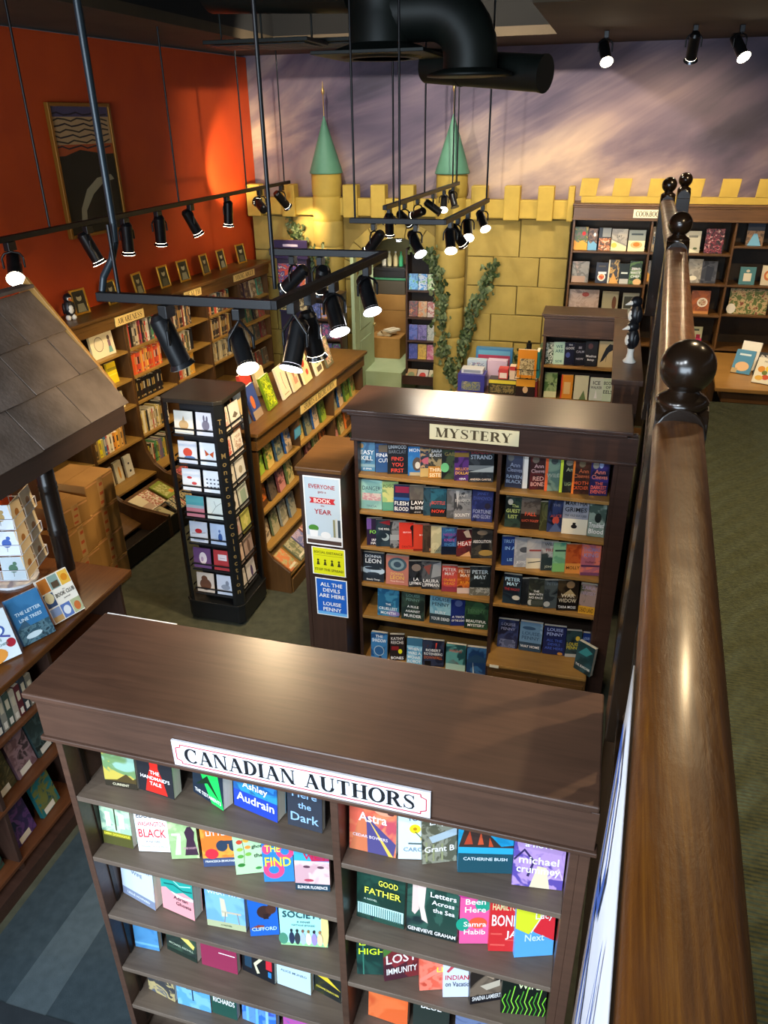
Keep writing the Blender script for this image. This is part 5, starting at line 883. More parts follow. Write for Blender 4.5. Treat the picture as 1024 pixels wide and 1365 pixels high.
# framed photos and figurine on the long top
GOLD = flat('c89838', .3, .8)
fx = [.345, .80, 1.23, 1.67, 2.04, 2.48, 2.85, 3.31]; fn = ['of a bearded writer nearest the puffin figurine', 'partly behind the bent ceiling pipe', 'third along from the puffin figurine', 'fourth along from the puffin figurine', 'fifth along, above the health sign', 'sixth along the long shelf top', 'seventh along the long shelf top', 'farthest along, beside the castle wall']
for i, x in enumerate(fx):
    P = LF(x, .2, 1.9505); o = thing('photo_frame', 'small gold photo frame ' + fn[i], 'photo frame', P, LA, 'framed photos on the wall bookcases')
    wd, ht = .18, .225; o.rotation_euler = (R(-10), 0, LA + R((-6, 5, 8, 0, -4, 6, 3, -5)[i]))
    m = MB(); m.box(-wd / 2, -.008, 0, -wd / 2 + .018, .008, ht); m.box(wd / 2 - .018, -.008, 0, wd / 2, .008, ht); m.box(-wd / 2 + .018, -.008, 0, wd / 2 - .018, .008, .018); m.box(-wd / 2 + .018, -.008, ht - .018, wd / 2 - .018, .008, ht); m.build('frame', GOLD, o, .002)
    p = MB().box(-wd / 2 + .018, -.003, .018, wd / 2 - .018, .004, ht - .018).build('print', varied('3c3828', '6a6448', 6, .4), o)
    a = MB(); mats = []; draw(a, [('r', .14, .1, .86, .92, '2a281e'), ('e', .5, .66, .17, .14, 'b0a888'), ('p', [(.22, .1), (.78, .1), (.7, .42), (.3, .42)], '5a5640' if i % 2 else '8a866c'), ('e', .5, .76, .18, .07, '1c1a14')], mats, wd, ht, -.0032); a.build('portrait', inks(mats), p)
puffin(LF(.13, .16, 1.95), R(60), 'single puffin figurine with white feet at the near end of the wall bookcases', 1, 1)

# painting on the orange wall
pn = thing('wall_painting', 'tall framed dark landscape painting hung on the orange wall', 'painting', LF(.90, .325, 2.58), LA)
PW, PH = .82, 1.1
m = MB(); m.box(-PW / 2, -.03, 0, -PW / 2 + .03, .012, PH); m.box(PW / 2 - .03, -.03, 0, PW / 2, .012, PH); m.box(-PW / 2 + .03, -.03, 0, PW / 2 - .03, .012, .03); m.box(-PW / 2 + .03, -.03, PH - .03, PW / 2 - .03, .012, PH); m.build('frame', flat('8a5c1c', .35, .5), pn, .003)
cv = MB().box(-PW / 2 + .03, -.012, .03, PW / 2 - .03, .012, PH - .03).build('canvas', varied('241f14', '30281a', 5, .6), pn)
a = MB(); mats = []
arts = [('r', .03, .62, .97, .98, 'b08c60'), ('r', .03, .9, .97, .98, '4a4058'), ('r', .03, .62, .97, .7, 'a84a20')] + [('l', [(.03 + k * .1, .68 + .04 * r + .012 * math.sin(k * 2.1 + r)) for k in range(10)], .012, ('2a2024', '3a2c20')[r % 2]) for r in range(7)] + [('p', [(.03, .02), (.97, .02), (.97, .58), (.7, .63), (.4, .66), (.03, .6)], '221e14'), ('p', [(.2, .02), (.3, .02), (.34, .2), (.5, .32), (.7, .4), (.9, .42), (.85, .46), (.6, .44), (.4, .36), (.26, .22)], '9a9070')]
draw(a, arts, mats, PW, PH, -.0125); a.build('painted_scene', inks(mats, .6), cv)
# ------------------------------------------------------------------ sports and recreation case
SA = R(90 - 2.8); SO = (-2.43, 5.0); SPF = frame(SO, SA)
sp_ = thing('bookcase', 'low brown double-sided bookcase with sports and recreation sign', 'bookcase', SPF(0, 0), SA)
SW = 2.4; SD = .56
pr_ = [(SD, 0), (SD, 1.36), (0, 1.36), (0, .38), (-.06, .3), (-.2, .2), (-.2, 0)]
for x in (0, .77, 1.57, SW - .022): MB().ext([(x, a, b) for a, b in pr_], (.022, 0, 0)).build('side_panel' if x in (0, SW - .022) else 'divider', W_LSZ, sp_, .002)
MB().box(.022, .26, 0, SW - .022, .275, 1.36).build('back_panel', LB, sp_)
for b, (x0, x1) in enumerate(((.022, .77), (.792, 1.57), (1.592, SW - .022))):
    for z in (1.0, .715, .39): MB().box(x0, -.005 if z > .5 else -.03, z - .022, x1, .26, z).build('shelf', W_LO, sp_, .002)
    m = MB(); m.ext([(x0, .05, .3), (x0, -.17, .13), (x0, -.17, .115), (x0, .05, .28)], (x1 - x0, 0, 0)); m.build('sloped_rack', W_LO, sp_)
    MB().box(x0, -.21, 0, x1, -.195, .13).build('base_board', W_LS, sp_, .002)
MB().box(-.04, -.04, 1.38, SW + .04, SD + .03, 1.41).build('top_board', W_LS, sp_, .006); MB().box(-.012, -.014, 1.26, SW + .012, -.001, 1.38).build('fascia', W_LS, sp_, .003)
MB().box(-.012, .0, 1.26, -.001, SD, 1.38).build('end_fascia', W_LS, sp_, .003)
sign(sp_, 'SPORTS & RECREATION', 1.2, 1.325, .82, .085, y=-.02, board='dcc078', ink='3c2a10')
SG = 'books standing on top of the sports bookcase'
tops = [(.1, .16, '3a4658', 'dark blue book, first on the sports case top'), (.3, .17, '2a3f80', 'blue book with orange figure, second on the sports case top'), (.56, .19, '6a8a18', 'bright yellow-green book on the sports case top'), (.84, .19, 'd8d0b4', 'white book with thin red figure on the sports case top'), (1.05, .17, 'dccfa8', 'cream book with sketched figures on the sports case top'), (1.29, .2, 'e0d4a0', 'cream book with two red flowers on the sports case top'), (1.56, .2, 'dcd0b0', 'white book with grey elephant shape on the sports case top'), (1.82, .19, '5a5a44', 'dark olive book with blossoms on the sports case top')]
arts_ = [[('r', .2, .3, .8, .8, 'b0a078')], [('e', .35, .5, .2, .2, 'b85a28'), ('r', 0, 0, 1, .25, '8a7868')], [('r', .08, .05, .92, .95, ('b8c818', '4a6a10', 'd8d840', 26))], [('l', [(.5, .8), (.45, .5), (.55, .25)], .05, 'b8584a'), ('r', .2, .1, .8, .14, 'a89878')], [('e', .45, .6, .14, .22, 'b07a60'), ('r', .3, .2, .8, .4, 'c89078')], [('e', .35, .7, .24, .17, 'c83428'), ('e', .6, .32, .16, .1, 'c84030'), ('l', [(.35, .6), (.45, .2), (.6, .3)], .02, '5a7a38')], [('e', .55, .6, .25, .14, '8a8078'), ('e', .5, .42, .2, .08, '4a7a70'), ('r', .2, .08, .85, .26, '5a5248')], [('r', .05, .1, .95, .95, ('50543c', 'c8b8a0', 'a85058', 30))]]
for i, (x, wv, c, lab) in enumerate(tops): book(SPF(x, .12, 1.41), SA + R(6), wv, .27, .022, c, arts_[i], [], .28, lab, SG)
book(SPF(.2, .36, 1.41), SA, .17, .24, .03, '8a4a38', [('r', .1, .2, .9, .8, '384860')], [], .2, 'red-edged book in the back row near end of the sports case top', SG)
book(SPF(.62, .36, 1.41), SA, .18, .25, .03, 'b03c34', [('r', 0, 0, 1, .5, '303c50')], [], .2, 'crimson book in the back row behind the yellow-green book on the sports case', SG)
book(SPF(.86, .36, 1.41), SA, .16, .23, .03, 'c8b890', [], [], .2, 'tan book in the back row behind the white books on the sports case', SG)
SBG = 'books on the sports bookcase shelves'
rng = random.Random(8)
sc = [[('3a5a20', '8aa838', '24301c'), ('5a7a2c', 'c0a860', '2c3c1c'), ('2a4a60', '8a8a70', '1c2c38'), ('20508a', 'c8b090', '1c3048')], [('c86a28', '4a2c18', '8a5028'), ('24242c', '5a5048', '1c1c20'), ('6a3838', 'c88888', '382024'), ('5a6a38', 'c8b880', '303820')], [('8a6a58', 'd0c0a8', '4a3c34'), ('6a7a58', 'b8b090', '384430'), ('8a8a78', 'c8c0a8', '50584c'), ('5a6a70', 'a8a898', '343c40')]]
rn = ['top', 'middle', 'lower']; bn_ = ['near', 'middle', 'far']
for b in range(3):
    for r in range(3):
        for k in range(4):
            c = sc[r][(k + b) % 4]
            book(SPF((.12, .9, 1.7)[b] + k * .175, .05, (1.0, .715, .39)[r]), SA + R(6), .14, rng.uniform(.19, .22), .022, c + (16,), [('r', 0, 0, 1, rng.uniform(.15, .35), c[1])], [], .14, '%s book, %s on %s shelf, %s bay of sports case' % (cname(c[0]), ORD[k], rn[r], bn_[b]), SBG)
for k, (x, c, lab) in enumerate(((.16, ('c87a48', 'b0a070', '8a9a60'), 'orange and green'), (.36, ('6a7050', 'a8a080', '484c38'), 'sage green'), (.52, ('6a70a0', 'a898b0', '48507a'), 'lavender blue'), (.68, ('a87068', 'c8a8a0', '504860'), 'dusky pink'))):
    book(SPF(x, -.165, .142), SA, .14, .2, .02, c + (18,), [('r', .1, .1, .9, .2, 'd8d0b8')], [], R(52), lab + ' book lying on the sloped rack, near end of sports case', SBG)
MB().box(-.065, -.0015, 0, .065, .0015, .09).build('shelf_card', flat('2a6a90', .5)); o = bpy.data.objects['shelf_card']; o.location = SPF(.68, -.03, 1.12); o.rotation_euler = (0, 0, SA); tag(o, 'small blue card fixed to the shelf front of the sports case', 'card')
MB().box(-.055, -.0022, .01, .055, -.0016, .08).build('print', flat('5aa0c0', .5), o)

# ------------------------------------------------------------------ greeting card spinner
sn = thing('card_spinner', 'black square card spinner with gold lettering standing on the carpet', 'display rack', (-2.645, 4.685, 0))
BLK2 = flat('101214', .4); BH = .2; TH = 1.83; hw = .205
q = [(-.24, -.2), (-.2, -.24), (.2, -.24), (.24, -.2), (.24, .2), (.2, .24), (-.2, .24), (-.24, .2)]
MB().ext([(x, y, .03) for x, y in q], (0, 0, .15)).build('base', BLK2, sn, .006); MB().ext([(x * 1.02, y * 1.02, .17) for x, y in q], (0, 0, .02)).build('base_rim', BLK2, sn, .004)
for x in (-.18, .18):
    for y in (-.18, .18): MB().cyl((x, y, 0), (x, y, .03), .025, .025, 10).build('castor', BLK2, sn)
MB().box(-.13, -.13, .19, .13, .13, 1.8).build('core', flat('17181b', .5), sn)
q2 = [(-.235, -.19), (-.19, -.235), (.19, -.235), (.235, -.19), (.235, .19), (.19, .235), (-.19, .235), (-.235, .19)]
MB().ext([(x, y, 1.8) for x, y in q2], (0, 0, .03)).build('cap', varied('1c1a17', '2a2722', 6, .35), sn, .004)
for sx in (-1, 1):
    for sy in (-1, 1):
        MB().ext([(sx * .235, sy * .165, .19), (sx * .235, sy * .19, .19), (sx * .19, sy * .235, .19), (sx * .165, sy * .235, .19)], (0, 0, 1.61)).build('corner_board', BLK2, sn)
m = MB(); st = 'The Montrose Collection'; zz = 1.66
cdir = Vector((1, 1, 0)).normalized(); cn = Vector((1, -1, 0)).normalized(); c0 = Vector((.2125, -.2125, 0)) + cn * .0015
for ch in st:
    if ch != ' ':
        vs, fs, wd, ht = textmesh(ch, .01); hh = {'T': .05, 'h': .05, 'M': .05, 't': .046, 'C': .05, 'l': .05, 'i': .05}.get(ch, .036) * .8; s = hh / ht; s2 = min(s, .03 / wd)
        m.add([tuple(c0 + cdir * ((v[0] - wd / 2) * s2) + Vector((0, 0, zz + v[1] * s))) for v in vs], fs)
    zz -= .062
m.build('gold_lettering', flat('8a7448', .4, .3), sn)
zr = [1.56, 1.335, 1.12, .905, .69, .465, .245]
m = MB()
for z in zr:
    for k in range(4):
        ca, sa = math.cos(k * PI / 2), math.sin(k * PI / 2)
        P = lambda x, y, zz: (x * ca - y * sa, x * sa + y * ca, zz)
        for a, b in (((-.165, -.2, z - .01), (.165, -.2, z - .01)), ((-.165, -.2, z + .04), (.165, -.2, z + .04))): m.bar(P(*a), P(*b), .004, .012)
m.build('pocket_rails', flat('202226', .3), sn)
CRG = 'greeting cards in the black spinner'
front = [[('e8e4d8', 'beige cat', [('e', .5, .4, .26, .2, 'c8a878'), ('p', [(.4, .5), (.6, .5), (.5, .8)], 'c0a070')]), ('ece8ee', 'grey rabbit', [('e', .5, .45, .2, .22, '8a808c'), ('e', .42, .75, .05, .14, '70687a'), ('e', .58, .72, .05, .14, '70687a')])],
         [('d4dcea', 'red and blue blot', [('e', .5, .5, .25, .2, 'c84a38'), ('e', .6, .25, .3, .1, '5a80b8')]), ('e6ecf4', 'orange butterfly', [('p', [(.5, .5), (.25, .7), (.3, .4)], 'c85828'), ('p', [(.5, .5), (.75, .65), (.7, .35)], 'c85828')])],
         [('e8eef6', 'two red leaves', [('e', .4, .6, .14, .06, 'c83c38'), ('e', .65, .35, .14, .07, 'c84848')]), ('ecf0f4', 'small dark dots', [('e', .2 + .2 * (k % 4), .25 + .18 * (k // 4), .05, .04, '505868') for k in range(12)])],
         [('b8788a', 'pink and teal stripes', [('r', 0, .5, 1, 1, '58a8b0'), ('r', 0, .42, 1, .56, '90a8b8')]), ('e0e8e0', 'thin grey twigs', [('l', [(.2, .2), (.5, .6), (.8, .8)], .02, '8a9490'), ('l', [(.5, .6), (.4, .85)], .02, '8a9490')])],
         [('d0dcf0', 'red bird on branch', [('e', .5, .55, .2, .12, 'c83038'), ('l', [(.1, .4), (.9, .5)], .02, '604848'), ('r', .2, .08, .8, .25, 'a8b8d8')]), ('bcd0ee', 'blue tall figure', [('e', .55, .35, .12, .22, '3a5a98'), ('e', .52, .66, .06, .08, '5a78b0')])],
         [('6a4a7c', 'white petal on purple', [('e', .55, .5, .22, .3, 'e8e0e8'), ('e', .5, .45, .08, .12, 'b8a0c0')]), ('b83c40', 'red with white tag', [('r', .25, .5, .75, .8, 'e8dce0'), ('r', .35, .6, .65, .63, 'b0a0a8')])],
         [('d8ccc0', 'brown bear', [('e', .5, .4, .34, .3, '6a4838'), ('e', .45, .7, .18, .16, '6a4838')]), ('d4dcec', 'grey hare sketch', [('e', .5, .4, .26, .14, '98a0b0'), ('e', .6, .6, .1, .14, '8890a0')])]]
side = [('e8dcd0', 'pale pink floral', [('r', .1, .1, .9, .9, ('e8dcd0', 'd8a8a0', 'e0d0c0', 30))]), ('e4e0da', 'grey moth', [('p', [(.5, .6), (.2, .4), (.5, .3)], '70685c'), ('p', [(.5, .6), (.8, .4), (.5, .3)], '70685c')]), ('e8dcd8', 'red berries', [('r', .1, .1, .9, .9, ('e8e0d8', 'c85048', 'd8c0b8', 40))]), ('e8e4dc', 'fern pattern', [('r', .15, .2, .85, .85, ('e8e4dc', 'b89080', 'd0c8b8', 40))]), ('e0dcd4', 'grey swallow', [('p', [(.2, .7), (.8, .6), (.5, .3)], '606468')]), ('e4e4e0', 'starfish sketch', [('e', .5, .5, .2, .18, 'a8a090')]), ('e8e4e0', 'black and white panda', [('e', .5, .5, .25, .2, '38383c'), ('e', .5, .62, .14, .1, 'e8e4e0')]), ('d8e0d8', 'green striped', [('r', .2, .2, .8, .8, 'a0b8a8')]), ('d0bcb8', 'soft rose', [('e', .5, .5, .3, .25, 'c89a98')]), ('d0d070', 'yellow lily', [('e', .5, .5, .3, .12, 'e8e088'), ('e', .5, .5, .12, .3, 'e8e088')]), ('e4ccc0', 'brown and pink stem', [('e', .5, .4, .2, .3, 'b07868')]), ('b8a098', 'brown feather', [('e', .5, .5, .15, .35, '786058')]), ('e8e4e4', 'purple heart', [('e', .45, .5, .2, .22, '6a5080')]), ('e8e4e8', 'violet feather', [('e', .55, .45, .14, .3, '584878')])]
SNF = frame((-2.645, 4.685, 0), 0)
rows_ = ['top', 'second', 'third', 'fourth', 'fifth', 'sixth', 'bottom']
def card(loc, rz, wd, ht, c, art, lab, grp, tilt=.1, t=.006):
    o = MB().box(-wd / 2, -t / 2, 0, wd / 2, t / 2, ht).build('greeting_card', flat(c, .45)); o.location = loc; o.rotation_euler = (-tilt, 0, rz); tag(o, lab, 'card', grp)
    a = MB(); mats = []; draw(a, art, mats, wd, ht, -t / 2); a.build('printed_picture', inks(mats), o); return o
for r, z in enumerate(zr):
    for k in range(2):
        c, nm, art = front[r][k]; x = -.085 + k * .17
        card((-2.645 + x, 4.685 - .185, z), 0, .145, .165, c, art, '%s greeting card, %s row, front face of the black spinner' % (nm, rows_[r]), CRG)
        c, nm, art = side[2 * r + k]
        card((-2.645 + .185, 4.685 + x, z), PI / 2, .145, .165, c, art, '%s greeting card, %s row, right face of the black spinner' % (nm, rows_[r]), CRG)

# ------------------------------------------------------------------ shingled till kiosk
hut = thing('sales_kiosk', 'wooden till counter with a small shingled roof on dark posts', 'kiosk', (0, 0, 0))
SH1 = varied('54483f', '74665c', 5, .62, .5, 40, (1, 1, 1), rnd=True, bd=.006)
EX, EZ, RX, RZ = -2.76, 2.0, -3.27, 2.63; Y0, Y1 = -.6, 3.86
dirs = Vector((EX - RX, 0, EZ - RZ)); L = dirs.length; dv = dirs.normalized(); nv = Vector((-dv.z, 0, dv.x))
if nv.z < 0: nv = -nv
m = MB(); m.ext([(EX, Y0, EZ), (RX, Y0, RZ), (RX - .51, Y0, EZ), (RX - .51, Y0, EZ - .03), (RX, Y0, RZ - .035), (EX, Y0, EZ - .03)], (0, Y1 - Y0, 0)); m.build('roof_deck', W_DARK, hut)
rng = random.Random(3); rows = 3; rh = L / rows
for r in range(rows):
    y = Y1 + .03
    first = True
    while y > .8:
        wd = rng.uniform(.31, .42) * (.5 if first and r % 2 else 1); first = False
        s0 = r * rh - (.04 if r else 0); s1 = (r + 1) * rh + .03
        base = Vector((RX, 0, RZ)); dz = rng.uniform(0, .004)
        a = base + dv * s0 + nv * .004; b = base + dv * s1 + nv * (.022 + dz)
        y0 = y - wd + .006; rk = rng.uniform(-.006, .006)
        P = [(a.x, y0, a.z), (a.x, y, a.z), (b.x + dv.x * rk, y, b.z + dv.z * rk), (b.x, y0, b.z)]
        MB().ext(P, tuple(nv * .012)).build('shingle', SH1, hut, .002)
        y -= wd
m = MB(); m.ext([(EX + .004, Y0, EZ - .13), (EX + .03, Y0, EZ - .13), (EX + .03, Y0, EZ - .0), (EX + .004, Y0, EZ - .0)], (0, Y1 - Y0, 0)); m.build('fascia_board', wood('33261f', '443229', .5, 'y'), hut, .003)
m = MB(); m.ext([(EX - .02, Y1 + .032, EZ - .03), (EX - .04, Y1 + .032, EZ + .1), (RX, Y1 + .032, RZ + .085), (RX - .5, Y1 + .032, EZ + .02), (RX - .5, Y1 + .032, EZ - .03), (RX, Y1 + .032, RZ - .05)], (0, .022, 0)); m.build('rake_board', W_OAK, hut, .003)
MB().bar((RX, Y0, RZ + .035), (RX, Y1 + .04, RZ + .035), .09, .02).build('ridge_cap', SH1, hut, .003)
PST = [(.05, 0), (.052, .02), (.05, .04), (.05, .24), (.054, .25), (.05, .26), (.054, .275), (.05, .285), (.052, .5), (.05, .52), (.054, .53), (.05, .54), (.054, .555), (.05, .565), (.05, .83)]
MB().lathe(PST, 20, (-2.9, 3.27, 1.15)).build('post', flat('17110e', .28), hut)
CT = 1.15
MB().box(-3.9, -.6, CT - .035, -2.52, 3.36, CT).build('counter_top', wood('482813', '66401f', .22, 'y'), hut, .006)
MB().box(-3.85, -.6, 1.08, -2.57, 3.3, CT - .036).build('counter_frieze', W_DARK, hut)
MB().box(-3.85, -.6, 0, -2.85, 3.3, 1.08).build('counter_body', W_DARK, hut)
for y in (.4, 1.25, 2.1, 2.62, 3.28): MB().box(-2.85, y - .012, .08, -2.56, y + .012, 1.08).build('divider', W_DARKZ, hut, .002)
for z in (.85, .50, .14): MB().box(-2.85, -.6, z - .02, -2.555, 3.268, z).build('shelf', wood('4a2a18', '633a20', .35, 'y'), hut, .002)
MB().box(-2.85, -.6, 0, -2.52, 3.3, .08).build('plinth', W_DARK, hut)
HF = frame((-2.56, 0, 0), PI / 2); HG = 'books in the kiosk counter shelves'
rng = random.Random(2); pal = ['6a2c38', 'c8c0b0', '3a4048', '8a8a80', '405048', 'b0a898', '5a2830', '303840', '787468']
x = 1.75; i = 0
while x < 2.58 and i < 18:
    t = rng.uniform(.03, .045); h = rng.uniform(.18, .21); P = HF(x + t / 2, .1, .851); c = pal[i % 9]
    book(P, PI / 2 + PI / 2, .14, h, t, c, spine_marks=[(.05, .25, 'e0dcd0'), (.5, .8, 'c0b8a0')], label='spine of %s book, %s along, top shelf of the kiosk counter' % (cname(c), ORD[i]), group=HG)
    x += t + .004; i += 1
lo = [('5a5034', '3c3c28', '78704c'), ('6a5058', '8a7078', '403438'), ('2c3c3c', '405454', '1c2828'), ('342c5a', '5a3c78', '1c2440'), ('1f6a70', '6a7038', '184a54'), ('8a2c34', '2a4a3c', '38141c')]
for k, (x, r) in enumerate(((2.195, 1), (2.355, 1), (2.515, 1), (2.23, 0), (2.43, 0), (1.98, 0), (1.85, 1), (2.005, 1))):
    c = lo[k % 6]
    o = book(HF(x, .07, (.141, .501)[r]), PI / 2 + R(4), .15, .22, .025, c + (14,), [('r', .15, .02, .7, .18, 'd8d4c8')], [], .2, '%s face-out book with white price label, %s on the %s kiosk counter shelf' % (cname(c[0]), ORD[k], ('lower', 'middle')[r]), HG)
TG = 'books standing on the kiosk counter'
book((-2.648, 2.413, CT), R(62), .19, .25, .022, 'cfdce4', [('e', .25, .8, .24, .16, '8a6238'), ('e', .25, .8, .18, .12, 'b88a58'), ('e', .62, .6, .22, .12, '3a58a0'), ('e', .62, .6, .16, .09, 'e0e8ec'), ('e', .3, .14, .4, .16, 'd8903c'), ('e', .86, .3, .12, .09, '9a2030'), ('l', [(.3, .62), (.9, .42)], .04, '48509a')], [('LIFE IN', .42, .06, '6a8a90'), ('THE KITCHEN', .32, .05, '6a8a90')], .42, 'white cookbook with bowls and pancakes, nearest on the kiosk counter', TG)
book((-2.594, 2.623, CT), R(67), .17, .25, .03, ('2f6a98', '3a78a8', '2a5a88', 4), [('r', 0, 0, 1, .34, ('2c4a58', '50707c', '1f3440', 26)), ('p', [(0, .34), (.3, .5), (.4, .34)], '34546a'), ('e', .4, .14, .25, .06, 'b8ccd4')], [('THE LETTER', .64, .07, 'c8dce8'), ('LINE TREES', .5, .07, 'c8dce8')], .42, 'blue book with misty trees in the middle of the kiosk counter row', TG)
g3 = ['d88a30', 'a8c8c0', 'e8b848', 'e0c878', 'd0e0e0', 'f0f0ec', 'd8c0a0', '5a78c0', 'c8602c']
book((-2.568, 2.838, CT), R(72), .185, .25, .02, 'f0ece0', [('r', .02, .68, .32, .98, 'c87a30'), ('r', .35, .68, .65, .98, '8aa8a0'), ('r', .4, .7, .62, .84, '5a4a38'), ('r', .68, .68, .98, .98, 'e8b848'), ('e', .83, .83, .1, .08, 'd88a20'), ('r', .02, .35, .32, .65, '3a5078'), ('e', .17, .55, .14, .12, 'e8d8a8'), ('r', .02, .02, .32, .32, '8aa0c8'), ('r', .02, .02, .32, .14, 'c8a068'), ('r', .35, .02, .65, .32, '5a78b8'), ('e', .5, .17, .11, .1, 'e0e8f0'), ('r', .68, .02, .98, .32, 'b0b890'), ('e', .83, .15, .1, .1, 'c8703c')], [('the', .61, .03, '50504c', .66, .2), ('BOOK CLUB', .53, .09, '30302c', .66, .6), ('journal', .42, .05, '50504c', .66, .35)], .42, 'white book with a grid of small pictures, farthest on the kiosk counter', TG)
# white wire card rack on the counter
wr = thing('wire_card_rack', 'white wire rack of small blue bird cards on the kiosk counter', 'display rack', (-3.12, 3.10, CT))
WM = flat('dfe4ea', .4, .2); m = MB(); m.cyl((0, 0, 0), (0, 0, .56), .012, .012, 8); m.cyl((0, 0, 0), (0, 0, .015), .13, .13, 20)
m.build('pole', WM, wr); m = MB()
for z in (.08, .24, .4):
    for k in range(4):
        ca, sa = math.cos(k * PI / 2 + .3), math.sin(k * PI / 2 + .3); P = lambda x, y, zz: (x * ca - y * sa, x * sa + y * ca, zz)
        for a, b in (((-.15, -.15, z), (.15, -.15, z)), ((-.15, -.15, z + .06), (.15, -.15, z + .06)), ((-.15, -.15, z), (-.15, -.15, z + .06)), ((0, -.15, z), (0, -.15, z + .06)), ((0, -.13, z), (0, 0, z))): m.bar(P(*a), P(*b), .004, .004)
m.build('wire_pockets', WM, wr)
m = MB(); m.ext([(-.1, 0, .52), (.04, 0, .5), (.08, 0, .58), (.06, 0, .72), (.0, 0, .78), (-.09, 0, .72), (-.12, 0, .62)], (0, .003, 0)); m.build('header_card', flat('c8d8ee', .5), wr, rot=(0, 0, R(55)))
bc = [('dfeaf8', '40485a'), ('e4eef8', 'b8985a'), ('dce8f8', 'c86078'), ('dfe8f6', '3a60b0'), ('ccd8e8', '3a4a50'), ('c0d0d8', '487058')]
for r in range(3):
    for k in range(2):
        c, d = bc[2 * r + k]; a0 = .3; lx, ly = -.075 + k * .15, -.145
        P = (-3.12 + lx * math.cos(a0) - ly * math.sin(a0), 3.10 + lx * math.sin(a0) + ly * math.cos(a0), CT + (.4, .24, .08)[r])
        card(P, a0, .13, .14, c, [('e', .5, .5, .2, .18, d), ('e', .6, .72, .09, .08, d), ('l', [(.5, .35), (.48, .15)], .02, '484038')], 'pale blue bird card, %s row %s, on the white wire rack' % (('top', 'middle', 'bottom')[r], ('left', 'right')[k]), 'bird cards on the wire rack')
        lx, ly = -.075 + k * .15, -.145; a1 = a0 + PI / 2
        P = (-3.12 + lx * math.cos(a1) - ly * math.sin(a1), 3.10 + lx * math.sin(a1) + ly * math.cos(a1), CT + (.4, .24, .08)[r])
        card(P, a1, .13, .14, 'e8d4ae', [('e', .5, .5, .18, .16, 'b07838')], 'tan bird card, %s row %s, on the side of the wire rack' % (('top', 'middle', 'bottom')[r], ('near', 'far')[k]), 'bird cards on the wire rack')
# ------------------------------------------------------------------ cardboard boxes
CB = varied('9a7038', 'ab8044', 4, .75, .1, 30, rnd=True, bd=.002); TAPE = flat('b8905a', .3); REDT = flat('b0502c', .5)
def carton(loc, sx, sy, sz, label, rz=0, open_=False, tape=True, grp='cardboard cartons stacked by the wall bookcases'):
    o = thing('cardboard_box', label, 'box', loc, rz, grp)
    MB().box(-sx / 2, -sy / 2, 0, sx / 2, sy / 2, sz - .004).build('carton', CB, o, .006)
    if not open_:
        MB().box(-sx / 2, -sy / 2, sz - .004, -.002, sy / 2, sz).build('flap', CB, o, .001); MB().box(.002, -sy / 2, sz - .004, sx / 2, sy / 2, sz).build('flap', CB, o, .001)
    if tape:
        MB().box(sx / 2, -.035, 0.002, sx / 2 + .001, .035, sz).build('tape', TAPE, o)
        m = MB()
        for k in range(3): m.box(sx / 2 + .0012, -.03 + .01 * k, sz * (.12 + .3 * k), sx / 2 + .0016, .012 + .008 * k, sz * (.22 + .3 * k))
        m.build('red_print', REDT, o)
        m = MB(); m.box(sx / 2 + .0004, -sy / 2 + .01, sz - .025, sx / 2 + .001, sy / 2 - .01, sz - .012); m.build('edge_tape', flat('c8905c', .3), o)
    return o
for k in range(4): carton((-3.89, 4.73, k * .255), .4, .36, .253, 'taped cardboard box, %s of the far stack by the wall bookcases' % ['bottom', 'second up', 'third up', 'topmost'][k], R(-3 + 2 * (k % 2)))
for k in range(3): carton((-3.85, 4.33, k * .265), .42, .37, .263, 'taped cardboard box, %s of the near stack by the wall bookcases' % ['bottom', 'middle', 'topmost large one'][k], R(2 - 3 * (k % 2)))
carton((-3.8, 4.36, .796), .3, .28, .17, 'small cardboard box resting on the near stack of cartons', R(-8))
# ------------------------------------------------------------------ hanging tracks and spot lamps
TZ = 2.85; CEIL = 4.74
TRK = flat('141517', .4, .3)
def track(label, segs, rods):
    o = thing('light_track', label, 'light track', (segs[0][0][0], segs[0][0][1], TZ)); ox, oy = segs[0][0]
    for a, b in segs:
        m = MB(); m.bar((a[0] - ox, a[1] - oy, .018), (b[0] - ox, b[1] - oy, .018), .036, .036); m.build('track_bar', TRK, o, .003)
    for x, y, top in rods: MB().cyl((x - ox, y - oy, .03), (x - ox, y - oy, top - TZ), .008, .008, 8).build('hanger_rod', TRK, o)
    return o
track('long black light track hung in front of the orange wall', [((-3.66, 3.6), (-3.77, 9.3))], [(-3.70, 4.75, 4.21), (-3.74, 6.6, 4.21), (-3.77, 8.1, 4.21), (-3.77, 9.15, 4.21)])
bt = track('black hooked light track hanging over the card spinner', [((-2.02, 2.81), (-1.24, 2.81)), ((-1.235, 2.795), (-1.15, 4.13)), ((-1.8, 4.1), (-1.135, 4.115))], [(-1.92, 2.812, TZ + .3)])
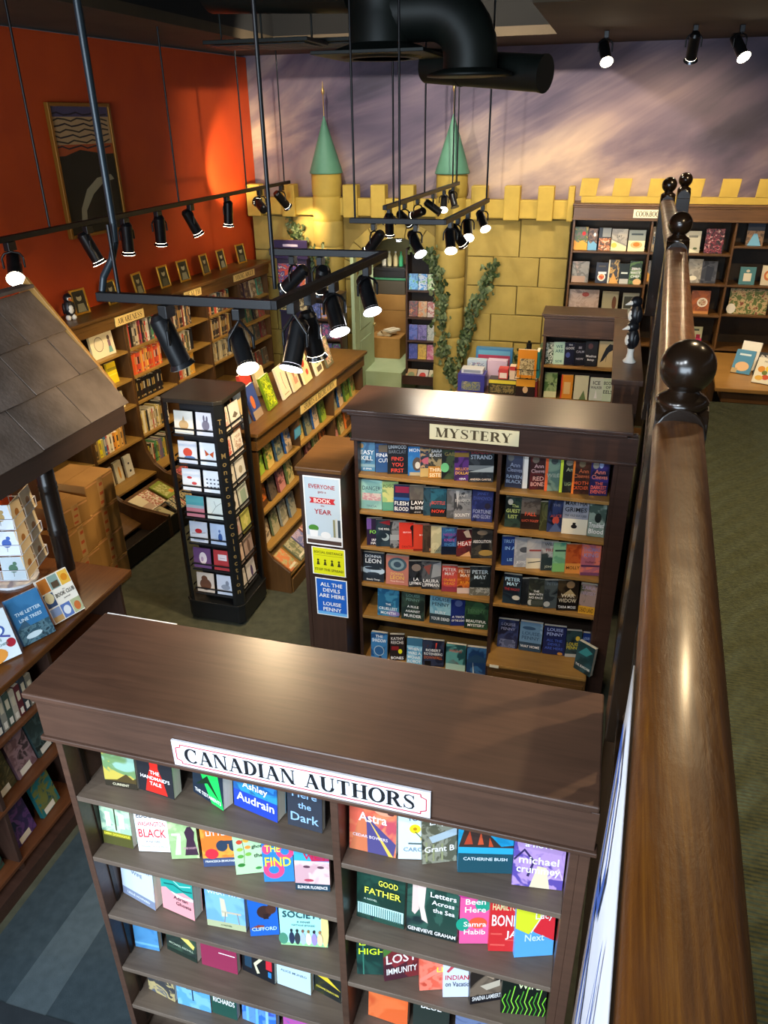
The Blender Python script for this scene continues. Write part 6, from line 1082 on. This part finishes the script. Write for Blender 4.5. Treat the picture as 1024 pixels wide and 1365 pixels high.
# bent conduit that feeds it
m = MB(); m.tube([(-2.01, 2.83, TZ + .036), (-2.0, 2.84, TZ + .09), (-1.95, 2.845, TZ + .16), (-1.925, 2.85, TZ + .23), (-1.92, 2.85, TZ + .3), (-1.92, 2.85, CEIL)], .015, 10)
o = m.build('ceiling_conduit', flat('1c262c', .35, .3)); tag(o, 'bent grey ceiling conduit dropping to the hooked light track', 'pipe')
MB().cyl((.69, .24, .03), (.69, .24, CEIL - TZ), .009, .009, 8).build('hanger_rod', TRK, bt)
track('black corner light track hanging before the castle arch', [((-1.82, 5.6), (-1.12, 5.6)), ((-1.128, 5.585), (-1.08, 7.28))], [(-1.78, 5.6, CEIL), (-1.45, 5.6, CEIL), (-1.08, 7.2, CEIL)])
track('short black light track running toward the castle tower', [((-1.81, 6.5), (-1.72, 9.3))], [(-1.80, 6.75, 3.93), (-1.77, 7.8, CEIL), (-1.73, 9.0, 4.21), (-1.725, 9.22, 4.21)])
LBK = flat('121315', .32, .2)
LWARM = (1.0, .74, .42); LWHITE = (1.0, .9, .76)
def lamp(x, y, aim, label, lit=None, power=40, s=1.0, z=TZ, cone=70, group='track spot lamps', drop=.13):
    """head hangs from a yoke; aim = direction of the beam"""
    o = thing('track_spotlight', label, 'spotlight', (x, y, z), 0, group)
    a = Vector(aim).normalized(); side = a.cross(Vector((0, 0, 1)))
    side = side.normalized() if side.length > .05 else Vector((1, 0, 0))
    MB().box(-.016 * s, -.03 * s, -.045 * s, .016 * s, .03 * s, -.001).build('adapter', LBK, o, .003)
    c = Vector((0, 0, -drop * s)); hw = .05 * s
    m = MB(); top = Vector((0, 0, -.05 * s)); m.cyl((0, 0, -.045 * s), tuple(top), .008 * s, .008 * s, 8)
    pts = [c - side * hw, c - side * hw + Vector((0, 0, .05 * s)), c - side * hw * .7 + Vector((0, 0, .072 * s)), top, c + side * hw * .7 + Vector((0, 0, .072 * s)), c + side * hw + Vector((0, 0, .05 * s)), c + side * hw]
    m.tube([tuple(p) for p in pts], .006 * s, 6); m.build('yoke', LBK, o)
    m = MB(); r = .037 * s; p0 = c - a * .085 * s; p1 = c + a * .075 * s
    m.cyl(tuple(p0), tuple(p1), r, r, 16); m.cyl(tuple(p0 - a * .016 * s), tuple(p0), r * .7, r, 16)
    b = m.build('housing', LBK, o)
    m = MB(); m.cyl(tuple(p1 + a * .001), tuple(p1 + a * .016 * s), r * 1.03, r * 1.3, 18, caps=False); m.cyl(tuple(p1 + a * .016 * s), tuple(p1 + a * .001), r * 1.26, r * 1.0, 18, caps=False); m.build('reflector', flat('505458', .25, .9), b)
    MB().cyl(tuple(p1 + a * .004 * s), tuple(p1 + a * .018 * s), r * 1.0, r * 1.2, 18).build('bulb', emit('fff0d0' if lit == LWARM else 'f4f4ff', 14) if lit else flat('a8a498', .2), b)
    if lit:
        d = bpy.data.lights.new('spot_beam', 'SPOT'); d.energy = power; d.color = lit; d.spot_size = R(cone); d.spot_blend = .6; d.shadow_soft_size = .03
        l = bpy.data.objects.new('spot_beam', d); COL.objects.link(l); l.parent = o; l.location = p1 + a * .04 * s; l.rotation_euler = a.to_track_quat('-Z', 'Y').to_euler()
    return o
A = [(-3.675, 4.3), (-3.69, 5.15), (-3.70, 5.65), (-3.71, 6.17), (-3.72, 6.76), (-3.735, 7.54), (-3.75, 8.38), (-3.765, 9.04)]
an = ['lit spot lamp nearest the shingled roof, on the orange wall track', 'dark tilted spot lamp second along the orange wall track', 'dark spot lamp third along, beside the bent conduit', 'dark spot lamp fourth along the orange wall track', 'dark tilted spot lamp fifth along the orange wall track', 'dark spot lamp sixth along the orange wall track', 'spot lamp seventh along, aimed at the orange wall corner', 'dark spot lamp last on the orange wall track']
aa = [(.55, -.75, -.5), (.3, .2, -.9), (-.1, .05, -1), (-.12, .1, -1), (.3, .3, -.9), (-.1, .03, -1), (-.5, .55, .25), (.3, .5, -.6)]
ap = [40, 24, 26, 28, 26, 30, 90, 28]
for i, (x, y) in enumerate(A): lamp(x, y, aa[i], an[i], LWARM, ap[i], 1.25, cone=62 if i == 6 else 95)
lamp(-1.71, 2.81, (.28, .12, -.9), 'large dark spot lamp below the near bar of the hooked track', None, s=1.2)
lamp(-1.39, 2.81, (.5, -.6, -.68), 'lit warm spot lamp below the near bar of the hooked track', LWARM, 30, 1.0, cone=85, drop=.17)
lamp(-1.225, 2.98, (-.05, -.52, -.8), 'lit white spot lamp first on the hooked track arm', LWHITE, 22, 1.1, drop=.17)
lamp(-1.215, 3.15, (.1, .15, -.95), 'dark spot lamp hanging straight down second on the hooked track arm', LWARM, 50, s=1.1, drop=.17, cone=100)
lamp(-1.20, 3.42, (.4, -.5, -.75), 'lit spot lamp third on the hooked track arm', LWHITE, 22, 1.05, drop=.14)
lamp(-1.17, 3.86, (.4, -.52, -.75), 'lit spot lamp last on the hooked track arm above the mystery case', LWHITE, 22, 1.05, drop=.14)
lamp(-1.67, 4.103, (-.7, .1, -.6), 'dark spot lamp on the far hooked track bar, tilted toward the spinner', LWARM, 60, s=1.0, cone=100)
lamp(-1.51, 4.107, (-.35, .6, -.8), 'dark spot lamp second on the far bar of the hooked track', LWARM, 70, s=1.0, cone=90)
lamp(-1.64, 5.6, (-.6, .2, -.7), 'dark tilted spot lamp first on the corner track bar', LWARM, 90, cone=90)
lamp(-1.33, 5.6, (.5, -.5, -.72), 'lit white spot lamp second on the corner track bar', LWHITE, 25)
lamp(-1.125, 5.82, (.2, -.62, -.7), 'lit warm spot lamp first along the corner track arm', LWARM, 35, cone=90)
lamp(-1.115, 6.06, (.5, .4, -.8), 'dark spot lamp second along the corner track arm', LWARM, 50, cone=90)
lamp(-1.105, 6.44, (.2, -.75, -.6), 'bright warm spot lamp third along the corner track arm', LWARM, 35, cone=90)
lamp(-1.085, 7.06, (.4, -.6, -.65), 'lit warm spot lamp last along the corner track arm', LWARM, 35, cone=90)
lamp(-1.805, 6.63, (-.05, .25, -.95), 'dark spot lamp hanging straight down first on the tower track', LWARM, 50, cone=100)
lamp(-1.79, 7.1, (.35, .75, -.55), 'dark spot lamp second on the tower track', LWARM, 48, cone=90)
lamp(-1.775, 7.54, (-.7, .55, -.3), 'dark sideways spot lamp third on the tower track', LWARM, 45, cone=90)
lamp(-1.755, 8.13, (.7, .2, -.5), 'dark sideways spot lamp fourth on the tower track', None)
lamp(-1.74, 8.6, (.1, -.7, -.65), 'lit warm spot lamp fifth on the tower track', LWARM, 25, cone=90)
lamp(-1.73, 9.05, (.3, -.3, -.8), 'dark spot lamp last on the tower track', None)
CLG = 'ceiling spot lamps over the mural'
lamp(-.24, 8.6, (.2, -.6, -.65), 'lit ceiling spot lamp left of the three above the cookbook case', LWARM, 30, 1.3, 4.22, 110, CLG)
lamp(.52, 8.4, (.0, .6, -.8), 'dark silver ceiling spot lamp, middle of the three above the cookbook case', LWARM, 90, 1.3, 4.22, 130, CLG)
lamp(.92, 8.55, (.35, -.55, -.65), 'lit ceiling spot lamp right of the three above the cookbook case', LWARM, 30, 1.3, 4.22, 110, CLG)
# lamps out of view; those for carpet, cookbooks, mural, shop front added for brightness
lamp(.55, 2.9, (-.1, -.3, -1), 'warm ceiling spot lamp above the mezzanine rail', LWARM, 45, 1.3, 4.74, 110, CLG)
lamp(1.2, 2.6, (.1, .2, -1), 'added warm spot lamp brightening the mezzanine carpet', LWARM, 130, 1.3, 4.74, 120, CLG)
lamp(1.6, 5.6, (.0, .75, -.7), 'added warm spot lamp aimed at the cookbooks from the plenum', LWARM, 170, 1.3, 4.74, 90, CLG)
lamp(-1.3, 7.3, (.3, .85, -.45), 'added unseen spot lamp washing the painted sky from the right', LWHITE, 170, 1.3, 4.74, 120, CLG, .13)
lamp(-2.9, 7.3, (-.05, .85, -.45), 'added unseen spot lamp washing the painted sky from the left', LWHITE, 100, 1.3, 4.74, 120, CLG, .13)
lamp(-2.72, 10.45, (.0, .15, -1), 'spot lamp on the low ceiling inside the arch alcove', LWHITE, 22, 1.0, 2.298, 130, CLG)
LCOOL = (.86, .93, 1.0)  # tint of the unseen fill lamps added above the shop front
for i, (x, y) in enumerate(((-3.0, -.6), (-1.8, -.9), (-.7, -.6))): lamp(x, y, (.1, .45, -.9), 'added cool fill lamp over the shop front, %s' % ('left', 'middle', 'right')[i], LCOOL, 110, 1.3, 4.22 if y < -1 else 4.74, 130, 'added fill lamps over the shop front')

# ------------------------------------------------------------------ ducts
DUC = varied('0e1310', '171d19', 4, .5, .05, 20, metal=.3)
d1 = thing('air_duct', 'dark round air ducts with elbow and diffusers hanging from the ceiling', 'duct', (-1.82, 6.5, 0))
MB().lathe([(.24, 4.72), (.24, 4.3), (.23, 4.25), (.24, 4.2), (.24, 4.02)], 28).build('duct_body', DUC, d1); MB().lathe([(.24, 4.02), (.36, 3.98), (.38, 3.96)], 28).build('diffuser_cone', DUC, d1)
MB().box(-.42, -.42, 3.935, .42, .42, 3.96).build('diffuser_plate', DUC, d1, .004); m = MB()
for k in range(4): m.lathe([(.08 + .07 * k, 3.92), (.1 + .07 * k, 3.934)], 20)
m.build('diffuser_rings', DUC, d1)
m = MB(); m.cyl((-.2, 0, 4.42), (-1.5, .3, 4.5), .2, .2, 24); m.build('branch_pipe', DUC, d1)
d2 = d1; OX = .62
pts = [(-.6, 0, 4.22)] + [(-.24 + .3 * math.sin(R(t)), 0, 3.92 + .3 * math.cos(R(t))) for t in range(0, 91, 15)] + [(.06, 0, 3.84)]
m = MB(); ring = []
for k, p in enumerate(pts):
    q0 = Vector(pts[max(k - 1, 0)]); q1 = Vector(pts[min(k + 1, len(pts) - 1)]); dd = (q1 - q0).normalized(); nn = Vector((0, 1, 0)).cross(dd)
    ring += [tuple(Vector(p) + Vector((0, 1, 0)) * .2 * math.cos(2 * PI * i / 28) + nn * .2 * math.sin(2 * PI * i / 28)) for i in range(28)]
m.add(ring, [(k * 28 + i, k * 28 + (i + 1) % 28, (k + 1) * 28 + (i + 1) % 28, (k + 1) * 28 + i) for k in range(len(pts) - 1) for i in range(28)], 0, True)
m.build('elbow', DUC, d2, loc=(.62, 0, 0)); MB().lathe([(.2, 3.84), (.31, 3.81), (.32, 3.79), (.2, 3.785)], 28, (.68, 0, 0)).build('round_diffuser', DUC, d2)
d3 = d1
m = MB(); m.cyl((-.5, .35, .04), (.5, -.1, -.06), .125, .125, 28, caps=False); m.cyl((.5, -.1, -.06), (-.5, .35, .04), .118, .118, 28, caps=False); m.build('open_pipe', DUC, d3, loc=(.72, .25, 3.86))
m = MB()
for t in (.3, .98): m.cyl((-.5 + t, .35 - .45 * t, .04 - .1 * t), (-.5 + t + .02, .35 - .45 * t - .009, .038 - .1 * t), .13, .13, 28)
m.build('seam_band', DUC, d3, loc=(.72, .25, 3.86))
for i, (y, z, x0, x1, lab) in enumerate(((6.6, 4.07, -3.35, -2.45, 'flat dark louvred ceiling vent nearest the orange wall'), (7.1, 4.1, -3.2, -2.0, 'flat dark louvred ceiling vent behind the nearest one'))):
    o = thing('ceiling_vent', lab, 'vent', (x0, y, z)); MB().box(0, 0, 0, x1 - x0, .5, .03).build('vent_frame', DUC, o, .004)
    for k in range(5): MB().box(.04, .05 + .09 * k, -.012, x1 - x0 - .04, .11 + .09 * k, -.004).build('slat', DUC, o)
    for x in (.05, x1 - x0 - .05): MB().cyl((x, .25, .03), (x, .25, CEIL - z), .008, .008, 6).build('hanger', DUC, o)

# ------------------------------------------------------------------ ivy
LEAF = varied('20331a', '44562e', 30, .6, rnd=False); LEAF2 = varied('364826', '6c7850', 30, .6); STEM = flat('4a3a20', .7)
def ivy(label, pts, n, seed, spread=.07):
    rng = random.Random(seed); o = thing('ivy_vine', label, 'ivy', pts[0], 0, 'ivy on the castle'); p0 = Vector(pts[0]); P = [Vector(p) - p0 for p in pts]
    MB().tube([tuple(p) for p in P], .008, 5).build('stem', STEM, o)
    m = MB(); seg = [(a, b) for a, b in zip(P, P[1:])]; L = [(b - a).length for a, b in seg]; T = sum(L)
    for i in range(n):
        t = rng.uniform(0, T); k = 0
        while t > L[k] and k < len(L) - 1: t -= L[k]; k += 1
        c = seg[k][0].lerp(seg[k][1], t / L[k]) + Vector((rng.gauss(0, spread * .6), rng.uniform(-.06, .0), rng.gauss(0, spread * .6)))
        s = rng.uniform(.022, .042); e = Euler((rng.uniform(-.7, .7), rng.uniform(-1, 1), rng.uniform(-.8, .8)))
        shp = [(0, -s), (s * .8, -s * .5), (s * .5, 0), (s * .6, s * .5), (0, s * 1.1), (-s * .6, s * .5), (-s * .5, 0), (-s * .8, -s * .5)]
        vs = [c + (e.to_matrix() @ Vector((x, -.012 * (1 - abs(x) / s), z))) for x, z in shp]
        m.add(vs, [(0, 1, 2, 3, 4), (0, 4, 5, 6, 7)], rng.randrange(2))
    l = m.build('leaves', [LEAF, LEAF2], o); l['kind'] = 'stuff'
    return o
ivy('ivy vine climbing beside the arch and down the right tower', [(-2.3, 9.5, 2.14), (-2.05, 9.44, 2.05), (-1.93, 9.36, 1.8), (-1.88, 9.33, 1.45), (-1.86, 9.33, 1.0), (-1.75, 9.38, .6)], 330, 1)
ivy('ivy vine slanting across the castle blocks right of the tower', [(-1.30, 9.55, 1.98), (-1.38, 9.54, 1.72), (-1.52, 9.52, 1.4), (-1.6, 9.5, 1.1), (-1.72, 9.45, .75), (-1.74, 9.42, .5)], 330, 2)
ivy('ivy hanging on the castle wall behind the purple display', [(-3.88, 9.56, 2.45), (-3.78, 9.56, 2.25), (-3.66, 9.54, 2.05), (-3.64, 9.52, 1.7), (-3.7, 9.5, 1.4)], 200, 3)
ivy('small ivy sprig on the left tower beside the arch', [(-3.36, 9.34, 2.08), (-3.4, 9.33, 1.85), (-3.44, 9.33, 1.65)], 70, 4)
ivy('low ivy behind the game boxes near the crow book case', [(-1.15, 9.5, .75), (-.9, 9.45, .9), (-.65, 9.3, .95), (-.55, 9.2, 1.1)], 110, 5)

# ------------------------------------------------------------------ games table in front of the castle
GT = thing('games_table', 'low table for boxed games standing before the castle wall', 'table', (-1.5, 8.3, 0))
MB().box(0, 0, .72, .98, .62, .76).build('table_top', W_MID, GT, .005)
for x in (.04, .88):
    for y in (.04, .52): MB().box(x, y, 0, x + .06, y + .06, .72).build('leg', W_MIDZ, GT)
GG = 'game boxes on the games table'
def gbox(x, y, z, sx, sy, sz, c, art, lab, rz=0):
    o = thing('game_box', lab, 'box', (x, y, z), rz, GG); MB().box(-sx / 2, -sy / 2, 0, sx / 2, sy / 2, sz * .8).build('box_base', flat(c, .4), o, .002)
    MB().box(-sx / 2 - .002, -sy / 2 - .002, sz * .3, sx / 2 + .002, sy / 2 + .002, sz).build('lid', flat(c, .35), o, .002)
    a = MB(); mats = []; draw(a, art, mats, sx, sz, -sy / 2 - .0022); a.build('printed_front', inks(mats), o)
    return o
gbox(-1.33, 8.42, .76, .3, .2, .2, '3a3a90', [('r', .15, .1, .85, .6, ('8a8a60', '4a5a80', 'b8a878', 30))], 'purple game box at the left front of the games table')
gbox(-1.33, 8.43, .9605, .24, .14, .05, 'c8ccd4', [('r', .1, .2, .9, .8, '8890a0')], 'flat grey game box lying on the purple one')
gbox(-1.32, 8.68, .76, .22, .1, .28, 'b0c4d8', [('r', .1, .1, .9, .9, ('c8d4e0', '7a90b8', 'a87888', 40))], 'tall pale blue patterned game box behind the purple one')
gbox(-1.08, 8.64, .76, .22, .1, .3, 'd0b8d0', [('e', .3, .3 + .3 * (k // 2), .14, .1, '303050') for k in range(2)] + [('e', .7, .3 + .3 * k, .14, .1, '4a3868') for k in range(2)], 'lilac game box with dark butterflies')
gbox(-1.15, 8.84, .76, .42, .08, .38, '3a78a8', [('r', .06, .08, .94, .8, 'a83c58'), ('r', .06, .8, .94, .94, '60a0c0')], 'large blue and crimson game box standing at the back of the games table')
gbox(-.98, 8.40, .76, .3, .16, .16, '2c2a20', [('r', .0, .75, 1, 1, 'd8c840'), ('r', .06, .08, .94, .65, ('3a3428', '8a7a4c', '282420', 30))], 'black game box with yellow edge at the right front of the games table')
gbox(-.98, 8.41, .9205, .1, .1, .12, 'c84848', [('r', .1, .1, .9, .6, 'e8d8d0')], 'small red game box on the black one')
gbox(-.86, 8.41, .9205, .1, .1, .15, 'e0c8b0', [('r', .0, .7, 1, 1, 'c84040')], 'small cream game box on the black one')
wk = thing('book_spinner', 'black wire spinner with orange and teal books beside the games table', 'display rack', (-.70, 8.15, 0))
m = MB(); m.cyl((0, 0, 0), (0, 0, 1.42), .015, .015, 10); m.build('pole', BLACK, wk); MB().cyl((0, 0, 0), (0, 0, .02), .2, .2, 20).build('foot', BLACK, wk); MB().cyl((0, 0, 1.32), (0, 0, 1.40), .028, .028, 12).build('cap', BLACK, wk)
m = MB()
for z in (.72, 1.04):
    for k in range(4):
        ca, sa = math.cos(k * PI / 2), math.sin(k * PI / 2); P = lambda x, y, zz: (x * ca - y * sa, x * sa + y * ca, zz)
        for a, b in (((-.12, -.12, z), (.12, -.12, z)), ((-.12, -.12, z + .1), (.12, -.12, z + .1)), ((-.06, -.12, z), (-.06, -.12, z + .1)), ((.06, -.12, z), (.06, -.12, z + .1)), ((0, 0, z), (0, -.12, z))): m.bar(P(*a), P(*b), .005, .005)
m.build('wire_pockets', BLACK, wk)
WG = 'books in the wire spinner'
book((-.70, 8.06, 1.045), 0, .2, .3, .03, 'd88a20', [('r', .12, .1, .88, .68, ('8a7a58', 'c8b890', '5a5048', 26))], [], .06, 'orange book with sepia picture, top front of the wire spinner', WG)
book((-.58, 8.16, 1.045), PI / 2, .18, .28, .03, '2a8a90', [('r', .1, .1, .9, .3, '60b0b0')], [], .06, 'teal book on the top right side of the wire spinner', WG)
book((-.70, 8.06, .725), 0, .2, .3, .03, '2a1c1c', [('e', .5, .62, .14, .12, 'c8a888'), ('p', [(.3, 0), (.7, 0), (.6, .5), (.42, .5)], '14100f'), ('r', 0, .74, 1, 1, 'd8982c')], [], .06, 'dark book with suited figure, lower front of the wire spinner', WG)
book((-.58, 8.16, .725), PI / 2, .18, .28, .03, '8a2c34', [], [], .06, 'dark red book on the lower right side of the wire spinner', WG)

# ------------------------------------------------------------------ alcove: door leaf, bookcase, cartons
dr = thing('door_1', 'pale green door leaf standing open at the left of the arch', 'door', (-3.06, 9.62, 0)); dr['kind'] = 'structure'; del dr['category']
MB().box(-.03, -.16, 0, .015, .7, 2.0).build('door_leaf', PALEG, dr, .004); MB().box(.016, .05, .25, .022, .55, .9).build('door_panel', PALEG, dr, .003); MB().box(.016, .05, 1.05, .022, .55, 1.8).build('door_panel', PALEG, dr, .003); MB().ball((.045, .62, 1.0), .025, 10, 8).build('door_knob', flat('c8b078', .3, .8), dr)
ab = bookcase('bookcase', 'narrow brown bookcase of children\'s books inside the arch', (-2.50, 9.96, .3), 0, .54, .25, 1.75, [], [[1.23, .88, .57, .31, .03]], 1.6, (W_MOCHA, W_MOCHA, W_BACK), top=False, base=0, fas=False)
MB().box(-.02, -.12, 0, .53, -.105, .12).build('tray_front', W_DARK, ab); MB().box(-.02, -.105, 0, .53, .0, .02).build('tray_floor', W_DARK, ab)
AG = "children's books in the arch bookcase"; ac = [[('4a8ac8', '6ab0e0', '58a060'), ('3a90d8', 'c8d8e8', '60a870'), ('8ac060', 'd8e0b0', '5a9a48'), ('b0b8b0', 'c8d0c8', '80a0a0')], [('8a3c28', '50382c', 'c87840'), ('d88a40', 'c8a878', 'b05a30'), ('d8c0a8', 'b04a38', 'e0d0b8'), ('c85838', 'a84830', 'd8a070')], [('3a4a98', '5a6ab8', '7a5a98'), ('6a58a0', '8a78b8', '4a4078'), ('a8b0a0', 'c8c8b8', '708878'), ('6a5a50', '8a7868', '484038')], [('3a48a0', '5a60b8', '303878'), ('e0b830', 'c89a28', 'e8d068'), ('c85878', 'd88a98', 'e0b8b8'), ('d87088', 'b84a60', 'e8c0c0')]]
for r, z in enumerate((1.23, .88, .57, .31)):
    for k in range(4): book((-2.41 + k * .125, 10.02, .3 + z), R(5), .115, .2, .02, ac[r][k] + (18,), [], [], .12, "%s children's book, %s from left, %s shelf inside the arch" % (cname(ac[r][k][0]), ORD[k], ('top', 'second', 'third', 'bottom')[r]), AG)
for k, (x, c, lab) in enumerate(((-2.42, 'c8a878', 'tan picture book in the low tray of the arch bookcase'), (-2.26, 'd8d0c8', 'white and red picture book in the low tray of the arch bookcase'), (-2.1, 'd8d0b0', 'cream picture book in the low tray of the arch bookcase'))):
    book((x, 9.89, .33), 0, .15, .18, .015, c, [('e', .5, .5, .3, .25, ('c83c34' if k == 1 else '8a9a70'))], [], R(45), lab, AG)
AGC = 'cartons stored in the arch alcove'
carton((-2.95, 10.68, .45), .46, .36, .3, 'open cardboard box of papers on the alcove platform', 0, True, False, AGC)
for k in range(3):
    o = MB().box(-.1, -.07, 0, .1, .07, .03).build('paper_bundle', flat(('d0c4a0', 'a89068', 'e0d8c0')[k], .8)); o.location = (-2.98 + .05 * k, 10.66, .75 + .031 * k); o.rotation_euler = (0, 0, .5 * k); tag(o, ('tan', 'brown', 'white')[k] + ' paper bundle on the open box in the alcove', 'papers', AGC)
    m = MB(); m.bar((-.1, 0, .0305), (.1, 0, .0305), .012, .001); m.build('band', flat('806040', .7), o)
carton((-2.98, 11.08, .45), .5, .34, .6, 'tall cardboard box behind the open one in the alcove', 0, False, False, AGC); carton((-2.98, 11.08, 1.051), .48, .34, .22, 'flat cardboard box stacked second highest in the alcove', 0, False, False, AGC)
o = thing('storage_crate', 'green lidded storage crate on the alcove cartons', 'crate', (-2.98, 11.08, 1.272), 0); MB().box(-.23, -.16, 0, .23, .16, .2).build('crate_body', flat('4a4438', .6), o, .006); MB().box(-.24, -.17, .2, .24, .17, .23).build('lid', flat('3a7a58', .45), o, .006)
o = thing('storage_crate', 'black storage crate of bottles topmost in the alcove', 'crate', (-2.98, 11.08, 1.504), 0); MB().box(-.23, -.16, 0, .23, .16, .14).build('crate_body', flat('1c1c1e', .5), o, .006); MB().box(-.24, -.17, .1, .24, .17, .125).build('rim', flat('1c1c1e', .5), o)
for k, (x, c) in enumerate(((-.12, 'e0dcc8'), (-.04, 'd0c89a'), (.05, 'c8b888'), (.13, '3a9a68'))):
    o = thing('bottle', '%s bottle standing in the topmost alcove crate' % ('white', 'cream', 'tan', 'green')[k], 'bottle', (-2.98 + x, 11.08, 1.645), 0, 'bottles in the alcove crate'); MB().lathe([(.03, 0), (.032, .01), (.032, .12), (.012, .16), (.012, .18)], 12).build('bottle_body', flat(c, .4), o); MB().lathe([(.014, .18), (.014, .2)], 10).build('cap', flat('d8d8d0' if k < 3 else '2a8a58', .4), o)
# purple display stand and the tall display case at the castle's left end
ds = thing('display_stand', 'dark purple cardboard book display stand against the castle wall', 'display stand', (-3.82, 9.34, 0))
MB().box(-.2, 0, 0, .2, .15, 1.98).build('body', flat('241c38', .5), ds, .003); MB().box(-.22, -.01, 1.98, .22, .03, 2.2).build('header_card', flat('2a1f44', .45), ds, .003)
m = MB()
for z, wd in ((2.14, .2), (2.09, .26), (2.04, .18)): m.box(-wd / 2, -.0125, z - .014, wd / 2, -.0105, z + .014)
m.build('header_print', flat('a8a0b8', .5), ds)
MB().box(-.2, -.03, 1.6, .2, -.001, 1.62).build('ledge', flat('2a1f44', .5), ds)
DG = 'books in the purple display stand'
for k, (x, z, c, lab) in enumerate(((-.1, 1.66, ('b84a38', '3a3c78', 'd8c0a8'), 'red and blue picture book upper left'), (.1, 1.66, ('4a4480', 'c86848', 'd0c8c0'), 'blue and orange picture book upper right'), (-.1, 1.35, ('c8b878', '4a4838', '8a7a48'), 'small tan book lower left'), (.1, 1.35, ('d8c898', '5a5040', 'a89058'), 'small cream book lower right'))):
    MB().box(x - .095, -.04, z - .02, x + .095, -.001, z - .003).build('ledge', flat('2a1f44', .5), ds)
    book((-3.82 + x, 9.318, z - .003), 0, .16, .26 if z > 1.5 else .17, .016, c + (20,), [], [], .04, lab + ' in the purple display stand', DG)
dc = bookcase('bookcase', 'narrow dark case of bright children\'s books left of the green door', (-3.55, 9.1, 0), 0, .44, .22, 1.62, [], [[1.3, 1.05, .8, .55, .3]], 1.55, (W_DARK, W_DARK, W_BACK), oh=.01, base=.08, mould=False)
pal = ['3a4a98', 'c83c58', '6a3a88', '3a8ab0', '8a8ac0', 'c88a3c', '4a9a78', '384878', 'b05a90', '5a6ab0']
rng = random.Random(9)
for r, z in enumerate((1.3, 1.05, .8, .55, .3)):
    for k in range(3):
        c = rng.choice(pal); d = rng.choice(pal)
        book((-3.55 + .09 + k * .13, 9.16, z), R(4), .115, .18, .02, (c, d, 'a8a0b0', 24), [], [], .1, '%s book, %s along, %s row of narrow case by green door' % (cname(c), ORD[k], ORD[r]), 'books in the narrow dark case')
